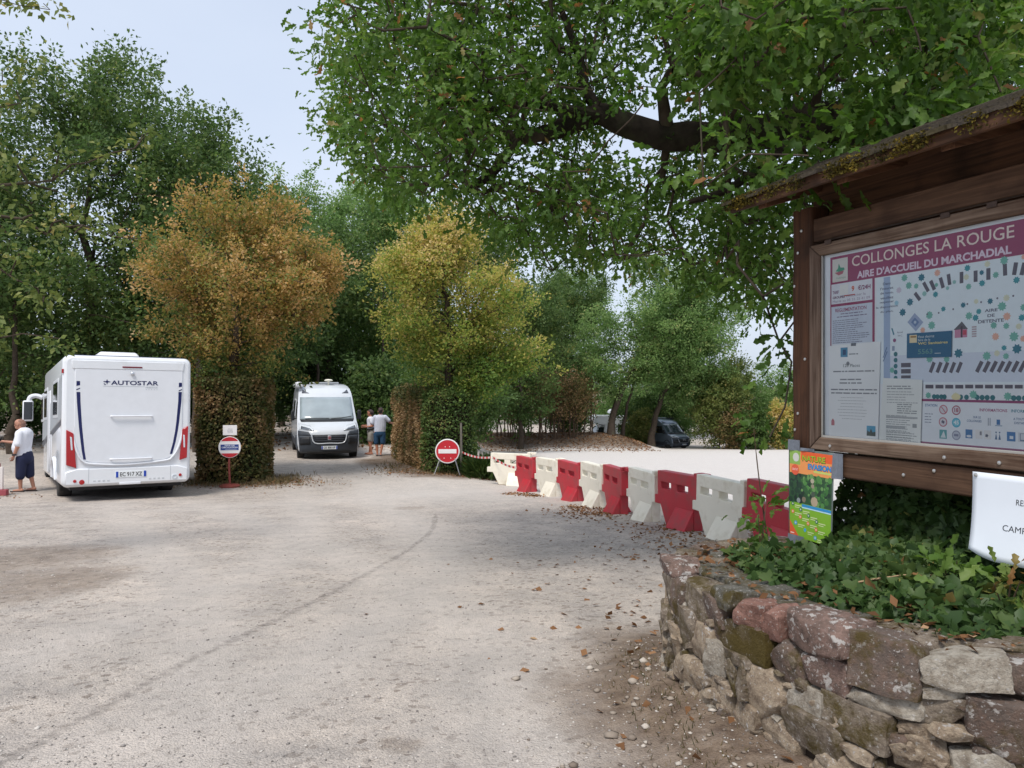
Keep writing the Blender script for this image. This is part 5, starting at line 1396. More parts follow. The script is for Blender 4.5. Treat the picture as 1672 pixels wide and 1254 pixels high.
for i in range(150):
    f = rq.uniform(.02, .97); g = rq.uniform(.42, .73); c = rq.choice(((58, 112, 52), (78, 134, 66), (26, 52, 38), (104, 150, 84), (46, 92, 50))) if f > .3 else rq.choice(((16, 38, 34), (24, 56, 40), (40, 80, 50)))
    p.disc(.01 + .35 * f, zz(f, g), rq.uniform(.008, .02), c, 1.3 + i * .002, 7)
for f, g, c, rd in ((.55, .68, (176, 170, 146), .016), (.56, .62, (150, 140, 120), .014), (.57, .53, (70, 84, 70), .018), (.6, .45, (178, 160, 134), .03), (.35, .45, (128, 116, 96), .018), (.22, .43, (140, 148, 150), .016)): p.disc(.01 + .35 * f, zz(f, g), rd, c, 1.8, 8)
p.disc(.065, .495, .027, (206, 206, 198), 2); p.disc(.058, .42, .033, (222, 92, 60), 2); p.text('GRATUIT', .034, .415, .048, .014, (240, 200, 190), 3, .02)
p.text('NATURE', .118, .475, .19, .038, (60, 60, 30), 2, .05); p.text('NATURE', .12, .479, .185, .034, (150, 190, 40), 2.5, .02); p.text('EVASION', .165, .43, .19, .036, (20, 60, 120), 2.2, .06); p.text('EVASION', .168, .433, .184, .031, (40, 150, 214), 2.7, .02)
q4(.58, .98, .775, .80, (196, 204, 110), 2, 3); q4(.3, 1, .365, .395, (40, 140, 200), 2); q4(.3, 1, .350, .363, (190, 224, 240), 2)
for i, (f, g, c) in enumerate(((.08, .36, 0), (.27, .31, 0), (.46, .26, 0), (.66, .215, 0), (.08, .27, 1), (.26, .225, 1), (.45, .17, 1), (.65, .125, 1), (.15, .145, 2), (.38, .085, 2), (.63, .03, 2))):
    cc = ((44, 112, 84), (226, 112, 66), (60, 160, 214))[c]; x = .01 + .35 * f
    p.disc(x, zz(f, g) + .01, .0125, cc, 2); p.disc(x, zz(f, g) + .01, .006, (210, 214, 190), 2.3, 8); p.rect(x + .018, x + .075, zz(f, g), zz(f, g) + .006, (206, 220, 160), 2); p.rect(x + .018, x + .06, zz(f, g) - .011, zz(f, g) - .006, (206, 220, 160), 2)
p.poly([(.011, .018), (.09, .016), (.011, .11)], (224, 92, 50), 2); p.rect(.018, .05, .03, .036, (240, 220, 210), 2.4)
curve_print(p); p.build('print', s)
for q in ((-.004, .10, .535, .60), (.10, .22, .538, .556), (.36, .44, .40, .545), (-.004, .135, -.035, .022)):
    tb = MB(); xs = np.linspace(q[0], q[1], 5)
    tb.grid([[(x, -.008 - .004 * math.sin(i * 1.7) - (.014 if x > .3 else 0) * (1 - (x - .3) / .14 if x > .3 else 0), q[2]), (x, -.008 + .003 * math.cos(i), q[3])] for i, x in enumerate(xs)])
    to = tb.build('duct_tape', TAPE, s, smooth=False); to.modifiers.new('thickness', 'SOLIDIFY').thickness = .0012
# curled white paper on the bottom beam
s = sheet_root('paper_notice', 1.142, .80, -.016, 'white paper with black capitals curling off the bottom beam', 'notice')
NW, NH = .46, .39
def curl(x, z):
    f = 1 - z / NH
    return -.004 - .05 * f ** 2 * (1 - .5 * x / NW) - .012 * math.sin(x * 8) * f
rows = [[(x + .016 * (1 - z / NH) ** 1.5 * (1 - x / NW), curl(x, z) , z + .035 * max(0, 1 - x / .16) ** 2 * (1 - z / NH) ** 3) for z in np.linspace(0, NH, 14)] for x in np.linspace(0, NW, 18)]
po = MB().grid(rows).build('sheet', pmat('cool_white_paper', lin((224, 230, 238)), rough=.6, var=.03), s); po.modifiers.new('thickness', 'SOLIDIFY').thickness = .0008
p = Print(0)
p.text('RESERVE AUX', .215, .262, .19, .026, (44, 48, 54), 1, .0); p.text('CAMPING-CARS', .163, .142, .29, .027, (44, 48, 54), 1, .0)
p.b.v = [(x, curl(x, z) - .0018, z) for x, y, z in p.b.v]
p.build('print', s)
MB().lathe([(.009, 0), (.008, -.006), (.002, -.008)], 8, (.018, -.006, NH - .014), 'y').build('pin', SCREW, s)
# ================================================================ vehicles
WHITEV = pmat('white_vehicle_paint', lin((226, 229, 233)), rough=.22, var=.02, coat=.4, dirt=lin((190, 190, 186)), dirt_scale=1.3, dirt_lo=.55, dirt_hi=.9)
WHITEP = pmat('white_moulded_plastic', lin((222, 225, 230)), rough=.4, var=.03)
NAVY = pmat('navy_decal', lin((22, 30, 84)), rough=.3, var=.03)
GREYD = pmat('dark_grey_decal', lin((78, 82, 92)), rough=.35, var=.05)
GREYL = pmat('light_grey_decal', lin((170, 176, 182)), rough=.35, var=.05)
SILV = pmat('silver_rail', lin((196, 200, 206)), rough=.3, metal=.6)
BLACKP = pmat('black_plastic', lin((30, 32, 36)), rough=.55, var=.1)
DKGREY = pmat('dark_grey_bumper', lin((58, 64, 72)), rough=.6, var=.08, dirt=lin((96, 92, 86)), dirt_scale=4, dirt_lo=.6, dirt_hi=.95)
RUBBER = pmat('tyre_rubber', (.018, .018, .018), rough=.85, var=.2, dirt=(.16, .14, .12), dirt_scale=5, dirt_lo=.5, dirt_hi=1.)
RIM = pmat('wheel_rim', lin((150, 152, 156)), rough=.4, metal=.7)
DGLASS = pmat('dark_window', (.012, .014, .018), rough=.06, spec=.8, var=.0)
RED = pmat('red_lens', lin((168, 20, 26)), rough=.18, spec=.7, var=.08, scale=40)
REDD = pmat('dark_red_lens', lin((112, 14, 34)), rough=.2, spec=.7)
CLEAR = pmat('clear_lens', lin((208, 214, 220)), rough=.12, spec=.8, var=.12, scale=30)
PLATE = pmat('number_plate_white', lin((224, 228, 230)), rough=.4, var=.02)
PLB = pmat('number_plate_blue', lin((22, 66, 170)), rough=.4)
UNDER = pmat('underbody', (.02, .02, .022), rough=.8)

def wheel(parent, x, y, r=.35, w=.24, side=1):
    t = MB().lathe([(r * .62, -w / 2), (r * .93, -w / 2), (r, -w / 2 + .03), (r, w / 2 - .03), (r * .93, w / 2), (r * .62, w / 2)], 28, (x, y, r), 'x').build('wheel', RUBBER, parent)
    b = MB(); b.lathe([(r * .63, side * w * .36), (r * .60, side * w * .5), (r * .52, side * w * .46), (r * .2, side * w * .36), (r * .12, side * w * .44), (.01, side * w * .45)], 24, (x, y, r), 'x')
    b.build('rim', RIM, t)
    return t

def plate(parent, x, z, text, w=.52, h=.11, y=-.004, flip=False):
    """number plate in the xz plane; seen from -y, or from +y when flipped"""
    sg = -1 if flip else 1
    p = MB().box(x - w / 2, x + w / 2, y - .004, y + .012, z - h / 2, z + h / 2).build('number_plate', PLATE, parent, bevel=.003)
    yf = (y - .005) if not flip else (y + .013)
    MB().box(x - w / 2 + .004, x - w / 2 + .046, yf - .001, yf + .001, z - h / 2 + .004, z + h / 2 - .004).build('plate_band', PLB, p)
    MB().box(x + w / 2 - .046, x + w / 2 - .004, yf - .001, yf + .001, z - h / 2 + .004, z + h / 2 - .004).build('plate_band', PLB, p)
    V, T, a = text_shape(text, .012)
    tw, th_ = w * .72, h * .64
    MB().add([(x + sg * (q[0] - .5) * tw, yf - sg * .0015, z + (q[1] - .5) * th_) for q in V], T).build('plate_lettering', flat((26, 28, 34)), p, smooth=False)
    return p

# ---------------------------------------------------------------- the white motorhome seen from behind
MH_W, MH_L, MH_B, MH_T = 2.33, 7.3, .30, 2.86
hd = R(34)
rc = Vector((-8.88, 15.3, 0)) + Vector((math.cos(hd), math.sin(hd), 0)) * (MH_W / 2)
mz = gr(rc.x, rc.y)
mh = empty('motorhome', (rc.x, rc.y, gr(rc.x - .56 * 2, rc.y + .83 * 2) + .06), (R(-2.6), R(1.0), hd), label='large white motorhome seen from behind, dark blue stripes on its rear panel', cat='motorhome')
mh.scale = (1.04, 1.04, 1.04)
def rrect(w, z0, z1, r, y, n=6):
    out = []
    for cx_, cz_, a0 in ((w / 2 - r, z0 + r, -90), (w / 2 - r, z1 - r, 0), (-w / 2 + r, z1 - r, 90), (-w / 2 + r, z0 + r, 180)):
        for k in range(n + 1):
            a = R(a0 + 90 * k / n); out.append((cx_ + r * math.cos(a), y, cz_ + r * math.sin(a)))
    return out
secs = []
for y, s, r_ in ((0, .075, .10), (.015, .035, .12), (.05, .012, .13), (.12, 0, .13), (5.6, 0, .13), (6.3, .03, .16), (6.9, .12, .22), (7.2, .30, .3), (7.3, .5, .34)):
    top = MH_T - s - (.0 if y < 6 else (y - 6) * .35)
    secs.append(rrect(MH_W - 2 * s, MH_B + s, top, r_, y))
b = MB().grid(secs, close=True); b.add(secs[0], [tuple(range(len(secs[0])))]); b.add(secs[-1], [tuple(range(len(secs[-1])))])
b.build('body', WHITEV, mh, sharp=50)
# rear cover panel, set proud, rounded at its foot
def yrear(off): return -.001 - off
out = [(-.955, 2.585), (-.955, 1.25), (-.90, .98), (-.80, .82), (-.62, .765), (.0, .735), (.66, .79), (.82, .86), (.92, 1.02), (.985, 1.3), (.985, 2.585)]
b = MB().prism(out, yrear(.016), yrear(-.02)); b.build('rear_panel', WHITEP, mh, bevel=.006)
b = MB().prism([(-1.0, 2.59), (1.0, 2.59), (1.02, 2.76), (-1.02, 2.76)], yrear(.020), yrear(-.01)); b.build('brow_panel', WHITEV, mh, bevel=.012)
ridge = catmull([(-.965, yrear(.0), 1.45), (-.95, yrear(.012), 1.2), (-.895, yrear(.02), .96), (-.80, yrear(.026), .80), (-.62, yrear(.026), .74), (0, yrear(.026), .71), (.66, yrear(.026), .765), (.80, yrear(.026), .835), (.905, yrear(.02), 1.0), (.975, yrear(.012), 1.25), (.99, yrear(.0), 1.5)], 6)
MB().tube(ridge, list(np.interp(np.linspace(0, 1, len(ridge)), [0, .15, .85, 1], [.006, .022, .022, .006])), n=8).build('rear_moulding', WHITEP, mh)
b = MB().prism([(-1.10, .36), (1.10, .36), (1.10, .60), (.9, .66), (0, .655), (-.9, .66), (-1.10, .60)], yrear(.03), yrear(-.02)); b.build('bumper', WHITEV, mh, bevel=.02)
def stripe(pts, w0, w1):
    L_, R_ = [], []
    for i, (x, z) in enumerate(pts):
        w = w0 + (w1 - w0) * i / (len(pts) - 1); L_.append((x - w / 2, yrear(.0185), z)); R_.append((x + w / 2, yrear(.0185), z))
    return [list(t) for t in zip(L_, R_)]
for sd_, pts in ((-1, [(-.896, 2.138), (-.888, 1.95), (-.872, 1.733), (-.85, 1.45), (-.822, 1.194), (-.80, 1.0), (-.772, .833)]), (1, [(.941, 2.16), (.935, 1.95), (.92, 1.79), (.90, 1.55), (.877, 1.36), (.837, 1.13), (.777, .89)])):
    MB().grid(stripe(pts, .064, .044)).build('rear_stripe', NAVY, mh, smooth=False)
    x0 = pts[0][0] - .004 * -sd_
    MB().add([(x0 - .031, yrear(.0185), 2.255), (x0 + .031, yrear(.0185), 2.27), (x0 + .029, yrear(.0185), 2.35), (x0 - .029, yrear(.0185), 2.35)], [(0, 1, 2, 3)]).build('rear_stripe', NAVY, mh, smooth=False)
    MB().add([(x0 - .031, yrear(.0185), 2.17), (x0 + .031, yrear(.0185), 2.20), (x0 + .031, yrear(.0185), 2.222), (x0 - .031, yrear(.0185), 2.192)], [(0, 1, 2, 3)]).build('rear_stripe', NAVY, mh, smooth=False)
V, T, a = text_shape('AUTOSTAR', .02)
MB().add([(-.335 + q[0] * .86, yrear(.019), 2.285 + q[1] * .088) for q in V], T).build('lettering', NAVY, mh, smooth=False)
st = MB()
for cx_, cz_, rr_ in ((-.405, 2.345, .055), (-.455, 2.35, .016), (-.44, 2.29, .02), (-.455, 2.31, .012)):
    st.add([(cx_ + rr_ * (1 if k % 2 == 0 else .36) * math.cos(R(90 + 45 * k)) * (1.3 if k in (2, 6) else 1), yrear(.019), cz_ + rr_ * (1 if k % 2 == 0 else .36) * math.sin(R(90 + 45 * k))) for k in range(8)], [tuple(range(8))])
st.build('star_emblem', NAVY, mh, smooth=False)
MB().box(-.47, .27, yrear(.0185), yrear(.017), 2.255, 2.26).build('lettering_rule', GREYL, mh)
V, T, a = text_shape('PRESTIGE', .0)
MB().add([(.29 + q[0] * .22, yrear(.019), 2.225 + q[1] * .032) for q in V], T).build('lettering', GREYL, mh, smooth=False)
b = MB()
for k in range(5): b.lathe([(.008, -.019), (.007, -.0205)], 6, (.30 + k * .05, 0, 2.20), 'y')
b.build('dots', GREYL, mh)
for z in (1.666, .823):
    b = MB().tube([(-.33, yrear(.015), z), (-.32, yrear(.05), z), (-.29, yrear(.06), z), (.37, yrear(.06), z), (.40, yrear(.05), z), (.41, yrear(.015), z)], .017, n=10)
    b.build('grab_bar', pmat('white_metal_bar', lin((226, 228, 232)), rough=.3), mh)
MB().box(-.135, .225, yrear(.03), yrear(.01), 2.628, 2.655).build('brake_light', REDD, mh, bevel=.006)
MB().lathe([(.035, -.016), (.036, -.05), (.02, -.062), (.004, -.064)], 14, (.045, 0, 2.51), 'y').build('reversing_camera', SILV, mh)
for nm, P in (('tail_light', [(-1.09, 1.413), (-.965, 1.339), (-.911, .671), (-1.081, .738)]), ('tail_light', [(1.105, 1.46), (1.08, .806), (.941, .762), (.986, 1.39)])):
    b = MB().prism(P, yrear(.028), yrear(-.06)); t = b.build(nm, RED, mh, bevel=.012)
    cx_ = sum(q[0] for q in P) / 4
    sg = 1 if cx_ > 0 else -1
    MB().prism([(cx_ - .02 - sg * .005, 1.28), (cx_ + .012 - sg * .005, 1.27), (cx_ + .025 - sg * .01, 1.02), (cx_ - .004 - sg * .01, 1.02)], yrear(.031), yrear(.02)).build('clear_strip', CLEAR, t, bevel=.003)
plate(mh, .042, .52, 'EC 917 XZ', .55, .125, yrear(.034))
for x, z, r_, m in ((-.935, .425, .03, RED), (-.816, .40, .048, RED), (.953, .46, .03, RED)):
    MB().lathe([(r_, yrear(.028)), (r_ * .95, yrear(.042)), (.004, yrear(.046))], 18, (x, 0, z), 'y').build('reflector', m, mh)
b = MB().lathe([(.05, yrear(.028)), (.05, yrear(.04)), (.04, yrear(.044)), (.037, yrear(.036)), (.004, yrear(.036))], 18, (.845, 0, .43), 'y'); b.build('reversing_lamp', CLEAR, mh)
b = MB()
for x in (-.60, -.52, -.44, -.36, .39, .47, .55, .63): b.box(x - .022, x + .022, yrear(.034), yrear(.02), .395, .43)
b.build('bumper_slots', pmat('pale_grey_plastic', lin((192, 196, 200)), rough=.5), mh, bevel=.006)
for sx_ in (-.70, .77):
    MB().box(sx_ - .004, sx_ + .004, yrear(.0318), yrear(.02), .37, .655).build('bumper_seam', GREYL, mh)
MB().box(-.17, .22, yrear(.035), yrear(0), .315, .37).build('tow_cover', WHITEP, mh, bevel=.012)
MB().box(-1.0, 1.0, .15, 6.6, .24, .34).build('underbody', UNDER, mh)
for sx in (-1, 1):
    wheel(mh, sx * .98, 1.75, .35, .25, sx); wheel(mh, sx * .98, 6.0, .35, .25, sx)
# flank (left side of the vehicle)
def flank(y0, y1, z0, z1, name, mat, off=.004, bevel=.0, parent=mh, th=.02):
    return MB().box(-MH_W / 2 - off, -MH_W / 2 + th, y0, y1, z0, z1).build(name, mat, parent, bevel=bevel)
for y0, y1, z0, z1 in ((1.05, 2.3, 1.72, 2.38), (4.5, 5.55, 1.70, 2.34), (6.05, 6.75, 1.66, 2.26)):
    f = flank(y0 - .07, y1 + .07, z0 - .07, z1 + .07, 'window', pmat('grey_window_frame', lin((198, 202, 206)), rough=.4), .012, .01)
    flank(y0, y1, z0, z1, 'pane', DGLASS, .018, .004, f)
b = MB().add([(-MH_W / 2 - .003, y, z) for y, z in ((.14, 1.62), (.14, 1.50), (5.9, .98), (6.3, .98), (6.3, 1.06))], [(0, 1, 2, 3, 4)]); b.build('side_stripe', GREYD, mh, smooth=False)
b = MB().add([(-MH_W / 2 - .003, y, z) for y, z in ((.14, 1.64), (6.3, 1.09), (6.3, 1.55), (.14, 2.5))], [(0, 1, 2, 3)]); b.build('side_panel', GREYL, mh, smooth=False)
flank(.5, 1.15, .55, .98, 'locker_door', GREYL, .006, .01); flank(2.7, 3.3, .5, 1.3, 'locker_door', WHITEP, .006, .01)
flank(3.4, 4.1, .42, 2.3, 'entrance_door', WHITEP, .012, .02)
b = MB().tube(catmull([(-MH_W / 2 - .01, 1.2, .4), (-MH_W / 2 - .02, 1.3, .68), (-MH_W / 2 - .02, 1.75, .82), (-MH_W / 2 - .02, 2.2, .68), (-MH_W / 2 - .01, 2.3, .4)], 5), .035, n=6); b.build('wheel_arch', WHITEP, mh)
flank(.02, .09, 2.5, 2.58, 'marker_lamp', RED, .012, .004)
m_ = MB().tube(catmull([(-1.1, 6.75, 2.2), (-1.28, 6.8, 2.28), (-1.42, 6.8, 2.25), (-1.46, 6.8, 2.15)], 4), [.06] * 13, n=8).build('mirror_arm', WHITEP, mh)
MB().box(-1.60, -1.36, 6.72, 6.86, 1.62, 2.16).build('mirror', WHITEP, m_, bevel=.04); MB().box(-1.575, -1.385, 6.712, 6.73, 1.66, 2.12).build('mirror_glass', DGLASS, m_, bevel=.02)
# roof: dark edge, air-conditioning hood
b = MB().box(-1.05, 1.05, .25, 6.0, MH_T - .01, MH_T + .02); b.build('roof_sheet', pmat('dark_blue_roof', lin((36, 42, 84)), rough=.4), mh)
h_ = MB().hexa([(-.46, 1.2, MH_T + .02), (.36, 1.2, MH_T + .02), (.36, 2.3, MH_T + .02), (-.46, 2.3, MH_T + .02), (-.45, 1.2, MH_T + .08), (.35, 1.2, MH_T + .08), (.35, 2.3, MH_T + .08), (-.45, 2.3, MH_T + .08)]).build('air_conditioner_base', NAVY, mh, bevel=.01)
MB().hexa([(-.47, 1.18, MH_T + .081), (.37, 1.18, MH_T + .081), (.37, 2.32, MH_T + .081), (-.47, 2.32, MH_T + .081), (-.40, 1.3, MH_T + .19), (.30, 1.3, MH_T + .19), (.30, 2.2, MH_T + .19), (-.40, 2.2, MH_T + .19)]).build('air_conditioner_hood', WHITEP, mh, bevel=.04)

# ---------------------------------------------------------------- panel-van campers
ROWS = [(.22, .10, .90, .30), (.32, .04, .97, .32), (.5, .0, 1.0, .34), (.72, .0, 1.005, .36), (.88, .04, 1.01, .38), (.98, .09, 1.005, .38), (1.06, .19, 1.0, .36), (1.16, .42, .995, .32), (1.25, .66, .99, .27), (1.31, .76, .985, .23), (1.6, 1.02, .965, .23), (1.9, 1.27, .935, .23), (2.06, 1.40, .92, .23), (2.2, 1.53, .905, .25), (2.36, 1.76, .875, .3), (2.46, 2.05, .82, .32), (2.52, 2.45, .72, .22)]
RZv = np.array([q[0] for q in ROWS])
def vrow(z): return [float(np.interp(z, RZv, [q[i] for q in ROWS])) for i in (1, 2, 3)]
def vf(x, z, off=0.):
    yb, hw, pl = vrow(z)
    k = min(1, abs(x) / hw)
    e = .02
    y2 = vrow(z + e)[0]; slope = (y2 - yb) / e
    nz_ = slope / math.hypot(1, slope); ny = 1 / math.hypot(1, slope)
    return (x, -(yb + pl * k ** 3.2) + off * ny, z + off * nz_ * .6)
def vpatch(root, name, cor, mat, off=.008, nx=12, nz=5, smooth=True):
    """cor: bottom-left, bottom-right, top-right, top-left in (x, z) on the van's front"""
    rows = []
    for j in range(nz + 1):
        g = j / nz; a = [cor[0][i] + (cor[3][i] - cor[0][i]) * g for i in (0, 1)]; c = [cor[1][i] + (cor[2][i] - cor[1][i]) * g for i in (0, 1)]
        rows.append([vf(a[0] + (c[0] - a[0]) * k / nx, a[1] + (c[1] - a[1]) * k / nx, off) for k in range(nx + 1)])
    b = MB().grid(rows)
    o = b.build(name, mat, root)
    s = o.modifiers.new('thickness', 'SOLIDIFY'); s.thickness = .012; s.offset = 0
    return o
def camper_van(name, loc, rot, label, paint, screen, plate_text, L=5.95, awning=True, chevrons=False):
    v = empty(name, loc, rot, label=label, cat='camper van')
    zs = sorted(set(list(RZv) + list(np.linspace(.22, 2.52, 34))))
    ks = np.linspace(-1, 1, 25); ks = np.sign(ks) * np.abs(ks) ** .85
    b = MB(); rows = []
    for z in zs:
        yb, hw, pl = vrow(z); rows.append([(hw * k, -(yb + pl * abs(k) ** 3.2), z) for k in ks])
    b.grid(rows)
    for sgn in (0, -1):
        b.grid([[r_[sgn], (r_[sgn][0], min(r_[sgn][1] - .01, -L * .5), r_[sgn][2]), (r_[sgn][0] * .985, -L, r_[sgn][2])] for r_ in rows])
    b.add([rows[-1][0], rows[-1][-1], (rows[-1][-1][0], -L, 2.54), (rows[-1][0][0], -L, 2.54)], [(0, 1, 2, 3)])
    b.grid([[(rows[i][0][0] * .985, -L, zs[i]), (rows[i][-1][0] * .985, -L, zs[i])] for i in range(len(zs))])
    b.build('body', paint, v, sharp=60)
    vpatch(v, 'windscreen', [(-.90, 1.315), (.90, 1.315), (.865, 2.06), (-.865, 2.06)], screen, .010, 16, 8)
    vpatch(v, 'windscreen_sill', [(-.86, 1.235), (.86, 1.235), (.90, 1.31), (-.90, 1.31)], BLACKP, .008)
    for a, c in ((-.82, -.12), (-.05, .72)):
        p0, p1, p2 = vf(a, 1.40 if a < -.5 else 1.34, .03), vf((a + c) / 2, 1.345, .03), vf(c, 1.325, .03)
        MB().tube([p0, p1, p2], .013, n=6).build('wiper', BLACKP, v)
    bm_ = vpatch(v, 'bumper', [(-.93, .23), (.93, .23), (.985, .80), (-.985, .80)], DKGREY, .014, 24, 10)
    vpatch(v, 'bumper_lip', [(-.7, .21), (.7, .21), (.72, .30), (-.72, .30)], BLACKP, .02, 12, 3)
    for s in (-1, 1):
        q = [(s * .985, .805), (s * .58, .805), (s * .66, .93), (s * .985, .97)]
        if s > 0: q = [q[1], q[0], q[3], q[2]]
        vpatch(v, 'bumper_corner', q, DKGREY, .012, 6, 3)
        q = [(s * .93, .50), (s * .60, .52), (s * .62, .78), (s * .93, .74)]
        if s > 0: q = [q[1], q[0], q[3], q[2]]
        vpatch(v, 'fog_recess', q, BLACKP, .024, 5, 3)
        q = [(s * .955, .985), (s * .47, .955), (s * .60, 1.12), (s * .955, 1.19)]
        if s > 0: q = [q[1], q[0], q[3], q[2]]
        h = vpatch(v, 'headlight', q, CLEAR, .014, 8, 4)
        q2 = [(s * .90, 1.0), (s * .55, .975), (s * .62, 1.03), (s * .88, 1.10)]
        if s > 0: q2 = [q2[1], q2[0], q2[3], q2[2]]
        vpatch(h, 'lamp_unit', q2, pmat('dark_lamp_inside', lin((120, 126, 134)), rough=.2, metal=.5), .026, 6, 2)
        q = [(s * .80, 2.20), (s * .56, 2.20), (s * .66, 2.25), (s * .76, 2.33)]
        if s > 0: q = [q[1], q[0], q[3], q[2]]
        vpatch(v, 'roof_vent', q, GREYD, .008, 3, 2)
        # door mirror
        m = MB().box(-.06 + s * 1.12, .06 + s * 1.12, -1.30, -1.16, 1.28, 1.62).build('mirror', BLACKP, v, bevel=.035)
        MB().tube([(s * .98, -1.2, 1.36), (s * 1.08, -1.22, 1.34)], .03, n=6).build('mirror_arm', BLACKP, m)
        # cab door window, body window
        def side(y0, y1, z0, z1, nm, mt, off, par=v):
            xa, xb = vrow(z0)[1] + off, vrow(z1)[1] + off
            yo = -.16 if nm == 'cab_window' else 0
            bb = MB().hexa([(s * (xa - .02), y0, z0), (s * xa, y0, z0), (s * xa, y1, z0), (s * (xa - .02), y1, z0), (s * (xb - .02), y0 + yo, z1), (s * xb, y0 + yo, z1), (s * xb, y1, z1), (s * (xb - .02), y1, z1)])
            return bb.build(nm, mt, par, bevel=.004)
        side(-1.45, -2.25, 1.33, 1.92, 'cab_window', DGLASS, .006)
        f = side(-2.9, -4.1, 1.38, 2.0, 'window_frame', BLACKP if not awning else pmat('grey_window_frame', lin((198, 202, 206)), rough=.4), .012)
        side(-2.97, -4.03, 1.45, 1.94, 'pane', DGLASS, .018, f)
        side(-.98, -5.7, .34, .62, 'side_cladding', DKGREY, .012)
        wheel(v, s * .87, -.98, .345, .23, s); wheel(v, s * .87, -4.98, .345, .23, s)
        b = MB().tube(catmull([(s * 1.005, -.55, .36), (s * 1.01, -.66, .62), (s * 1.01, -.98, .76), (s * 1.01, -1.30, .62), (s * 1.005, -1.4, .36)], 4), .035, n=6); b.build('wheel_arch', DKGREY, v)
    vpatch(v, 'grille', [(-.46, .585), (.46, .585), (.545, .83), (-.545, .83)], BLACKP, .024, 10, 4)
    fr = catmull([vf(*q, .034) for q in ((-.57, .845), (-.47, .57), (0, .555), (.47, .57), (.57, .845))], 4)
    MB().tube(fr, .017, n=6).build('grille_frame', paint if not chevrons else SILV, v)
    for z in (.64, .70, .76):
        MB().tube([vf(x, z, .036) for x in np.linspace(-.46 - (z - .6) * .3, .46 + (z - .6) * .3, 7)], .008, n=5).build('grille_bar', GREYD, v)
    if chevrons:
        for z in (.72, .80): MB().tube([vf(x, z + (.05 if x == 0 else 0), .045) for x in (-.16, 0, .16)], .014, n=5).build('chevron', SILV, v)
    else:
        c = vf(0, .74, .03); bd = MB().box(-.055, .055, c[1], c[1] + .02, .665, .805).build('badge', SILV, v, bevel=.02)
        MB().box(-.04, .04, c[1] + .018, c[1] + .024, .69, .78).build('badge_shield', pmat('badge_red', lin((150, 40, 50)), rough=.3), bd, bevel=.01)
        V, T, a = text_shape('FIAT', .02)
        MB().add([(-(q[0] - .5) * .066, c[1] + .0255, .722 + q[1] * .028) for q in V], T).build('badge_lettering', SILV, bd, smooth=False)
    plate(v, 0, .41, plate_text, .52, .11, .026, flip=True)
    MB().box(-.85, .85, -L + .1, -.4, .18, .32).build('underbody', UNDER, v)
    if awning:
        MB().box(.74, .98, -4.6, -1.75, 2.42, 2.60).build('awning', WHITEP, v, bevel=.04)
        MB().box(-.55, .45, -3.4, -2.6, 2.52, 2.60).build('roof_hatch', GREYL, v, bevel=.02)
        MB().box(-.75, .3, -4.6, -3.7, 2.53, 2.575).build('solar_panel', BLACKP, v, bevel=.01)
        MB().lathe([(.03, 2.50), (.03, 2.62), (.14, 2.64), (.15, 2.67), (.10, 2.70), (.01, 2.71)], 18, (-.16, -2.3, 0)).build('satellite_dome', pmat('cream_dome', lin((228, 224, 206)), rough=.4), v)
    else:
        MB().box(-.55, .45, -3.4, -2.6, 2.52, 2.60).build('roof_hatch', GREYL, v, bevel=.02)
        MB().box(-.72, -.5, -5.0, -1.9, 2.50, 2.58).build('roof_rail', BLACKP, v, bevel=.02)
    return v
SHADE = pmat('windscreen_with_silver_screen', lin((150, 162, 168)), rough=.12, spec=.7, var=.12, scale=2.2, coat=.6)
DSCREEN = pmat('dark_windscreen', lin((62, 76, 84)), rough=.05, spec=.9, var=.3, scale=1.5, coat=.8)
vx, vy = -6.03, 25.55
camper_van('camper_van', (vx, vy, gr(vx - .5, vy + 1.5)), (R(.6), 0, R(198)), 'white high-roofed camper van facing the camera with a silver windscreen shade', pmat('silver_white_paint', lin((206, 211, 217)), rough=.24, var=.02, coat=.4), SHADE, 'CK 800 KP')
cx_, cy_ = 14.3, 64.2
camper_van('camper_van', (cx_, cy_, gr(cx_ - .8, cy_ + 1.8) + .02), (R(1.5), 0, R(180 + 32)), 'dark grey blue camper van parked at the far side of the car park', pmat('dark_blue_grey_metallic', lin((112, 124, 138)), rough=.28, metal=.5, coat=.5, var=.03), DSCREEN, 'CW 214 RT', awning=False, chevrons=True)

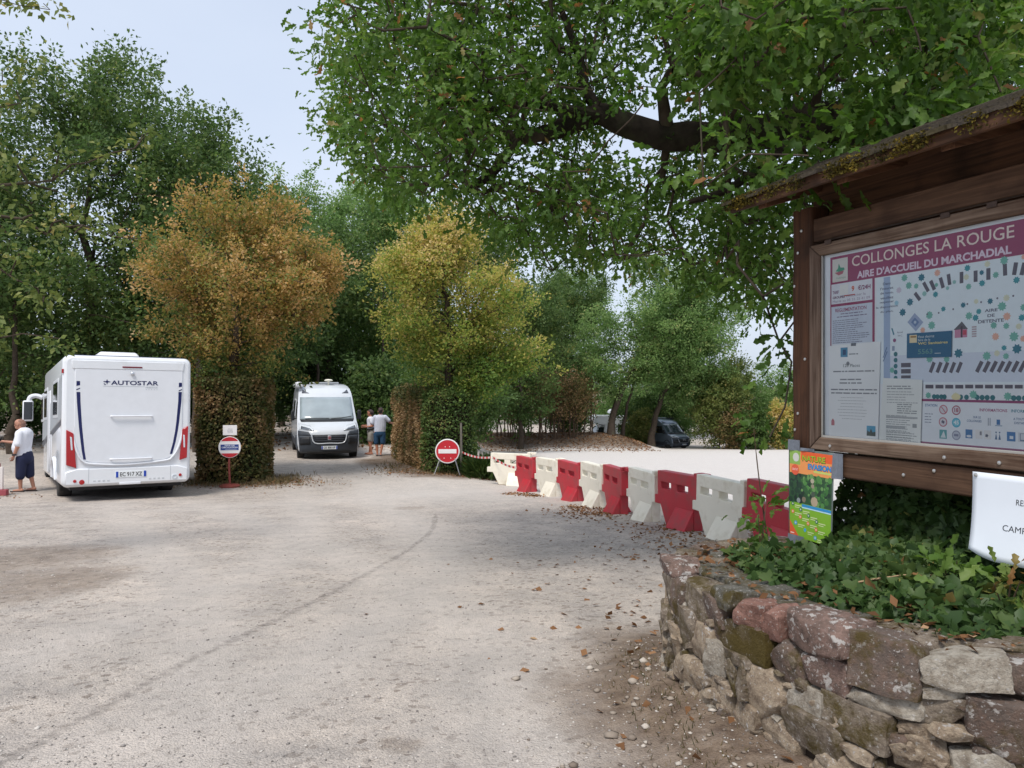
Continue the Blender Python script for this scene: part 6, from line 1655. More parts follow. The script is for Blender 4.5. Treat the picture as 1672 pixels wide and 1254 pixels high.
# ---------------------------------------------------------------- coachbuilt motorhome far off behind the leaning trunks
fx, fy = 7.3, 74.0
fm = empty('motorhome', (fx, fy, gr(fx + 2, fy) + .0), (0, 0, R(97)), label='distant white motorhome half hidden by the leaning trunks', cat='motorhome')
b = MB().prism([(-2.0, .35), (-5.6, .35), (-5.7, 2.9), (-.55, 2.95), (-.25, 2.6), (-.45, 2.15), (-1.35, 2.05), (-1.6, .5)], -1.1, 1.1)
b.v = [(y, x, z) for x, y, z in b.v]
b.build('body', WHITEV, fm, bevel=.04)
b = MB().prism([(0, .4), (-1.65, .4), (-1.4, 2.04), (-.95, 2.04), (-.5, 1.25), (-.05, 1.0)], -.95, .95); b.v = [(y, x, z) for x, y, z in b.v]
b.build('cab', WHITEV, fm, bevel=.05)
for s in (-1, 1):
    f = MB().box(s * 1.105 - .006, s * 1.105 + .006, -3.6, -2.6, 1.5, 2.1).build('window', BLACKP, fm)
    MB().box(s * 1.112 - .004, s * 1.112 + .004, -3.5, -2.7, 1.58, 2.02).build('pane', DGLASS, f)
    f = MB().box(s * .96 - .006, s * .96 + .006, -1.3, -.75, 1.25, 1.85).build('cab_window', DGLASS, fm)
    b = MB().add([(s * 1.107, y, z) for y, z in ((-5.4, 1.1), (-3.8, .9), (-3.2, 1.5), (-5.4, 2.1))], [(0, 1, 2, 3)]); b.build('side_stripe', GREYD, fm, smooth=False)
    wheel(fm, s * .9, -.85, .34, .22, s); wheel(fm, s * .95, -4.3, .34, .22, s)
    MB().box(s * 1.12 - .08, s * 1.12 + .08, -.75, -.62, 1.25, 1.6).build('mirror', BLACKP, fm, bevel=.03)
b = MB().add([(-.8, -.92, 2.0), (.8, -.92, 2.0), (.85, -.48, 1.3), (-.85, -.48, 1.3)], [(0, 1, 2, 3)]); b.build('windscreen', DGLASS, fm)
MB().lathe([(.05, 2.9), (.05, 3.1), (.3, 3.15), (.32, 3.3), (.1, 3.5), (.01, 3.52)], 16, (.1, -2.2, 0)).build('satellite_dome', WHITEP, fm)
# ================================================================ barriers, signs, tape
BRED = pmat('red_barrier_plastic', lin((186, 44, 58)), rough=.5, var=.08, scale=3, bump=.1, dirt=lin((140, 76, 74)), dirt_scale=3.5, dirt_lo=.46, dirt_hi=.78)
BWHI = pmat('white_barrier_plastic', lin((234, 228, 212)), rough=.5, var=.05, scale=3, bump=.1, dirt=lin((192, 180, 154)), dirt_scale=3.5, dirt_lo=.54, dirt_hi=.85)
def barrier_meshes():
    th = .075
    b = MB()
    b.prism([(.24, 0), (.98, 0), (.98, .38), (1.08, .38), (1.08, .80), (1.0, .82), (0, .81), (0, .44), (-.09, .44), (-.09, .31), (.07, .31), (.10, .26)], -th, th,
            holes=[[(.10, .55), (.38, .55), (.38, .655), (.10, .655)], [(.54, .55), (.84, .55), (.84, .655), (.54, .655)]])
    return b
def barrier(x, y, dirx, diry, mat, label, s=1.):
    root = empty('barrier', (x, y, gr(x, y)), (0, 0, math.atan2(diry, dirx)), label=label, cat='barrier', group='red and white barriers in a row')
    root.scale = (s, s, s); q_ = random.Random(int(x * 100)); root.rotation_euler = (R(q_.uniform(-1.5, 1.5)), R(q_.uniform(-1.2, 1.2)), math.atan2(diry, dirx) + R(q_.uniform(-4, 4)))
    body = barrier_meshes().build('body', mat, root, bevel=.012)
    f = MB(); f.hexa([(.50, -.26, 0), (.975, -.26, 0), (.975, -.074, 0), (.50, -.074, 0), (.50, -.235, .055), (.975, -.235, .055), (.975, -.0755, .33), (.50, -.0755, .33)]); f.build('foot', mat, root, bevel=.010)
    f = MB(); f.hexa([(.26, .074, 0), (.62, .074, 0), (.62, .26, 0), (.26, .26, 0), (.26, .0755, .33), (.62, .0755, .33), (.62, .235, .055), (.26, .235, .055)]); f.build('foot', mat, root, bevel=.010)
    b = MB(); b.box(.99, 1.21, -.02, .073, .80, .865); b.box(.99, 1.075, -.073, .073, .8, .862); b.build('hook', mat, root, bevel=.010)
    return root
line = [(-.02, 19.75), (.20, 18.75), (.66, 17.55), (1.08, 16.35), (1.45, 15.2), (1.77, 14.05), (2.05, 12.9), (2.33, 11.75), (2.64, 10.65), (3.0, 9.55)]
names = ['second', 'third', 'fourth', 'fifth', 'sixth', 'seventh', 'eighth', 'ninth', 'tenth']
for i in range(1, 10):
    a = line[i - 1] if i > 1 else (.20, 18.75); x, y = line[i]
    nx_, ny_ = (line[i + 1] if i < 9 else (3.38, 8.45))
    dx, dy = nx_ - x, ny_ - y; q = math.hypot(dx, dy)
    red = i % 2 == 1
    lab = '%s plastic barrier, %s of the row counted from the hedge' % ('red' if red else 'dirty white', names[i - 1])
    if i == 9: lab = 'red plastic barrier nearest the notice board, last of the row'
    if i == 8: lab = 'scuffed white plastic barrier, largest white one in view, before the last red one'
    barrier(x - dx / q * .1, y - dy / q * .1, dx / q, dy / q, BRED if red else BWHI, lab, 1.01)
barrier(-.55, 20.1, .96, -.28, BWHI, 'pale white plastic barrier turned aside beside the hedge, first of the row', 1.0)

SIGNRED = pmat('sign_red', lin((190, 32, 44)), rough=.35, var=.05)
SIGNWHI = pmat('sign_white', lin((232, 230, 230)), rough=.35, var=.03)
SIGNBLU = pmat('sign_blue', lin((34, 62, 134)), rough=.35, var=.04)
GALV = pmat('galvanised_steel', lin((150, 150, 150)), rough=.45, metal=.8, var=.12)
RUSTRED = pmat('red_brown_painted_steel', lin((132, 62, 54)), rough=.6, var=.12, scale=12)
# no-entry sign on folding legs
sx_, sy_ = -1.765, 21.15
ne = empty('no_entry_sign', (sx_, sy_, gr(sx_, sy_)), (0, 0, R(3)), label='round red no-entry sign on folding legs in front of the hedge', cat='road sign')
zc = .64
MB().lathe([(.335, .02), (.335, -.012), (.328, -.016), (.305, -.016), (.305, .02)], 48, (0, 0, zc), 'y').build('rim', SIGNWHI, ne)
MB().lathe([(.304, .012), (.304, -.011), (.003, -.011)], 48, (0, 0, zc), 'y').build('disc', SIGNRED, ne)
MB().box(-.245, .245, -.0165, -.0115, zc - .06, zc + .055).build('white_bar', SIGNWHI, ne)
b = MB()
for x_, z_ in ((-.06, .12), (.06, .12), (-.09, -.19), (.09, -.19)): b.lathe([(.014, -.011), (.012, -.015), (.002, -.016)], 8, (x_, 0, zc + z_), 'y')
b.build('rivets', SIGNWHI, ne)
for p0, p1 in (((-.2, .0, zc - .2), (-.36, -.16, 0)), ((.2, .0, zc - .2), (.34, -.16, 0)), ((-.18, .03, zc - .1), (-.24, .34, 0)), ((.18, .03, zc - .1), (.30, .34, 0))):
    MB().tube([p0, p1], .014, n=8).build('leg', GALV, ne)
b = MB(); b.tube([(-.29, -.08, .19), (-.215, .17, .27)], .008, n=6); b.tube([(.29, -.08, .19), (.25, .17, .27)], .008, n=6); b.build('brace', GALV, ne)
# round sign with blue lettering panel
qx, qy = -6.75, 18.5
rs = empty('round_sign', (qx, qy, gr(qx, qy)), (0, 0, R(12)), label='round white sign with red edges and blue panel on a red-brown post', cat='sign')
zc = .95
MB().lathe([(.24, .0), (.24, .03), (.20, .06), (.03, .075)], 28, (0, 0, 0), 'z').build('base', RUSTRED, rs)
MB().tube([(0, .02, .06), (-.02, .02, .5), (.0, .02, 1.25)], .026, n=10).build('post', RUSTRED, rs)
MB().lathe([(.255, .004), (.255, -.018), (.25, -.022), (.003, -.022)], 48, (0, 0, zc), 'y').build('disc', SIGNWHI, rs)
for s in (1, -1):
    a0 = math.asin(.60)
    pts = [(.243 * math.cos(t), zc + s * .243 * math.sin(t)) for t in np.linspace(a0, math.pi - a0, 14)]
    MB().prism(pts if s > 0 else list(reversed(pts)), -.0245, -.0225).build('red_segment', SIGNRED, rs, smooth=False)
MB().box(-.205, .205, -.0255, -.0225, zc - .07, zc + .065).build('blue_panel', SIGNBLU, rs)
p = Print(-.0256); p.text('SENS DE', -.115, zc + .022, .23, .032, (226, 230, 238), 1, .02); p.text('CIRCULATION', -.18, zc - .022, .36, .034, (226, 230, 238), 1, .02); p.rect(-.10, .16, zc - .052, zc - .044, (200, 208, 224), 1); p.build('sign_lettering', rs)
MB().box(-.155, .165, -.012, -.004, 1.235, 1.475).build('placard', SIGNWHI, rs, bevel=.003)
p = Print(-.0125); p.lines(-.07, .09, 1.39, 4, .03, .010, (150, 154, 164), 1, 21, True); p.build('placard_print', rs)
# stake and warning tape
wx, wy = -1.42, 21.5
stake = MB().tube([(0, 0, -.1), (.01, 0, .8), (0, .01, 1.45)], [.035, .033, .03], n=8).build('wooden_stake', pmat('grey_stake', lin((110, 104, 96)), rough=.9, var=.25, scale=12))
stake.location = (wx, wy, gr(wx, wy)); tag(stake, 'thin grey wooden stake beside the no-entry sign', 'stake')
tz = gr(wx, wy) + .64
p0 = Vector((wx + .03, wy - .05, tz)); p1 = Vector((-.5, 20.0, gr(-.5, 20.0) + .70)); p2 = Vector((.12, 18.72, gr(.1, 18.7) + .52))
def tmat():
    m, n, l, b = new_mat('red_white_tape')
    tc = n.new('ShaderNodeTexCoord'); w = n.new('ShaderNodeTexWave'); w.inputs['Scale'].default_value = 3.2; w.bands_direction = 'X'
    l.new(tc.outputs['Object'], w.inputs['Vector']); r_ = n.new('ShaderNodeValToRGB'); r_.color_ramp.interpolation = 'CONSTANT'
    r_.color_ramp.elements[0].color = (*lin((214, 206, 204)), 1); r_.color_ramp.elements[1].position = .5; r_.color_ramp.elements[1].color = (*lin((196, 60, 64)), 1)
    l.new(w.outputs['Fac'], r_.inputs['Fac']); l.new(r_.outputs['Color'], b.inputs['Base Color']); b.inputs['Roughness'].default_value = .4
    return m
rows = []
for a, c, sag in ((p0, p1, .07), (p1, p2, .05)):
    for k in range(13):
        f = k / 12; q = a.lerp(c, f) - Vector((0, 0, sag * 4 * f * (1 - f))); tw = .4 * math.sin(f * 7)
        rows.append([(q.x - p0.x, q.y - .012 * tw - p0.y, q.z - .026 - p0.z), (q.x - p0.x, q.y + .012 * tw - p0.y, q.z + .026 - p0.z)])
tp_o = MB().grid(rows).build('warning_tape', tmat(), smooth=False); tp_o.location = p0
tp_o.modifiers.new('thickness', 'SOLIDIFY').thickness = .001
tag(tp_o, 'red and white warning tape strung from the stake to the first barriers', 'tape')
# red and white frame and ticket post at the left edge
PINK = pmat('faded_red_paint', lin((150, 70, 78)), rough=.6, var=.15); PWH = pmat('faded_white_paint', lin((220, 212, 208)), rough=.6, var=.08)
bx_, by_ = -11.15, 16.85
fr_ = empty('painted_trestle', (bx_, by_, gr(bx_, by_)), (0, 0, R(10)), label='low red and white painted trestle beside the man at the left edge', cat='barrier')
MB().box(-.9, .16, -.10, .04, 0, .13).build('ground_beam', PINK, fr_, bevel=.01)
MB().box(-.06, .0, -.03, .03, .131, .70).build('upright', pmat('faded_red_paint_dark', lin((128, 34, 48)), rough=.6, var=.1), fr_, bevel=.008)
MB().box(.002, .06, -.03, .03, .131, .62).build('upright', PWH, fr_, bevel=.008)
MB().hexa([(-.62, -.02, .26), (-.10, -.02, .13), (-.10, .02, .13), (-.62, .02, .26), (-.62, -.02, .86), (-.34, -.02, .80), (-.34, .02, .80), (-.62, .02, .86)]).build('board', PWH, fr_, bevel=.006)
kx, ky = -11.98, 17.75
kt = empty('ticket_post', (kx, ky, gr(kx, ky)), (0, 0, R(-10)), label='dark post that the man in the white shirt reaches for', cat='post')
MB().box(-.11, .11, -.09, .09, 0, 1.5).build('housing', pmat('dark_grey_post_paint', lin((58, 56, 58)), rough=.5, var=.1), kt, bevel=.015)
MB().box(-.08, .08, -.098, -.0905, 1.05, 1.35).build('panel', GREYL, kt, bevel=.004)
# ================================================================ people
SKIN = pmat('skin', lin((176, 126, 104)), rough=.55, var=.08, scale=8)
SKIN2 = pmat('tanned_skin', lin((182, 122, 96)), rough=.55, var=.08, scale=8)
SHIRTW = pmat('white_cotton', lin((222, 224, 232)), rough=.85, var=.06, scale=7, bump=.25, bscale=30)
SHIRTG = pmat('pale_grey_cotton', lin((196, 200, 214)), rough=.85, var=.07, scale=7, bump=.25, bscale=30)
NAVYC = pmat('navy_cotton', lin((30, 36, 66)), rough=.9, var=.12, scale=7, bump=.3)
BLUEC = pmat('blue_denim', lin((38, 74, 106)), rough=.9, var=.15, scale=9, bump=.3)
BEIGEC = pmat('pale_grey_beige_cotton', lin((158, 154, 146)), rough=.9, var=.1, scale=9, bump=.3)
HAIRB = pmat('brown_hair', lin((58, 42, 40)), rough=.7, var=.2, scale=40)
HAIRS = pmat('shaved_hair', lin((132, 98, 84)), rough=.8, var=.1, scale=40)
SHOE = pmat('dark_sandal', lin((50, 44, 46)), rough=.8)
def blob(name, caps, mat, parent, voxel=.012, smooth_it=4):
    """one continuous skin grown over tapered limbs: caps = (p0, r0, p1, r1, squash) with squash = (sx, sy, sz)"""
    b = MB()
    for c in caps:
        p0, r0, p1, r1 = Vector(c[0]), c[1], Vector(c[2]), c[3]
        sq = c[4] if len(c) > 4 else None
        n = 14; d = p1 - p0; L = max(d.length, 1e-4); d = d / L
        pts, rs = [], []
        for k in range(5): a = -math.pi / 2 * (1 - k / 5); pts.append(p0 + d * r0 * math.sin(a)); rs.append(max(.002, r0 * math.cos(a)))
        for k in range(7): f = k / 6; pts.append(p0.lerp(p1, f)); rs.append(r0 + (r1 - r0) * f)
        for k in range(1, 6): a = math.pi / 2 * k / 5; pts.append(p1 + d * r1 * math.sin(a)); rs.append(max(.002, r1 * math.cos(a)))
        t = MB().tube(pts, rs, n)
        if sq:
            m = (p0 + p1) / 2
            t.v = [((v[0] - m.x) * sq[0] + m.x, (v[1] - m.y) * sq[1] + m.y, (v[2] - m.z) * sq[2] + m.z) for v in t.v]
        b.add(t.v, t.f)
    me = bpy.data.meshes.new('tmp'); me.from_pydata(b.v, [], b.f)
    bm = bmesh.new(); bm.from_mesh(me); bmesh.ops.recalc_face_normals(bm, faces=bm.faces[:]); bm.to_mesh(me); bm.free()
    ob = bpy.data.objects.new('tmp', me); COL.objects.link(ob)
    m = ob.modifiers.new('r', 'REMESH'); m.mode = 'VOXEL'; m.voxel_size = voxel
    s = ob.modifiers.new('s', 'SMOOTH'); s.factor = .5; s.iterations = smooth_it
    dg = bpy.context.evaluated_depsgraph_get()
    me2 = bpy.data.meshes.new_from_object(ob.evaluated_get(dg))
    bpy.data.objects.remove(ob); bpy.data.meshes.remove(me)
    me2.name = name; me2.materials.clear()
    return link(name, me2, mat, parent, smooth=True)
def hand(w, fdir, palm, s=1.):
    """palm and five curled fingers; w = wrist, fdir = along the hand, palm = direction the palm faces"""
    w = Vector(w); f = Vector(fdir).normalized(); p = Vector(palm).normalized(); a = f.cross(p).normalized()
    out = [(w, .026 * s, w + f * .075 * s, .030 * s)]
    for k, (o, L) in enumerate(((-.030, .062), (-.010, .072), (.011, .068), (.031, .052))):
        b0 = w + f * .085 * s + a * o * s; b1 = b0 + (f * .8 + p * .35) * L * .55 * s; b2 = b1 + (f * .3 + p * .9) * L * .5 * s
        out += [(b0, .0095 * s, b1, .009 * s), (b1, .009 * s, b2, .0075 * s)]
    t0 = w + f * .025 * s - a * .028 * s; t1 = t0 + (f * .7 - a * .7 + p * .3) * .04 * s; t2 = t1 + (f * .9 + p * .5) * .032 * s
    out += [(t0, .012 * s, t1, .011 * s), (t1, .011 * s, t2, .008 * s)]
    return out
def head(c, face, s=1.):
    """skull, jaw, nose, ears; face = horizontal looking direction"""
    c = Vector(c); f = Vector(face).normalized(); a = Vector((-f.y, f.x, 0))
    return [(c + f * .012 * s + Vector((0, 0, .035 * s)), .088 * s, c - f * .02 * s + Vector((0, 0, .03 * s)), .088 * s), (c + f * .03 * s - Vector((0, 0, .05 * s)), .06 * s, c + f * .05 * s - Vector((0, 0, .075 * s)), .038 * s),
            (c + f * .095 * s + Vector((0, 0, .0)), .012 * s, c + f * .108 * s - Vector((0, 0, .025 * s)), .014 * s), (c + f * .088 * s - Vector((0, 0, .056 * s)), .014 * s, c + f * .084 * s - Vector((0, 0, .066 * s)), .016 * s),
            (c + a * .088 * s, .012 * s, c + a * .092 * s - Vector((0, 0, .035 * s)), .009 * s, ), (c - a * .088 * s, .012 * s, c - a * .092 * s - Vector((0, 0, .035 * s)), .009 * s)]
def eyes(c, face, parent, s=1.):
    c = Vector(c); f = Vector(face).normalized(); a = Vector((-f.y, f.x, 0)); b = MB()
    for k in (-1, 1):
        p = c + f * .086 * s + a * k * .032 * s + Vector((0, 0, .012 * s)); b.lathe([(.002, -.006), (.010, -.002), (.010, .003), (.002, .007)], 10, tuple(p), 'z')
    b.build('eyes', pmat('eye_dark', (.03, .02, .018), rough=.2), parent)
# ---- man at the left edge, seen from the side
px_, py_ = -11.12, 17.6
man = empty('person', (px_, py_, gr(px_, py_) + .0), label='person in white short-sleeved shirt and navy shorts reaching forward at the left edge', cat='person')
hc = (-.085, 0, 1.53); fc = (-1, -.05, -.05)
arm_n = [((.03, -.18, 1.30), .052, (.02, -.245, 1.03), .046), ((.02, -.245, 1.03), .043, (-.055, -.25, .835), .030)]
arm_f = [((-.03, .18, 1.30), .05, (-.235, .20, 1.09), .044), ((-.235, .20, 1.09), .042, (-.50, .16, 1.125), .030)]
caps = head(hc, fc, 1.) + [((-.06, 0, 1.47), .062, (-.015, 0, 1.36), .066)]
caps += [((.02, 0, 1.27), .115, (-.01, 0, 1.0), .12, (.95, 1.2, 1)), ((.01, 0, .98), .12, (.03, 0, .82), .115, (1, 1.15, 1))] + arm_n + arm_f
caps += hand((-.055, -.25, .835), (-.35, 0, -1), (-.9, .3, 0)) + hand((-.50, .16, 1.125), (-1, -.1, .12), (0, 0, -1))
caps += [((.02, -.10, .80), .10, (-.01, -.10, .43), .066), ((-.01, -.10, .43), .058, (.0, -.10, .09), .036), ((.05, .10, .80), .10, (.09, .10, .43), .066), ((.09, .10, .43), .058, (.17, .10, .10), .036)]
caps += [((.03, -.10, .05), .036, (-.15, -.10, .032), .028), ((.20, .10, .06), .036, (.03, .10, .034), .028)]
man_b = blob('body', caps, SKIN, man, .0095, 3)
eyes(hc, fc, man)
blob('shirt', [((.03, 0, 1.30), .165, (-.04, 0, 1.0), .185, (1.0, 1.22, 1)), ((-.04, 0, 1.0), .185, (.0, 0, .86), .175, (1., 1.15, 1)), ((.02, -.17, 1.33), .088, (.028, -.238, 1.11), .078), ((-.02, .17, 1.33), .088, (-.16, .205, 1.17), .074), ((.0, 0, 1.38), .08, (-.02, 0, 1.40), .074)], SHIRTW, man)
blob('shorts', [((.03, 0, .83), .165, (.03, 0, .76), .165, (1, 1.15, 1)), ((.02, -.10, .76), .118, (-.005, -.10, .37), .098), ((.05, .10, .76), .118, (.085, .10, .38), .098)], NAVYC, man)
blob('hair', [((-.055, 0, 1.588), .078, (-.10, 0, 1.582), .074, (1.05, 1.05, .8)), ((-.005, 0, 1.55), .06, (-.01, 0, 1.50), .05, (1, 1.2, 1))], HAIRS, man)
for q in (((.05, -.10), (-.19, -.10)), ((.22, .10), (-.02, .10))):
    blob('sandal', [((q[0][0], q[0][1], .018), .045, (q[1][0], q[1][1], .014), .045, (1, 1, .35))], SHOE, man)
MB().lathe([(.040, -.02), (.044, -.018), (.044, .018), (.040, .02)], 16, (-.046, -.25, .862)).build('watch', pmat('dark_watch', lin((38, 38, 42)), rough=.4), man)
# ---- the couple beside the van
cx2, cy2 = -4.62, 26.9
cm = empty('person', (cx2, cy2, gr(cx2, cy2)), label='person in pale grey T-shirt and blue shorts seen from behind beside the van', cat='person')
hc, fc = (.05, .02, 1.555), (-.25, 1, 0)
caps = head(hc, fc, 1.) + [((.05, .01, 1.48), .058, (.045, 0, 1.38), .064), ((.04, 0, 1.28), .11, (.03, 0, 1.02), .105, (1.3, .85, 1)), ((.03, 0, .98), .11, (.02, 0, .84), .11, (1.2, .85, 1))]
caps += [((-.14, 0, 1.32), .05, (-.24, .04, 1.08), .042), ((-.24, .04, 1.08), .04, (-.10, .24, 1.06), .028), ((.22, 0, 1.32), .05, (.36, .06, 1.16), .042), ((.36, .06, 1.16), .04, (.42, .26, 1.12), .028)]
caps += hand((-.10, .24, 1.06), (.6, .8, 0), (0, .3, -1)) + hand((.42, .26, 1.12), (.2, 1, 0), (-1, 0, 0))
caps += [((-.09, 0, .82), .095, (-.10, .02, .46), .062), ((-.10, .02, .46), .056, (-.06, 0, .09), .034), ((.11, 0, .82), .095, (.12, .02, .46), .062), ((.12, .02, .46), .056, (.06, -.03, .09), .034)]
caps += [((-.06, -.02, .05), .034, (-.09, .16, .032), .028), ((.06, -.05, .05), .034, (.02, .13, .032), .028)]
blob('body', caps, SKIN2, cm, .0095, 3); eyes(hc, fc, cm)
blob('shirt', [((.04, 0, 1.30), .145, (.035, 0, 1.02), .15, (1.38, .98, 1)), ((.035, 0, 1.02), .15, (.02, 0, .86), .15, (1.32, .98, 1)), ((-.13, 0, 1.34), .085, (-.215, .025, 1.15), .074), ((.21, 0, 1.34), .085, (.32, .03, 1.23), .074)], SHIRTG, cm)
blob('shorts', [((.02, 0, .84), .15, (.02, 0, .78), .15, (1.3, .98, 1)), ((-.09, 0, .76), .108, (-.10, .02, .47), .092), ((.115, 0, .76), .108, (.12, .02, .47), .092)], BLUEC, cm)
blob('hair', [((.05, .0, 1.612), .083, (.055, -.04, 1.585), .083, (1.03, 1.03, .95)), ((.05, -.045, 1.57), .062, (.05, -.04, 1.51), .05, (1.25, .8, 1))], HAIRB, cm)
for x0, y0 in ((-.075, .06), (.045, .03)): blob('shoe', [((x0, y0 - .09, .03), .045, (x0 - .02, y0 + .12, .025), .042, (1, 1, .6))], pmat('grey_shoe', lin((92, 90, 96)), rough=.8), cm)
wx2, wy2 = -5.02, 27.5
cw = empty('person', (wx2, wy2, gr(wx2, wy2)), label='person in white top, pale shorts and black waist bag standing next to the van mirror', cat='person')
hc, fc = (-.03, 0, 1.47), (-.9, .35, -.12)
caps = head(hc, fc, .97) + [((-.02, 0, 1.40), .05, (0, 0, 1.31), .055), ((.0, 0, 1.21), .095, (.01, 0, 1.0), .09, (1.05, 1.1, 1)), ((.01, 0, .96), .1, (.02, 0, .80), .11, (1.05, 1.1, 1))]
caps += [((.03, -.13, 1.26), .042, (.10, -.18, 1.02), .038), ((.10, -.18, 1.02), .036, (-.20, -.16, .98), .026), ((-.03, .13, 1.26), .042, (-.02, .20, 1.02), .038), ((-.02, .20, 1.02), .036, (-.25, .10, 1.02), .026)]
caps += hand((-.20, -.16, .98), (-1, .1, .05), (0, .6, -.8), .92) + hand((-.25, .10, 1.02), (-1, -.2, .0), (0, -.6, -.8), .92)
caps += [((.0, -.07, .78), .088, (-.03, -.07, .44), .058), ((-.03, -.07, .44), .054, (.04, -.07, .09), .033), ((.04, .08, .78), .088, (.0, .08, .44), .058), ((.0, .08, .44), .054, (-.06, .08, .09), .033)]
caps += [((.06, -.07, .05), .033, (-.10, -.09, .03), .027), ((-.04, .08, .05), .033, (-.20, .06, .03), .027)]
blob('body', caps, SKIN2, cw, .0095, 3); eyes(hc, fc, cw, .97)
blob('shirt', [((.0, 0, 1.23), .128, (.01, 0, 1.0), .128, (1.1, 1.15, 1)), ((.01, 0, 1.0), .128, (.015, 0, .90), .135, (1.05, 1.12, 1)), ((.02, -.13, 1.27), .07, (.06, -.165, 1.15), .064), ((-.02, .13, 1.27), .07, (-.02, .175, 1.15), .064)], SHIRTW, cw)
blob('shorts', [((.02, 0, .86), .142, (.02, 0, .78), .15, (1.05, 1.12, 1)), ((.0, -.07, .74), .104, (-.02, -.07, .53), .09), ((.04, .08, .74), .104, (.02, .08, .53), .09)], BEIGEC, cw)
blob('hair', [((-.02, 0, 1.525), .084, (.02, -.01, 1.50), .084, (1.05, 1.05, 1)), ((.055, -.02, 1.47), .05, (.06, -.02, 1.42), .035)], HAIRB, cw)
blob('waist_bag', [((-.06, -.16, .905), .05, (.12, -.14, .93), .045), ((.12, -.14, .93), .025, (.15, .1, .94), .022)], BLACKP, cw)
for x0, y0, x1, y1 in ((.08, -.07, -.12, -.09), (-.02, .08, -.22, .06)): blob('sandal', [((x0, y0, .016), .04, (x1, y1, .014), .04, (1, 1, .35))], pmat('tan_sandal', lin((150, 104, 84)), rough=.8), cw)
# ================================================================ small loose things on the ground
r = np.random.default_rng(51)
def on_ground(xy, dz=.006): return np.array([(x, y, gr(x, y) + dz) for x, y in xy])
def gauss(cx, cy, sx, sy, n): return np.stack([r.normal(cx, sx, n), r.normal(cy, sy, n)], 1)
pts = [gauss(1.35, 13.2, .34, .55, 320), gauss(1.2, 14.3, .16, .2, 130), gauss(.05, 17.4, .14, .2, 100), gauss(.45, 16.9, .16, .22, 130), gauss(1.75, 13.6, .25, .35, 110), gauss(2.2, 11.0, .35, .5, 200), gauss(2.6, 9.2, .6, .8, 420), gauss(3.3, 10.2, .35, .8, 240), gauss(2.9, 8., .7, .9, 380),
       gauss(-6.9, 19.2, 1.1, .45, 750), gauss(-5.7, 19.3, .45, .5, 300), gauss(-1.9, 21.2, .9, .25, 420), gauss(-3.2, 22.6, .5, 1.2, 380), gauss(-.4, 21.7, .5, .35, 260), gauss(-12.2, 16.6, .9, .5, 300),
       np.stack([r.uniform(-3, 10.5, 5200), r.normal(60, 2.6, 5200)], 1), np.stack([r.uniform(-26, -3, 2600), r.uniform(29, 42, 2600)], 1), gauss(.9, 4.6, .35, .9, 60), gauss(1.1, 7.6, .8, 1.8, 110)]
sizes = np.concatenate([np.full(len(p), .06 if i not in (15, 16) else .15) for i, p in enumerate(pts)])
xy = np.concatenate(pts)
ok = (xy[:, 1] > 2.4) & ~((xy[:, 0] > .8) & (xy[:, 1] < 5.4) & (xy[:, 0] > np.interp(xy[:, 1], [2.5, 3, 4.2, 5], [2.6, 1.25, .82, 1.3])))
xy = xy[ok]; sizes = sizes[ok]
P = on_ground(xy, .008)
D = unit(r.normal(size=P.shape) * np.array([1, 1, .25])); N = unit(r.normal(size=P.shape) * .45 + np.array([0, 0, 1]))
tag(leaf_object('fallen_leaves', [(P, D, N, sizes * r.uniform(.6, 1.3, len(P)), np.clip(r.normal(.5, .2, len(P)), 0, 1), 'diamond', 1.3)], DRY), 'drifts of dry brown leaves on the gravel and under the trees', 'leaves', kind='stuff')
# leaves fallen on the wall and in the bed
Q = []
while len(Q) < 420:
    s = r.uniform(1.0, 4.4); p, t, o = wall_at(float(s)); q = p - o * r.uniform(.12, .62); Q.append((q.x, q.y, .605 + r.uniform(0, .03) + (.02 if (q - p).length > .4 else 0)))
Q = np.array(Q)
D = unit(r.normal(size=Q.shape) * np.array([1, 1, .3])); N = unit(r.normal(size=Q.shape) * .5 + np.array([0, 0, 1]))
tag(leaf_object('leaf_litter', [(Q, D, N, .05 * r.uniform(.4, 1.3, len(Q)), np.clip(r.normal(.3, .2, len(Q)), 0, 1), 'diamond', 1.)], DRY), 'dry leaf scraps lying on top of the stone wall', 'leaves', kind='stuff')
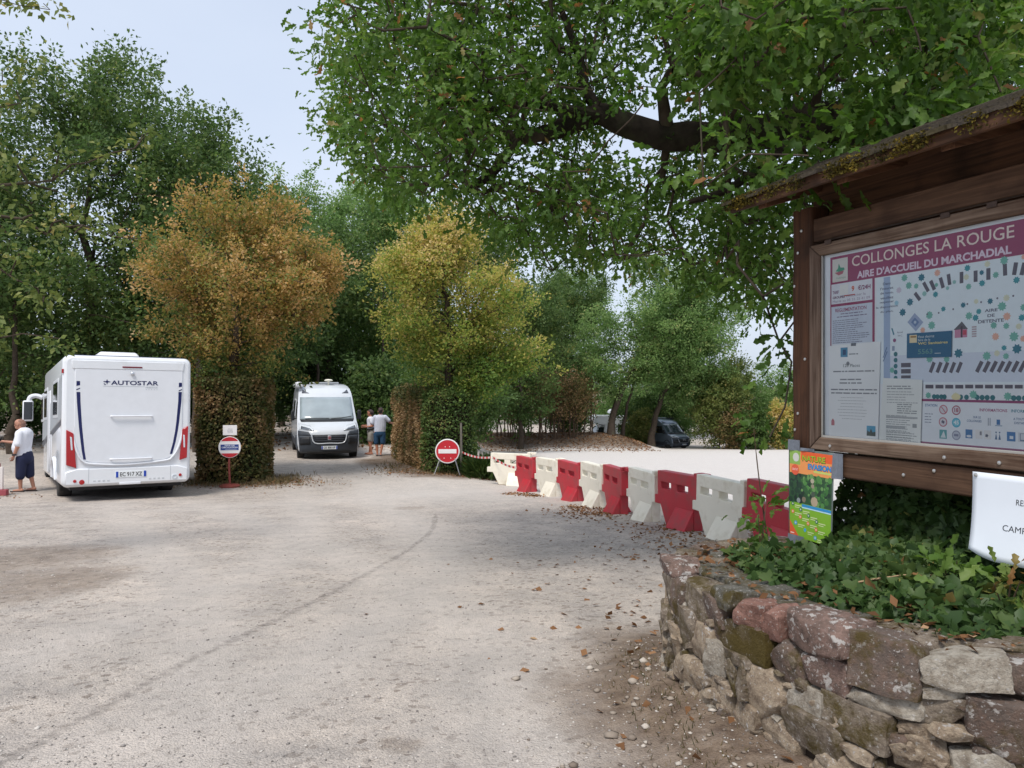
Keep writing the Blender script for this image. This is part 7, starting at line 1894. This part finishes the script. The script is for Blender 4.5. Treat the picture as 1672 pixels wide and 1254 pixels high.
# loose stones of the gravel
def pebbles(name, xy, s0, mat, label, seed, sg=.33):
    rr_ = np.random.default_rng(seed)
    V0 = np.array([(1, 0, 0), (-1, 0, 0), (0, 1, 0), (0, -1, 0), (0, 0, 1), (0, 0, -1), (.62, .62, .55), (-.62, -.62, .55), (.62, -.62, .5), (-.62, .62, .5)])
    F0 = np.array([(4, 6, 9), (4, 9, 7), (4, 7, 8), (4, 8, 6), (0, 2, 6), (2, 9, 6), (2, 1, 9), (1, 7, 9), (1, 3, 7), (3, 8, 7), (3, 0, 8), (0, 6, 8), (0, 5, 2), (2, 5, 1), (1, 5, 3), (3, 5, 0)])
    n = len(xy); s = s0 * rr_.lognormal(0, sg, n)
    V = V0[None] * rr_.uniform(.65, 1.15, (n, 10, 1)) * (s[:, None] * rr_.uniform(.6, 1.1, (n, 3)) * np.array([1, 1, .6]))[:, None]
    a = rr_.uniform(0, 6.28, n); c, sn = np.cos(a)[:, None], np.sin(a)[:, None]
    V = np.stack([V[..., 0] * c - V[..., 1] * sn, V[..., 0] * sn + V[..., 1] * c, V[..., 2]], -1)
    Pp = on_ground(xy, 0.); V = V + Pp[:, None] + np.array([0, 0, 1.]) * (s * .12)[:, None, None]
    o = link(name, np_mesh(name, V.reshape(-1, 3), (F0[None] + (np.arange(n) * 10)[:, None, None]).reshape(-1, 3), np.repeat(rr_.random(n), len(F0))), mat)
    return tag(o, label, 'gravel', kind='stuff')
PEB = leaf_mat('gravel_stone', [(0, (.16, .145, .135)), (.35, (.33, .30, .28)), (.75, (.48, .44, .40)), (1, (.62, .58, .53))], trans=0.0, rough=.9, spec=.15)
n = 14000
yy = 2.2 + 9 * r.random(n) ** 1.8; xx = yy * r.uniform(-.75, .75, n)
xy = np.stack([xx, yy], 1); ok = ~((xy[:, 0] > .7) & (xy[:, 1] < 5.4) & (xy[:, 0] > np.interp(xy[:, 1], [2.5, 3, 4.2, 5], [2.6, 1.22, .8, 1.3])))
pebbles('gravel', xy[ok], .006, PEB, 'small loose gravel stones scattered over the yard', 3)
xy = np.concatenate([gauss(.72, 3.3, .28, .6, 230), gauss(.55, 2.7, .35, .3, 110), gauss(.75, 4.2, .2, .5, 60)])
ok = ~((xy[:, 0] > .7) & (xy[:, 0] > np.interp(xy[:, 1], [2.5, 3, 4.2, 5], [2.6, 1.2, .8, 1.3])))
pebbles('rubble', xy[ok], .013, leaf_mat('rubble_stone', [(0, (.16, .125, .10)), (.5, (.32, .27, .22)), (1, (.52, .47, .41))], trans=0., rough=.9, spec=.15), 'pale broken stones in the dirt at the foot of the wall', 4, .55)
# dry weeds at the feet of the hedges, rough grass tuft by the first barrier
def blades(name, xy, h, spread_, mat, label, cat, tint0, kind='stuff'):
    Pq = on_ground(xy, -.01); n = len(Pq)
    Dq = unit(r.normal(size=Pq.shape) * spread_ + np.array([0, 0, 1])); Nq = unit(r.normal(size=Pq.shape))
    return tag(leaf_object(name, [(Pq, Dq, Nq, h * r.uniform(.4, 1.25, n), np.clip(r.normal(tint0, .2, n), 0, 1), 'diamond', .12)], mat), label, cat, kind=kind)
blades('dry_weeds', np.concatenate([gauss(-7., 19.0, 1., .3, 900), gauss(-5.8, 19.6, .3, .5, 500), gauss(-1.7, 21.4, .7, .2, 420), gauss(-3.4, 22.9, .35, 1., 260)]), .14, .55, STRAW, 'dry weeds and thin grass at the feet of the hedges and wall', 'weeds', .45)
gx_, gy_ = -.75, 21.55
tuft = empty('broom_bush', (gx_, gy_, gr(gx_, gy_)), label='low dark green wispy bush between hedge and first barrier', cat='bush')
n = 2600
Pq = np.stack([r.normal(0, .22, n), r.normal(0, .2, n), r.uniform(-.02, .35, n)], 1); Dq = unit(np.stack([Pq[:, 0] * 2.2, Pq[:, 1] * 2.2, np.full(n, .75)], 1) + r.normal(size=Pq.shape) * .3)
leaf_object('foliage', [(Pq, Dq, unit(r.normal(size=Pq.shape)), .42 * r.uniform(.4, 1.2, n), np.clip(r.normal(.35, .2, n), 0, 1), 'diamond', .07)], GREENHEDGE, tuft)
xy = np.concatenate([gauss(.78, 3.7, .1, .5, 500), gauss(.72, 4.5, .12, .3, 250), gauss(.95, 3.0, .12, .2, 160)])
ok = ~(xy[:, 0] > np.interp(xy[:, 1], [2.5, 3, 4.2, 5], [2.6, 1.2, .8, 1.3]))
blades('short_grass', xy[ok], .045, .9, STRAW, 'sparse short dry grass along the foot of the stone wall', 'grass', .35)
# bare twigs lying and arching in the ivy
for i, (a, b_, c, lab) in enumerate((((1.55, 3.62, .66), (1.85, 3.5, .74), (2.1, 3.5, .68), 'pale dry twig arching over the ivy in front of the post'), ((1.9, 3.15, .62), (2.15, 3.05, .64), (2.35, 3.0, .66), 'dry stick lying along the inner edge of the wall'), ((1.62, 4.9, .6), (1.55, 4.85, 1.0), (1.5, 4.8, 1.32), 'bare upright twig between board post and last barrier'))):
    o = MB().tube([Vector(q) - Vector(a) for q in catmull([a, b_, c], 6)], [.006] * 4 + [.004] * 5 + [.0025] * 4, n=5).build('twig', BARK_BROWN if i == 2 else pmat('pale_dry_twig', lin((150, 126, 96)), rough=.9, var=.2)); o.location = a
    tag(o, lab, 'twig')
